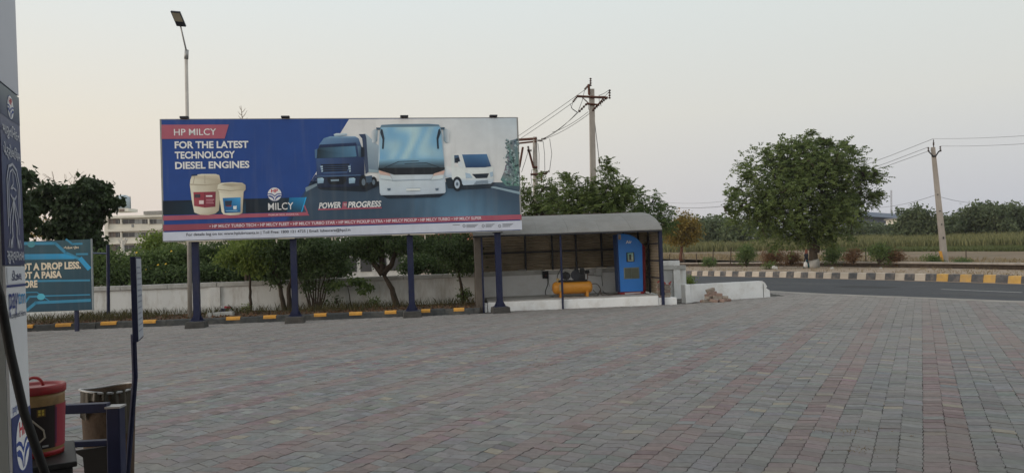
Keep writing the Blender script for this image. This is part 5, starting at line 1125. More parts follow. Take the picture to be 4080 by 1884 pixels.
tree('ficus_tree', 'dark leafy tree half hidden behind the fuel dispenser at the left edge', 'tree', b_, [[b_, at(50, 950, 33), at(40, 850, 33)]], [B(60, 720, 45, 60, 33), B(40, 800, 70, 60, 33), B(80, 850, 45, 45, 33), B(20, 700, 60, 60, 33), B(30, 900, 60, 50, 33)], 6000, .3, FG_fic, r0=.2, twigs=20, ratio=.36, clump=9, csig=.2, droop=1.1, sub=110)
b_ = at(160, 1100, 60); b_[2] = -.4
bare = thing('bare_tree', 'bare branching tree with pinkish twigs behind the teal sign board', 'tree', b_)
def rec(mb, p, d, l, r, n):
    q = p + d * l; mb.tube([p, (p + q) / 2 + RNG.normal(size=3) * l * .05, q], [r, r * .85, r * .7], 5)
    if n:
        for _ in range(3): rec(mb, q, unit(d + RNG.normal(size=3) * np.array([.55, .3, .35])), l * random.uniform(.6, .8), r * .62, n - 1)
mb = MB(); rec(mb, b_, V(0, 0, 1), 3.3, .16, 5); mb.build('branches', M_barkpale, bare)
P, dd, S, ratio, val, cp = crown_leaves([B(150, 900, 60, 50, 60)], 500, .2, .4, 4, .3); link('leaves', leaves_mesh('leaves', P, dd, S, ratio, val), FG_yel, bare)
# dead twig tip above the billboard
b_ = at(975, 1000, 30); b_[2] = -.3
dt = thing('dead_tree', 'dead twiggy tree tip poking above the billboard top edge', 'tree', b_)
MB().tube([b_, at(972, 700, 30), at(966, 480, 30), at(960, 422, 30)], [.07, .05, .018, .008], 6).build('trunk', M_barkpale, dt)
mb = MB()
for x0, y0, x1, y1 in ((965, 470, 985, 440), (964, 460, 948, 445), (962, 450, 978, 432), (966, 476, 950, 462), (961, 438, 954, 424), (966, 480, 986, 470), (968, 560, 1010, 480), (968, 580, 935, 495)): mb.tube([at(x0, y0, 30), at((x0 + x1) / 2, (y0 + y1) / 2 + 3, 30), at(x1, y1, 30)], [.012, .01, .005], 4)
mb.build('twigs', M_barkpale, dt)
# ---- shrubs over the wall, left of the billboard
G_h = 'shrubs behind the boundary wall'
for k, (px, py, rx, ry, Y, n, fm, lab) in enumerate((
    (420, 1070, 80, 60, 31, 5000, FG_mid, 'green shrub behind the wall right of the navy frame post'), (560, 1070, 90, 70, 31, 6000, FG_mid, 'green shrub behind the wall below the white building'), (690, 1060, 90, 75, 31.5, 6000, FG_mid, 'green shrub behind the wall at the first billboard post'),
    (300, 1090, 70, 45, 31, 3500, FG_dark, 'dark shrub behind the wall at the right edge of the teal board'), (618, 985, 60, 55, 33, 3000, FG_bright, 'bright green tall shrub in front of the white building'), (672, 995, 50, 55, 33.5, 2600, FG_bright, 'bright shrub tucked beside the lower left corner of the billboard'),
    (800, 1040, 90, 80, 32, 6000, FG_mid, 'green shrub behind the wall between first and second billboard posts'), (900, 1030, 90, 90, 32, 6000, FG_dark, 'dark shrub behind the wall behind the young bright tree'), (1050, 1010, 110, 95, 33, 7000, FG_dark, 'dark thicket behind the wall left of the second post'),
    (1190, 1010, 100, 90, 33, 7000, FG_dark, 'dark thicket behind the wall right of the second post'), (1300, 1000, 90, 90, 33.5, 6000, FG_dark, 'dark thicket behind the wall above the many-stemmed bush'), (1440, 975, 90, 50, 34, 4500, FG_dark, 'dark foliage behind the wall left of the leaning trunk'),
    (1580, 970, 100, 50, 34, 4500, FG_dark, 'dark foliage behind the wall under the third post'), (1700, 990, 70, 60, 34, 3000, FG_dark, 'dark foliage behind the wall right of the third post'), (1800, 1000, 80, 80, 34, 4500, FG_dark, 'dark foliage behind the wall beside the shelter'), (1360, 1075, 40, 30, 31.5, 900, FG_dark, 'small dark shrub at the wall top above the hanging shrub'), *[(480 + 95 * k, 1108 - 4 * k, 62, 34, 30.4, 2300, FG_dark, lab_) for k, lab_ in enumerate(('low dark shrub over the wall between frame post and notice stand', 'low dark shrub over the wall just right of the notice stand', 'low dark shrub over the wall left of the first billboard post', 'low dark shrub over the wall right of the first billboard post', 'low dark shrub over the wall behind the young tree trunk', 'low dark shrub over the wall right of the young tree', 'low dark shrub over the wall behind the twin trunks', 'low dark shrub over the wall right of the second post', 'low dark shrub over the wall behind the many stems'))], (1660, 1060, 60, 50, 31.5, 2200, FG_dark, 'dark low foliage over the wall at the third post'), (1760, 1070, 60, 45, 31.5, 2200, FG_dark, 'dark low foliage over the wall left of the shoots'), (1880, 1060, 40, 50, 31, 1500, FG_mid, 'green shrub behind the wall at the shelter end'))):
    shrub('wall_shrub', lab, px, py, rx, ry, Y, n, .13, fm, group=G_h)
mb = MB()
for _ in range(11):
    c = at(random.choice((596, 540, 650, 700, 580)) + random.gauss(0, 22), random.choice((1060, 1010, 1075)) + random.gauss(0, 9), 30.2); r = .05
    mb.add([c + V(-r, 0, 0), c + V(0, -r, -r * .4), c + V(r, 0, .01), c + V(0, .02, r)], [(0, 1, 2, 3)])
o = mb.build('yellow_blossom', mat('yellow_petals', (0.6, 0.4, 0.03), .6)); stuff(o, 'small yellow blossoms on the shrubs behind the wall', 'flowers')
# ---- trees and plants in the bed
def bed(px, py, Y=28.35): p = at(px, py, Y); p[2] = BZ - .06; return p
b_ = bed(997, 1240); Y = b_[1]
tree('young_tree', 'young tree with bright drooping leaves in the bed left of the second post', 'tree', b_, [[b_, at(998, 1160, Y), at(990, 1080, Y)]], [B(950, 1020, 55, 45, Y), B(1000, 1030, 60, 50, Y), B(905, 1025, 40, 28, Y), B(1040, 1010, 55, 60, Y), B(985, 985, 80, 40, Y), B(1000, 1070, 35, 22, Y)], 5200, .12, FG_bright, r0=.065, twigs=40, ratio=.26, clump=9, csig=.13, droop=1.1)
b_ = bed(1135, 1226); Y = b_[1]
tree('bed_tree', 'twin-trunked dark tree in the bed beside the second post', 'tree', b_, [[b_, at(1118, 1150, Y), at(1100, 1070, Y)], [b_ + V(.15, .05, 0), at(1150, 1150, Y), at(1175, 1070, Y)]], [B(1100, 1010, 80, 60, Y), B(1180, 1000, 80, 60, Y), B(1090, 1080, 30, 40, Y), B(1075, 1160, 12, 20, Y), B(1150, 960, 90, 40, Y)], 5200, .11, FG_dark, r0=.1, twigs=40, ratio=.3, clump=10, csig=.14)
b_ = bed(1258, 1228); Y = b_[1]
tree('bushy_tree', 'many-stemmed dark bush in the bed right of the second post', 'bush', b_, [[b_ + V((k - 4) * .045, random.uniform(-.05, .05), 0), at(1258 + (k - 4) * 11, 1150, Y), at(1262 + (k - 4) * 22, 1060 + abs(k - 4) * 5, Y)] for k in range(9)], [B(1210, 1050, 55, 70, Y), B(1290, 1040, 75, 75, Y), B(1250, 990, 110, 50, Y), B(1340, 1030, 45, 60, Y), B(1225, 1140, 25, 30, Y), B(1300, 1130, 30, 25, Y)], 6000, .1, FG_dark, M_bark, r0=.035, twigs=60, ratio=.3, clump=10, csig=.13)
b_ = bed(1398, 1218); Y = b_[1]
tree('hanging_leaf_shrub', 'slim shrub with broad hanging green leaves in front of the wall', 'shrub', b_, [[b_, at(1393, 1180, Y), at(1385, 1140, Y)]], [B(1345, 1130, 32, 12, Y), B(1400, 1120, 36, 16, Y), B(1445, 1130, 28, 15, Y), B(1460, 1158, 18, 8, Y)], 420, .15, FG_mid, r0=.025, twigs=18, ratio=.3, clump=6, csig=.08, droop=1.6)
b_ = bed(1583, 1206); Y = b_[1]; tp_ = at(1526, 1090, Y)
tree('leaning_tree', 'leaning forked tree trunk in the bed left of the third post', 'tree', b_, [[b_, at(1562, 1150, Y), tp_], [tp_, at(1490, 1050, Y), at(1470, 985, Y)], [tp_ + V(0, 0, .02), at(1522, 1030, Y), at(1520, 970, Y)], [tp_ + V(0, 0, .02), at(1560, 1055, Y), at(1580, 990, Y)]], [B(1470, 960, 80, 45, Y), B(1560, 950, 90, 40, Y), B(1630, 975, 50, 35, Y), B(1420, 990, 45, 35, Y), B(1500, 1010, 45, 25, Y)], 5200, .11, FG_dark, r0=.13, twigs=40, ratio=.3, clump=10, csig=.15)
b_ = bed(1846, 1186); Y = b_[1]
tree('bed_tree', 'dark tree with long thin shoots in the bed next to the shelter', 'tree', b_, [[b_, at(1838, 1140, Y), at(1826, 1085, Y)]], [B(1790, 1060, 45, 30, Y), B(1850, 1065, 45, 30, Y), B(1830, 1000, 70, 50, Y), B(1770, 1000, 40, 50, Y), B(1860, 960, 50, 30, Y), B(1850, 1165, 22, 22, Y)], 3600, .11, FG_dark, r0=.075, twigs=30, ratio=.26, clump=10, csig=.13)
mb = MB()
sho = thing('bamboo_clump', 'clump of thin bamboo-like shoots behind the wall left of the shelter', 'bamboo', at(1800, 1110, 31))
for k in range(34):
    x = 1740 + random.uniform(0, 130); p0 = at(x, 1130, 31); p1 = at(x + random.uniform(10, 60), 930 + random.uniform(-30, 40), 31 + random.uniform(-.5, 1)); MB
    mb.tube(wob(p0, p1, 4, .02), [.014, .012, .01, .008, .004], 4)
o = mb.build('shoots', M_bark, sho); o['kind'] = 'stuff'
G_b = 'small plants along the bed'
for px, py, rx, ry, n, fm, lab in ((1342, 1195, 12, 16, 120, FG_dark, 'small dark plant at the wall pier in the bed'), (1500, 1196, 18, 16, 160, FG_mid, 'small leafy plant left of the leaning trunk foot'), (1850, 1170, 24, 20, 350, FG_mid, 'leafy plant at the foot of the tree beside the shelter'), (980, 1225, 12, 12, 140, FG_bright, 'small bright sprout at the foot of the young tree'), (1295, 1205, 8, 14, 70, FG_dark, 'tiny sprig right of the many-stemmed bush')):
    p = bed(px, py + ry); shrub('bed_plant', lab, px, py, rx, ry, p[1], n, .07, fm, 'plant', G_b)
FG_grass = foliage('bed_grass', (0.05, 0.055, 0.022), (0.14, 0.12, 0.05), .25)
P = []
for _ in range(15000):
    s = random.uniform(-20.5, send - .2); p = KF(s, .3, 0); ww = WF.st(p); dmax = -ww[1] - .15; u = random.random() ** .55
    dens = .5 + .5 * math.sin(s * 1.1) * math.sin(s * .37 + 1)
    if random.random() > dens * (1.0 if s < 5 else .6) + .15: continue
    q = p + KF.n * (u * dmax); P.append((q[0], q[1], BZ))
blades('bed_grass', P, .3, .008, .55, FG_grass, label='ragged grass and weeds growing along the foot of the wall', cat='grass')
FG_lit = foliage('litter_leaf', (0.06, 0.03, 0.018), (0.2, 0.105, 0.05), 0)
n = 5200; ss = RNG.uniform(-20, send - .2, n); uu = RNG.random(n) ** 1.2
P = np.array([KF(s, .2, 0) for s in ss]); P = P + KF.n * (uu * 2.6)[:, None]; P[:, 2] = BZ + .045
dd = unit(RNG.normal(size=(n, 3)) * np.array([1, 1, .3])); me = leaves_mesh('leaf_litter', P, dd, RNG.uniform(.05, .11, n), .35, RNG.random(n))
stuff(link('leaf_litter', me, FG_lit), 'brown fallen leaves covering the soil of the bed', 'leaves')
# ------------------------------------------------------------------ power poles and lines
def c1(x, y, Y): return at(2000 + x / 1.92, 280 + y / 1.92, Y)
def c3(x, y, Y): return at(3280 + x / 2.38, 500 + y / 2.38, Y)
M_pole = mat('pole_concrete', (0.36, 0.33, 0.3), 0.9, 0.2, 3, 0.4, 20, dirt=(0.2, 0.17, 0.14), dirt_amt=.5, stretch=(1, 1, .3))
def strut(p, q, w, m, name, par):
    return MB().tube([p, q], w, 4).build(name, m, par)
def insul(p, q, par, n=5, r=.05):
    p = np.array(p); q = np.array(q); P_ = []; R_ = []
    for k in range(n):
        for f, rr in ((.1, .35), (.3, 1), (.6, 1), (.9, .35)): P_.append(p + (q - p) * (k + f) / n); R_.append(r * rr)
    return MB().tube(P_, R_, 8).build('insulator', M_insul, par, True)
def sag(a, b, s, n=14):
    a = np.array(a, float); b = np.array(b, float); return [a + (b - a) * k / n - V(0, 0, s * 4 * (k / n) * (1 - k / n)) for k in range(n + 1)]
def wire(label, a, b, s, r=.014):
    o = MB().tube(sag(a, b, s), r, 5).build('power_wire', M_wire, None); return tag(o, label, 'wire', 'overhead power wires')
Y = 38; b_ = at(2366, 1080, Y); b_[2] = -.45
pa = thing('power_pole', 'tall concrete power pole with rusty crossarm rising behind the shelter', 'power pole', b_)
tpA = c1(686, 146, Y); fr = Frame(b_, .12)
MB().hexa([b_ + fr.u * a_ + fr.n * c_ for a_, c_ in ((-.15, -.12), (.15, -.12), (.15, .12), (-.15, .12))] + [tpA + fr.u * a_ + fr.n * c_ for a_, c_ in ((-.12, -.09), (.12, -.09), (.12, .09), (-.12, .09))]).build('shaft', M_pole, pa)
ax0, ax1 = c1(570, 200, Y - .15), c1(810, 212, Y - .15)
strut(ax0, ax1, .06, M_rust, 'crossarm', pa); strut(c1(645, 258, Y - .15), c1(745, 266, Y - .15), .05, M_rust, 'lower_arm', pa); strut(c1(664, 108, Y - .1), c1(667, 190, Y - .1), .06, M_rust, 'top_bracket', pa)
strut(c1(610, 205, Y - .13), c1(672, 262, Y - .13), .025, M_rust, 'brace', pa); strut(c1(780, 212, Y - .13), c1(700, 300, Y - .13), .03, M_rust, 'brace', pa)
for p, q in (((678, 125), (678, 58)), ((823, 222), (824, 146))): insul(c1(*p, Y), c1(*q, Y), pa, 4, .06)
st_ = [((660, 118), (632, 150)), ((572, 206), (542, 246)), ((650, 256), (586, 322)), ((800, 214), (745, 260)), ((745, 262), (690, 312))]
for p, q in st_: insul(c1(*p, Y - .05), c1(*q, Y - .1), pa, 4, .06)
for P_ in ([(632, 152), (615, 230), (582, 318)], [(542, 248), (530, 290), (580, 324)], [(520, 258), (540, 300), (572, 322)], [(742, 190), (744, 240), (760, 275)], [(824, 150), (780, 180), (742, 195)], [(824, 160), (790, 200), (744, 200)], [(660, 262), (662, 300), (690, 318)]):
    MB().tube([c1(*p, Y - .05) for p in P_], .014, 5).build('jumper', M_wire, pa, True)
Yg = Y + .4; MB().tube([c1(705, 362, Y), c1(744, 690, Yg), c1(765, 900, Yg), c1(790, 1130, Yg)], .018, 5).build('guy_wire', M_wire, pa); MB().tube([c1(744, 680, Yg), c1(747, 712, Yg)], .05, 8).build('guy_insulator', M_insul, pa)
# double pole structure
Y = 43; b_ = at(2136, 1080, Y); b_[2] = -.45; b2 = at(1960, 1080, 46); b2[2] = -.45
pb_ = thing('double_power_pole', 'double power pole with rusty steel channel frame beside the billboard edge', 'power pole', b_)
tB = c1(252, 512, Y); tB2 = at(1955, 560, 46)
MB().tube([b_, (b_ + tB) / 2, tB], [.17, .15, .12], 10).build('shaft', M_pole, pb_, True); MB().tube([b2, tB2], [.17, .12], 10).build('shaft', M_pole, pb_, True)
strut(c1(262, 524, Y - .18), tB2 + V(0, -.18, -.1), .075, M_rust, 'top_channel', pb_); strut(c1(262, 545, Y - .18), tB2 + V(0, -.18, -.38), .05, M_rust, 'channel', pb_)
strut(c1(205, 612, Y - .15), c1(242, 750, Y - .15), .06, M_rust, 'brace', pb_); strut(c1(160, 588, Y - .3), c1(133, 745, Y - .3), .06, M_rust, 'brace', pb_); strut(c1(236, 742, Y - .16), c1(272, 742, Y - .16), .06, M_rust, 'clamp', pb_)
strut(c1(218, 798, Y - .2), c1(345, 790, Y - .2), .06, M_rust, 'lower_arm', pb_); strut(c1(302, 770, Y - .2), c1(303, 845, Y - .2), .06, M_rust, 'fuse_carrier', pb_)
for p, q in (((270, 538), (312, 540)), ((300, 530), (340, 520)), ((200, 580), (205, 620)), ((318, 792), (365, 770)), ((192, 612), (228, 615))): insul(c1(*p, Y - .2), c1(*q, Y - .2), pb_, 4, .07)
for P_ in ([(275, 560), (284, 640), (282, 760)], [(315, 545), (326, 640), (328, 780)], [(365, 525), (381, 640), (364, 768)], [(200, 620), (180, 690), (150, 780)], [(228, 760), (222, 820), (232, 890)]):
    MB().tube([c1(*p, Y - .2) for p in P_], .016, 5).build('jumper', M_wire, pb_, True)
ends = (((632, 152), (-40, 610), 46), ((542, 248), (-40, 640), 46), ((585, 322), (300, 532), 43), ((575, 324), (330, 522), 43), ((660, 318), (385, 475), 43), ((692, 314), (345, 520), 43))
for k, (p, q, Y2) in enumerate(ends):
    wire(('topmost wire from power pole down to behind the billboard', 'second wire from power pole down to behind the billboard', 'left wire of the bundle between power pole and double pole', 'second wire of the bundle between power pole and double pole', 'third wire of the bundle between power pole and double pole', 'lowest wire between power pole and double pole')[k], c1(*p, 37.9), c1(*q, Y2 - .2), .12 if k > 1 else .05, .013)
# leaning pole across the road
Y = 57; b_ = at(3766, 1066, Y); tR = c3(1040, 208, Y)
pr = thing('leaning_power_pole', 'leaning concrete power pole with V bracket across the road at right', 'power pole', b_)
b_ = b_ - (tR - b_) / np.linalg.norm(tR - b_) * .5; fr = Frame(b_, -.2)
MB().hexa([b_ + fr.u * a_ + fr.n * c_ for a_, c_ in ((-.23, -.14), (.23, -.14), (.23, .14), (-.23, .14))] + [tR + fr.u * a_ + fr.n * c_ for a_, c_ in ((-.13, -.09), (.13, -.09), (.13, .09), (-.13, .09))]).build('shaft', M_pole, pr)
for k in range(5):
    y = (655, 812, 938, 1070, 1060)[k]; p = c3(1085 + (y - 655) * .13, y, Y - .2); MB().tube([p, p + V(0, -.04, 0)], .05, 6).build('hole', M_steel, pr)
p0, p1 = at(3748, 1000, Y - .24), at(3763, 1052, Y - .24); wv = fr.u * .2
MB().prism([p0 - V(.12, 0, 0), p0 + V(.08, 0, 0), p1 + V(.02, 0, 0), p1 - V(.17, 0, 0)], V(0, .06, 0)).build('yellow_band', M_yel, pr)
strut(c3(1045, 295, Y - .15), c3(998, 245, Y - .15), .05, M_steel, 'bracket_arm', pr); strut(c3(1065, 295, Y - .15), c3(1095, 248, Y - .15), .05, M_steel, 'bracket_arm', pr); strut(c3(1095, 248, Y - .15), c3(1120, 240, Y - .15), .05, M_steel, 'bracket_arm', pr); strut(c3(1030, 292, Y - .15), c3(1070, 292, Y - .15), .06, M_steel, 'clamp', pr)
strut(c3(1047, 215, Y), c3(1046, 135, Y), .04, M_steel, 'top_spike', pr)
for p, q in (((998, 246), (997, 205)), ((1112, 242), (1109, 196)), ((1046, 190), (1047, 160))): insul(c3(*p, Y - .15), c3(*q, Y - .15), pr, 3, .07)
ext = lambda p, q: p + (q - p) * 2.4
wire('top wire running from the leaning pole to the right edge', c3(1047, 126, Y), ext(c3(1047, 126, Y), c3(1990, 32, 40)), .35, .011)
wire('lower wire running from the leaning pole to the right edge', c3(1109, 196, Y), ext(c3(1109, 196, Y), c3(1990, 108, 40)), .35, .011)
wire('top wire running left from the leaning pole through the big tree', c3(1047, 126, Y), at(2540, 786, 130), 2.6, .016)
wire('middle wire running left from the leaning pole through the big tree', c3(997, 206, Y), at(2560, 806, 130), 2.4, .016)
wire('lowest wire running left from the leaning pole through the big tree', c3(1030, 232, Y), at(2580, 811, 130), 2.2, .016)
wire('thin distant wire low behind the leaning pole, left half', at(3725, 778, 118), at(3440, 828, 150), .6, .03)
wire('thin distant wire low behind the leaning pole, right half', at(3725, 778, 118), at(3960, 806, 150), .6, .03)

# ------------------------------------------------------------------ buildings far off
M_bld = mat('cream_plaster', (0.72, 0.69, 0.61), 0.9, 0.08, .3, dirt=(0.5, 0.46, 0.4), dirt_amt=.4, dscale=.2)
M_win = mat('dark_window', (0.06, 0.06, 0.065), 0.3, 0.2, .5); M_winb = mat('brown_shutter', (0.16, 0.12, 0.1), 0.6, 0.2, .5); M_wing = mat('grey_blind', (0.26, 0.27, 0.27), .6, .1, .5)
Y = 180
def cL(x, y): return (100 + x / 3.305, 640 + y / 3.305)
WB = Frame(at(423, 1000, Y), math.radians(2))
def wb(px, py, t=0): return on_plane(WB, t, px, py)
bld = thing('white_building', 'pale three-storey building with horizontal window bands beyond the wall', 'building', WB(8, 0, -.5))
def wbox(x0, y0, x1, y1, t0, t1, m, name, par): a_, b_ = wb(*cL(x0, y1)), wb(*cL(x1, y0)); return MB().box(WB, a_[0], b_[0], t0, t1, a_[1], b_[1]).build(name, m, par)
sR = 3200
lowz = 1500
for y0, y1, nm in ((668, 766, 'parapet_band'), (835, 940, 'spandrel_band'), (1010, 1104, 'spandrel_band')): wbox(1070, y0, sR, y1, -.6, 10, M_bld, nm, bld)
wbox(1095, 660, sR, lowz, .2, 10, M_bld, 'wall', bld)
wbox(1072, 668, 1098, lowz, -.5, .19, M_bld, 'corner_column', bld)
for y0, y1 in ((770, 832), (944, 1008), (1108, 1190)):
    for x0, x1, m in ((1100, 1190, M_winb), (1192, 1262, M_win), (1288, 1440, M_win), (1442, 1540, M_wing), (1545, 1625, M_win), (1645, 1728, M_win), (1730, 1815, M_wing), (1850, 1990, M_win), (2040, 2180, M_win), (2230, 2400, M_wing)):
        w = wbox(x0, y0, x1, y1, .05, .195, m, 'window', bld); xm = (x0 + x1) / 2; wbox(xm - 2, y0, xm + 2, y1, .0, .049, M_wing, 'mullion', w)
    for x in (1272, 1634, 1830, 2010): wbox(x - 8, y0 - 4, x + 8, y1 + 4, -.4, .04, M_bld, 'column', bld)
wbox(1424, 838, 1450, 880, -.9, -.61, M_wing, 'air_conditioner', bld)
rm = wbox(1082, 618, 1304, 667, 2, 7, M_bld, 'roof_room', bld); wbox(1090, 630, 1180, 666, 1.9, 1.99, M_win, 'opening', rm); wbox(1190, 630, 1256, 666, 1.9, 1.99, M_winb, 'opening', rm)
wbox(1558, 656, sR, 667, 0, 9, M_conc, 'roof_slab', bld)
p = wb(*cL(1186, 618)); MB().tube([WB(p[0], 4, p[1]), WB(p[0], 4, p[1] + 2.6), WB(p[0], 4, p[1] + 3.2)], [1.7, 1.7, .8], 16).build('water_tank', mat('pale_blue_plastic', (0.42, 0.5, 0.55), .5), bld, True)
p = wb(*cL(1282, 618)); MB().tube([WB(p[0], 4, p[1]), WB(p[0], 4, p[1] + 3)], .07, 5).build('antenna', M_steel, bld)
# white lamp with curved arms in front of it
Y = 70; b_ = at(493, 1060, Y); b_[2] = -.5; lm = thing('white_lamp_post', 'white lamp post with upturned arms in front of the pale building', 'lamp post', b_)
M_lw = mat('lamp_white', (0.6, 0.58, 0.54), .5, .05)
MB().tube([b_, at(489, 958, Y)], [.16, .12], 8).build('post', M_lw, lm)
for dx in (-18, -7, 10, 17): MB().tube([at(489, 978, Y), at(489 + dx * .5, 972, Y), at(489 + dx, 952 if abs(dx) > 12 else 946, Y)], [.09, .08, .1], 6).build('arm', M_lw, lm)
# house seen through the bed trees
HF = Frame(at(1330, 1100, 62), math.radians(4)); h0 = HF.st(at(1330, 1100, 62))[0]; h1 = HF.st(at(1920, 1080, 62))[0]
hs_ = thing('pale_house', 'pale house with terracotta roof glimpsed between the bed trees', 'house', HF((h0 + h1) / 2, 0, -.4))
MB().box(HF, h0, h1 * .52, 0, 6, -.45, 3.1).build('white_wall', mat('house_white', (0.55, 0.54, 0.52), .9), hs_); MB().box(HF, h1 * .525, h1, -.6, 6, -.45, 2.6).build('pink_wall', mat('house_pink', (0.5, 0.42, 0.36), .9), hs_)
MB().prism([HF(h1 * .5, -1, 2.62), HF(h1 * .5, -1, 2.8), HF(h1 * .5, 2.6, 4.3), HF(h1 * .5, 6.5, 2.8), HF(h1 * .5, 6.5, 2.62)], HF.u * (h1 * .53)).build('roof', mat('terracotta', (0.3, 0.1, 0.06), .9, .3, 3), hs_)
for k in range(4): s = h0 + (h1 - h0) * (.08 + k * .1); MB().box(HF, s, s + .9, -.05, -.001, 1, 2.2).build('window', M_win, hs_)
# shed, mast and pale houses beyond the field
Y = 230; a_, b_ = at(3395, 840, Y), at(3592, 859, Y + 8); SF = Frame(a_, math.atan2(b_[1] - a_[1], b_[0] - a_[0])); L_ = np.linalg.norm((b_ - a_)[:2])
sh_ = thing('blue_grey_shed', 'long blue-grey shed roof beyond the field right of the big tree', 'shed', SF(L_ / 2, 0, 2))
za, zb_ = a_[2], b_[2]
MB().hexa([SF(-6, -6, za - 4), SF(L_, -6, za - 4), SF(L_, 10, za - 4), SF(-6, 10, za - 4), SF(-6, -6, za - 1.8), SF(L_, -6, zb_ - 1.8), SF(L_, 10, zb_ - 1.8), SF(-6, 10, za - 1.8)]).build('wall', mat('shed_wall', (0.12, 0.14, 0.19), .8), sh_)
MB().prism([SF(-6, -7, za - 1.7), SF(-6, 0, za + .4), SF(-6, 11, za - 2), SF(-6, 11, za - 2.2), SF(-6, 0, za + .2), SF(-6, -7, za - 1.9)], SF.u * (L_ + 6) + V(0, 0, zb_ - za)).build('roof', mat('shed_roof', (0.09, 0.115, 0.17), .6, .1, .3), sh_)
Y = 300; b_ = at(3552, 900, Y); t_ = at(3551, 758, Y); ms_ = thing('lattice_mast', 'thin lattice mast on the horizon left of the leaning pole', 'mast', b_)
M_mast = mat('mast_grey', (0.3, 0.3, 0.32), .7); mb = MB(); w = .34
for a_ in range(3): o_ = V(math.cos(a_ * 2.1) * w, math.sin(a_ * 2.1) * w, 0); mb.tube([b_ + o_, t_ + o_ * .7], .06, 4)
mb.build('legs', M_mast, ms_); mb = MB(); k = 0
for k in range(12):
    f0, f1 = k / 12, (k + 1) / 12
    for a_ in range(3):
        o0 = V(math.cos(a_ * 2.1) * w, math.sin(a_ * 2.1) * w, 0); o1 = V(math.cos(a_ * 2.1 + 2.1) * w, math.sin(a_ * 2.1 + 2.1) * w, 0); mb.tube([b_ + (t_ - b_) * f0 + o0, b_ + (t_ - b_) * f1 + o1], .04, 3)
mb.build('bracing', M_mast, ms_)
def far_house(label, px0, px1, y0, y1, Y, roof):
    f_ = Frame(at(px0, y1, Y), -.1); a_, b_ = on_plane(f_, 0, px0, y1), on_plane(f_, 0, px1, y0); t = thing('far_house', label, 'house', f_(0, 0, a_[1]))
    MB().box(f_, a_[0], b_[0], 0, 7, a_[1] - 1, b_[1]).build('wall', M_bld, t); MB().box(f_, a_[0] - .4, b_[0] + .4, -.5, 7.4, b_[1] + .001, b_[1] + .35).build('roof', roof, t)
    w = (b_[0] - a_[0]); n = max(2, int(w / 2.5))
    for k in range(n): s = a_[0] + w * (k + .3) / n; MB().box(f_, s, s + .9, -.05, -.001, a_[1] + (b_[1] - a_[1]) * .45, a_[1] + (b_[1] - a_[1]) * .8).build('window', M_win, t)
far_house('pale house glimpsed through a gap in the far right trees', 3860, 3950, 868, 925, 165, M_bld)
far_house('small white shed beside the long blue-grey roof', 3572, 3620, 872, 900, 200, M_roof)
far_house('pale house half hidden left of the big lone tree', 2960, 3010, 903, 925, 190, M_bld)

# ------------------------------------------------------------------ person walking on the verge
PB = at(3214, 1074, 60.6); PH = 1.56
per = thing('person', 'person in dark tunic and teal trousers walking along the verge with a bag', 'person', PB)
def body_mesh():
    J = {'pel': (0, 0, .86), 'spn': (.01, 0, 1.02), 'chs': (.02, 0, 1.2), 'nck': (.03, 0, 1.33), 'hd0': (.05, 0, 1.4), 'hd1': (.06, 0, 1.52),
         'lh': (-.02, -.085, .82), 'lk': (-.1, -.09, .46), 'la': (-.3, -.09, .1), 'lt': (-.2, -.1, .03), 'rh': (.02, .085, .82), 'rk': (.17, .09, .46), 'ra': (.24, .09, .08), 'rt': (.38, .09, .03),
         'ls': (.02, -.18, 1.27), 'le': (-.06, -.23, 1.02), 'lw': (-.14, -.22, .79), 'lf': (-.15, -.22, .7), 'rs': (.02, .18, 1.27), 're': (.1, .22, 1.06), 'rw': (.2, .16, 1.22), 'rf': (.2, .13, 1.3)}
    Rr = {'pel': .13, 'spn': .115, 'chs': .13, 'nck': .05, 'hd0': .075, 'hd1': .085, 'lh': .085, 'lk': .055, 'la': .038, 'lt': .035, 'rh': .085, 'rk': .055, 'ra': .038, 'rt': .035, 'ls': .055, 'le': .04, 'lw': .03, 'lf': .03, 'rs': .055, 're': .04, 'rw': .03, 'rf': .03}
    E_ = [('pel', 'spn'), ('spn', 'chs'), ('chs', 'nck'), ('nck', 'hd0'), ('hd0', 'hd1'), ('pel', 'lh'), ('lh', 'lk'), ('lk', 'la'), ('la', 'lt'), ('pel', 'rh'), ('rh', 'rk'), ('rk', 'ra'), ('ra', 'rt'), ('chs', 'ls'), ('ls', 'le'), ('le', 'lw'), ('lw', 'lf'), ('chs', 'rs'), ('rs', 're'), ('re', 'rw'), ('rw', 'rf')]
    ks = list(J); me = bpy.data.meshes.new('skeleton'); me.from_pydata([J[k] for k in ks], [(ks.index(a_), ks.index(b_)) for a_, b_ in E_], [])
    o = bpy.data.objects.new('skeleton', me); COL.objects.link(o); o.modifiers.new('s', 'SKIN'); sub = o.modifiers.new('u', 'SUBSURF'); sub.levels = 2
    for i, k in enumerate(ks): o.data.skin_vertices[0].data[i].radius = (Rr[k], Rr[k]); o.data.skin_vertices[0].data[i].use_root = (k == 'pel')
    dg = bpy.context.evaluated_depsgraph_get(); m2 = bpy.data.meshes.new_from_object(o.evaluated_get(dg)); bpy.data.objects.remove(o)
    for p in m2.polygons: p.use_smooth = True
    return m2
bm_ = body_mesh(); bm_.name = 'body'; sc_ = PH / 1.6
for v in bm_.vertices: v.co = Vector(PB) + v.co * sc_
link('body', bm_, mat('skin', (0.17, 0.085, 0.055), .6, .05), per)
def pl_(x, y, z): return PB + V(x, y, z) * sc_
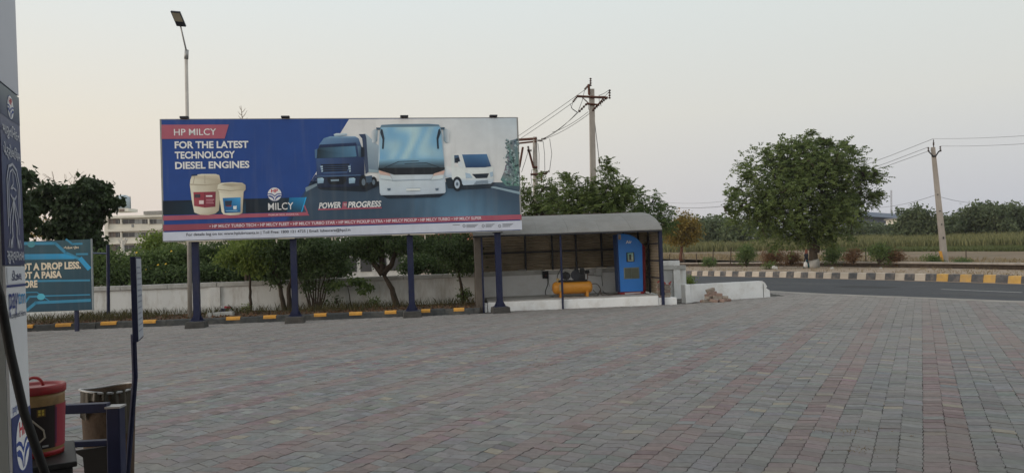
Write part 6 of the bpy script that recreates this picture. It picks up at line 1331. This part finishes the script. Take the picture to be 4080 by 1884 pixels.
def lathe(cx, rings, seg=16):
    mb = MB(); vs = []
    for (x, y, z, rx, ry) in rings:
        for k in range(seg): a_ = 2 * math.pi * k / seg; vs.append(pl_(x + rx * math.cos(a_), y + ry * math.sin(a_), z))
    n = len(rings); mb.add(vs, [(i * seg + k, i * seg + (k + 1) % seg, (i + 1) * seg + (k + 1) % seg, (i + 1) * seg + k) for i in range(n - 1) for k in range(seg)]); return mb
M_tun = mat('dark_tunic', (0.012, 0.014, 0.022), .9, .3, 20); M_teal = mat('teal_trousers', (0.02, 0.12, 0.14), .9, .2, 20)
lathe(0, [(0, 0, .52, .2, .2), (-.01, 0, .62, .18, .19), (0, 0, .85, .155, .175), (.01, 0, 1.02, .14, .16), (.02, 0, 1.2, .155, .19), (.025, 0, 1.3, .11, .16), (.03, 0, 1.36, .06, .07)]).build('tunic', M_tun, per, True)
mb = MB()
for sh, el, wr in (((.02, -.17, 1.28), (-.06, -.235, 1.02), (-.12, -.225, .86)), ((.02, .17, 1.28), (.1, .225, 1.06), (.17, .18, 1.16))): mb.tube([pl_(*sh), pl_(*el), pl_(*wr)], [.075, .058, .05], 10)
mb.build('sleeves', M_tun, per, True); mb = MB()
for P_ in (((-.01, -.085, .8), (-.1, -.09, .46), (-.27, -.09, .15)), ((.01, .085, .8), (.17, .09, .46), (.235, .09, .13))): mb.tube([pl_(*q) for q in P_], [.1, .08, .06], 10)
mb.build('trousers', M_teal, per, True)
lathe(0, [(.03, 0, 1.3, .13, .15), (.03, 0, 1.38, .1, .11), (.045, 0, 1.47, .105, .105), (.05, 0, 1.56, .1, .1), (.045, 0, 1.615, .06, .06), (.045, 0, 1.63, .01, .01)]).build('head_scarf', mat('rust_scarf', (0.16, 0.05, 0.03), .9, .3, 20), per, True)
hp_ = pl_(-.15, -.22, .7); bag = thing('carrier_bag', "white carrier bag hanging from the walking person's hand", 'bag', hp_ - V(0, 0, .5))
vs = []
for z, w, d in ((-.06, .06, .03), (-.12, .13, .06), (-.3, .17, .09), (-.44, .16, .09), (-.48, .12, .06)):
    for k in range(10): a_ = 2 * math.pi * k / 10; vs.append(hp_ + V(w * math.cos(a_), d * math.sin(a_), z))
MB().add(vs, [(i * 10 + k, i * 10 + (k + 1) % 10, (i + 1) * 10 + (k + 1) % 10, (i + 1) * 10 + k) for i in range(4) for k in range(10)] + [tuple(range(40, 50))]).build('sack', mat('bag_white', (0.62, 0.6, 0.58), .6, .1), bag, True)
for s in (-1, 1): MB().tube([hp_ + V(s * .05, 0, -.09), hp_ + V(0, 0, 0.0)], .012, 5).build('handle', mat('bag_white', (0.62, 0.6, 0.58)), bag)
# loose stones on the verge
for k, (px, py) in enumerate(((3314, 1070), (3090, 1067), (3082, 1064), (3508, 1071))):
    p = at(px, py, 57); s = .16
    tag(MB().hexa([p + V(*q) * s for q in ((-1, -.6, -.6), (1, -.7, -.6), (.9, .7, -.6), (-.8, .6, -.6), (-.6, -.4, .6), (.6, -.5, .8), (.7, .4, .7), (-.5, .4, .5))]).build('verge_stone', M_cope, None, bevel=.03), ('pale stone on the verge right of the walking person', 'pale stone on the verge left of the person, larger one', 'pale stone beside the larger stone left of the person', 'pale stone on the verge below the olive shrub')[k], 'stone', 'stones on the verge')
# ------------------------------------------------------------------ forecourt: dispenser, bucket, bin, guard rail, notice stand
pA, pB = at(50, 1884, 3.3), at(129, 1884, 3.63)
TW0 = Frame(pA, math.atan2(pB[1] - pA[1], pB[0] - pA[0])); twW = float(np.hypot(*(pB - pA)[:2]))
def TW(s, t, z): return TW0(s, t, z) + V(-.0155 * (z - 1.0), 0, 0)
struct(MB().box(WORLDF, -6.2, -1.75, .4, 5.9, -.03, .2).build('pump_island', M_conc, None, bevel=.02))
disp = thing('fuel_dispenser', 'tall fuel dispenser tower with blue and white sign face at the left edge', 'fuel dispenser', TW(twW / 2, .4, .2))
M_lav = mat('lavender_grey_panel', (0.45, 0.48, 0.57), .4, .05, 2, spec=.5); M_side = mat('pale_grey_panel', (0.4, 0.43, 0.43), .5, .06, 2)
MB().box(TW, 0, twW, .012, .9, .2, 3.9).build('body', M_side, disp)
def tw(px, py): 
    d = ray(px, py); k = ((TW0.o - CC) @ TW0.n) / (d @ TW0.n); P_ = CC + d * k; P_ = P_ - V(-.0155 * (P_[2] - 1.0), 0, 0); s, _ = TW0.st(P_); return s, P_[2]
def zy(py): return tw(40 + 50 * py / 1884, py)[1]
def face(z0, z1, m, name, d=.0): return MB().box(TW, .004, twW - .004, d, .011, z0, z1).build(name, m, disp)
face(zy(345) + .004, 3.85, M_lav, 'upper_panel'); face(zy(1056), zy(350), mat('deep_blue_panel', (0.022, 0.035, 0.12), .35, .08, 3, spec=.5), 'blue_panel'); face(.25, zy(1060), mat('white_panel', (0.8, 0.82, 0.85), .4, .05, 3), 'white_panel')
F = Flat(lambda x, y, l: TW(x, -.0012 - .0008 * l, y)); PW_ = (.62, .64, .68)
def ft(body, y0, y1, col, u0=.08, u1=.92, bold=.01): F.text(body, (twW * u0, zy(y1)), (twW * u1, zy(y1)), (0, zy(y0) - zy(y1)), col, 3, bold, 0, 1.0, False)
F.poly([(.006, zy(350)), (twW - .006, zy(350)), (twW - .006, zy(470)), (.006, zy(470))], [(.2, .24, .26)] * 2 + [(.03, .05, .13)] * 2, 0)
hp_logo(F, (twW * .5, zy(420)), .055, 1)
ft('\u0aae\u0abe\u0ab0\u0ac1\u0aa4\u0abf\u0aa8\u0a82\u0aa6\u0aa8', 492, 540, PW_); ft('\u0aaa\u0ac7\u0a9f\u0acd\u0ab0\u0acb\u0ab2\u0abf\u0aaf\u0aae', 575, 625, PW_); ft('\u0ab8\u0ac1\u0ab8\u0acd\u0ab5\u0abe\u0a97\u0aa4\u0aae', 1000, 1035, PW_)
F.poly([(.02, zy(1064)), (twW - .02, zy(1064)), (twW - .02, zy(1128)), (.02, zy(1128))], (.74, .77, .82), 1); ft('\u0aa1\u0ac0\u0a9d\u0ab2', 1076, 1116, (.03, .04, .14), .25, .75)
F.poly([(.008, zy(1132)), (twW - .008, zy(1132)), (twW - .008, zy(1142)), (.008, zy(1142))], (.03, .05, .2), 1)
ft('pay', 1165, 1225, (.02, .05, .25), .1, .52, .004); ft('tm', 1165, 1212, (.05, .3, .6), .54, .92, .004); ft('Accepted Here', 1240, 1262, (.05, .06, .12), .1, .9)
ft('paytm', 1600, 1624, (.03, .08, .3), .1, .45); F.poly([(.006, zy(1640)), (twW - .006, zy(1640)), (twW - .006, .26), (.006, .26)], (.022, .04, .16), 1); hp_logo(F, (twW * .52, zy(1762)), .13, 2, .95)
g = lambda pts: [(twW * a_, zy(b_)) for a_, b_ in pts]
LC = (.5, .52, .58)
F.line(g([(.2, 900), (.2, 720), (.3, 665), (.5, 650), (.7, 668), (.82, 730), (.82, 860)]), .012, LC, 2); F.line(g([(.27, 870), (.28, 730), (.36, 685), (.5, 670), (.64, 688), (.74, 740), (.76, 860)]), .008, LC, 2)
F.line(g([(.5, 680), (.5, 730), (.36, 752), (.5, 745), (.64, 752)]), .008, LC, 2); F.line(g([(.36, 775), (.45, 790), (.5, 788), (.56, 790), (.64, 775)]), .01, LC, 2)
for s in (-1, 1):
    F.line(g([(.5, 790), (.5 + s * .05, 850), (.5 + s * .12, 900), (.5 + s * .1, 940), (.5 + s * .22, 985)]), .014, LC, 2); F.line(g([(.5 + s * .03, 800), (.5 + s * .2, 860), (.5 + s * .22, 930)]), .008, LC, 2)
    for k in range(3): F.line(g([(.5 + s * (.12 + k * .07), 955), (.5 + s * (.14 + k * .09), 985)]), .008, LC, 2)
F.build('face_print', disp)
hose = MB().tube([at(*q) for q in ((-60, 1000, 2.95), (0, 1180, 3.0), (40, 1400, 3.02), (95, 1640, 3.03), (150, 1800, 3.05), (185, 1900, 3.08), (190, 2050, 3.12))], .0165, 12)
tag(hose.build('fuel_hose', M_black, None, True), 'thick black fuel hose hanging across the dispenser face', 'hose')
# dark cabinet carrying the bucket
z_b = at(160, 1812, 4.2)[2]; cbx = at(290, 1836, 4.05)
cab = thing('steel_cabinet', 'dark steel cabinet top under the oil bucket at the lower left', 'cabinet', V(-2.95, 4.25, .2))
CFr = Frame((cbx[0], cbx[1]), math.radians(31))
MB().box(CFr, -.8, 0, 0, .55, .2, z_b - .03).build('body', M_black, cab, bevel=.01); MB().box(CFr, -.82, .02, -.02, .57, z_b - .029, z_b).build('top', mat('dark_worktop', (0.012, 0.012, 0.012), .5, .3, 6), cab, bevel=.006)
for s in (-.78, -.39): MB().box(CFr, s, s + .37, -.015, -.001, .28, z_b - .08).build('door', M_steel, cab)
# bucket
bc = at(150, 1790, 4.22); bc[2] = z_b + .001; bR = .134; bH = (at(200, 1562, 4.22)[2] - z_b)
bk = thing('oil_bucket', 'lubricant bucket with red lid and dark label on the cabinet', 'bucket', bc)
def rings(rs, seg=36, c=bc):
    mb = MB(); vs = []
    for z, r in rs:
        for k in range(seg): a_ = 2 * math.pi * k / seg; vs.append(c + V(r * math.cos(a_), r * math.sin(a_), z))
    n = len(rs); mb.add(vs, [(i * seg + k, i * seg + (k + 1) % seg, (i + 1) * seg + (k + 1) % seg, (i + 1) * seg + k) for i in range(n - 1) for k in range(seg)] + [tuple(range(seg - 1, -1, -1)), tuple((n - 1) * seg + k for k in range(seg))]); return mb
M_tan = mat('tan_plastic', (0.27, 0.165, 0.065), .5, .25, 6, dirt=(0.1, 0.06, 0.03), dirt_amt=.7, dscale=7); M_rl = mat('red_plastic', (0.3, 0.016, 0.02), .4, .2, 6, dirt=(0.1, 0.03, 0.025), dirt_amt=.7, dscale=8)
rings([(0, bR * .9), (.01, bR * .93), (bH * .5, bR * .96), (bH * .86, bR), (bH * .93, bR * 1.0), (bH, bR)]).build('pail', M_tan, bk, True)
rings([(0.004, bR * .94), (.02, bR * .945), (.03, bR * .94)]).build('foot_ring', M_rl, bk, True)
F = Flat(lambda x, y, l: bc + V((bR + .005 + .001 * l - .012 * (1 - y / bH)) * math.sin(x), -(bR + .005 + .001 * l - .012 * (1 - y / bH)) * math.cos(x), y))
F.grid(lambda u, v: (-2.6 + 5.2 * u, bH * (.14 + .68 * v)), 48, 3, lambda u, v: (.018, .012, .012) if u < .735 else (.3, .03, .05), 0)
def patch(x0, x1, y0, y1, c, l=1): F.grid(lambda u, v: (x0 + (x1 - x0) * u, bH * (y0 + (y1 - y0) * v)), 5, 1, lambda u, v: c, l)
for a_ in ((.55, .85, .66, .78, (.12, .07, .02)), (.6, .68, .68, .72, (.5, .36, .05)), (.72, .8, .68, .72, (.5, .36, .05)), (.6, .68, .73, .77, (.5, .36, .05)), (.72, .8, .73, .77, (.5, .36, .05)), (-.5, .2, .5, .56, (.02, .05, .14)), (-.4, .3, .4, .48, (.2, .02, .03)), (-.2, .5, .3, .33, (.25, .24, .22)), (.72, .95, .17, .2, (.3, .3, .3)), (-.6, -.1, .6, .75, (.12, .06, .02)), (1.22, 1.3, .2, .78, (.1, .02, .06))): patch(*a_)
F.build('label', bk)
lid = rings([(bH, bR * 1.03), (bH + .008, bR * 1.06), (bH + .035, bR * 1.06), (bH + .045, bR * 1.02), (bH + .04, bR * .9), (bH + .03, bR * .86)]).build('lid', M_rl, bk, True)
MB().tube([bc + V(.05 * math.cos(t) * 1.0, -.02, bH + .04 + .045 * math.sin(t)) for t in np.linspace(0, math.pi, 9)], .008, 7).build('pull_tab', M_rl, lid, True)
MB().tube([bc + V((bR + .012) * math.sin(x), -(bR + .012) * math.cos(x), z) for x, z in ((-.9, bH * .83), (-.2, bH * .8), (.4, bH * .62), (.75, bH * .45), (.8, bH * .33), (.5, bH * .22), (.1, bH * .17), (-.4, bH * .15))], .005, 6).build('carry_handle', mat('handle_grey', (0.25, 0.22, 0.18), .5), bk, True)
# guard rail
gd = thing('guard_rail', 'navy steel guard rail with square post beside the oil bucket', 'guard rail', at(460, 1640, 4.7) * V(1, 1, 0) + V(0, 0, .2))
gp = at(460, 1622, 4.7); GR = Frame((gp[0], gp[1]), math.radians(3))
MB().box(GR, -.04, .04, -.04, .04, .0, gp[2]).build('post', M_navy, gd, bevel=.006); MB().box(GR, -.045, .045, -.045, .045, gp[2] + .001, gp[2] + .012).build('post_cap', M_galv, gd)
zt_, zl_ = at(340, 1600, 4.75)[2], at(340, 1745, 4.75)[2]
MB().box(GR, -1.5, -.041, -.03, .03, zt_ - .055, zt_).build('top_rail', M_navy, gd, bevel=.005); MB().box(GR, -1.5, -.041, -.025, .025, zl_ - .035, zl_).build('lower_rail', M_navy, gd, bevel=.005)
MB().prism([GR(-.26, 0, zl_ - .06), GR(-.041, 0, zl_ - .04), GR(-.041, 0, .25), GR(-.16, 0, .25), GR(-.2, 0, zl_ - .1)], GR.n * .02).build('gusset_plate', M_black, gd)
MB().box(GR, -1.5, -1.42, -.04, .04, .0, zt_ - .056).build('post', M_navy, gd)
# bin
bn = at(432, 1560, 5.55); bz = bn[2]; bn[2] = 0.02
bin_ = thing('waste_bin', 'brown battered waste bin with a torn liner behind the guard rail', 'bin', bn); r = .178
M_bin = mat('rusty_tin', (0.075, 0.045, 0.026), .8, .35, 6, .4, 30, dirt=(0.045, 0.03, 0.02), dirt_amt=.7, dscale=5)
seg = 28; vs = []
for z, rr in ((0, r * .78), (bz * .5, r * .9), (bz, r), (bz, r * .96), (bz * .5, r * .86), (.03, r * .74)):
    for k in range(seg): a_ = 2 * math.pi * k / seg; j = 1 + .02 * math.sin(3 * a_ + z * 5); vs.append(bn + V(rr * j * math.cos(a_), rr * j * math.sin(a_), z + .012 * math.sin(2 * a_) * (z > .6)))
MB().add(vs, [(i * seg + k, i * seg + (k + 1) % seg, (i + 1) * seg + (k + 1) % seg, (i + 1) * seg + k) for i in range(5) for k in range(seg)] + [tuple(range(5 * seg, 6 * seg))]).build('drum', M_bin, bin_, True)
P_ = [bn + V(r * 1.02 * math.cos(a_), r * 1.02 * math.sin(a_), bz + .012 * math.sin(2 * a_) + .005) for a_ in np.linspace(0, 2 * math.pi, 29)]; MB().tube(P_, .009, 6).build('rim', M_galv, bin_, True)
vs = []; n = 22
for j in range(2):
    for k in range(n + 1):
        a_ = -1.2 + 2.2 * k / n; w_ = .012 * math.sin(k * 1.9); vs.append(bn + V((r * (1.03 + .04 * j) + w_) * math.sin(a_ + .5), -(r * (1.03 + .04 * j) + w_) * math.cos(a_ + .5), bz + .01 - j * (.06 + .14 * max(0, math.sin(k * .55 + .4)) + .25 * (k > 15))))
MB().add(vs, [(k, k + 1, n + 2 + k, n + 1 + k) for k in range(n)]).build('liner', mat('liner_plastic', (0.055, 0.047, 0.032), .4, .3, 9), bin_, True)
# notice stand
ns_ = thing('notice_stand', 'slim navy stand with a notice panel seen nearly edge-on', 'notice stand', at(505, 1884, 5.15) * V(1, 1, 0))
N0, N1 = at(551, 1150, 5.0), at(572, 1150, 5.36); NF = Frame(N0, math.atan2(N1[1] - N0[1], N1[0] - N0[0])); nw = float(np.hypot(*(N1 - N0)[:2])); nz1, nz0 = at(545, 1022, 5.0)[2], at(548, 1362, 5.0)[2]
def NL(s, t, z): return NF(s, t, z) + V(.02 * (nz1 - z) * .4 - .012, 0, 0)
MB().box(NL, 0, nw, .001, .034, nz0, nz1).build('panel', M_navy, ns_, bevel=.003)
F = Flat(lambda x, y, l: NL(x, -.0005 - .001 * l, y)); F.poly([(.012, nz0 + .012), (nw - .012, nz0 + .012), (nw - .012, nz1 - .012), (.012, nz1 - .012)], (.42, .45, .5), 0)
for k in range(12): z = nz1 - .07 - k * .038; F.line([(.05, z), (nw * random.uniform(.6, .9), z)], .01, (.2, .23, .3), 1)
F.build('notice_print', ns_)
MB().tube([NL(.03, .03, nz0 + .05), at(538, 1500, 5.06), at(508, 1884, 5.14), V(*(at(490, 2080, 5.16)[:2]), .02)], .018, 8).build('pole', M_navy, ns_)
MB().box(WORLDF, *(lambda p: (p[0] - .2, p[0] + .2, p[1] - .2, p[1] + .2))(at(490, 2080, 5.16)), .0, .02).build('base_plate', M_steel, ns_)
# station canopy overhead, behind and above the camera (shades the near paving)
can = bpy.data.objects.new('station_canopy', None); COL.objects.link(can); struct(can)
MB().box(WORLDF, -14, 12, -16, 3.4, 5.3, 6.1).build('canopy_roof', mat('canopy_white', (0.45, 0.45, 0.45), .5), can)
for x, y in ((-4.2, -7), (6, -7), (-4.2, 1.6), (6.5, -1)): MB().box(WORLDF, x - .2, x + .2, y - .2, y + .2, 0, 5.299).build('canopy_column', M_lav, can)

# ------------------------------------------------------------------ evening haze
hz = MB().box(WORLDF, -330, 420, -40, 420, -1.6, 30).build('haze', None); hz['kind'] = 'stuff'
hm = bpy.data.materials.new('haze_air'); hm.use_nodes = True; nt = hm.node_tree; nt.nodes.clear()
ho = nt.nodes.new('ShaderNodeOutputMaterial'); hv = nt.nodes.new('ShaderNodeVolumePrincipled'); hv.inputs['Color'].default_value = (.9, .92, .95, 1); hv.inputs['Density'].default_value = 0.0002; hv.inputs['Anisotropy'].default_value = 0.2
nt.links.new(hv.outputs[0], ho.inputs['Volume']); hz.data.materials.append(hm)
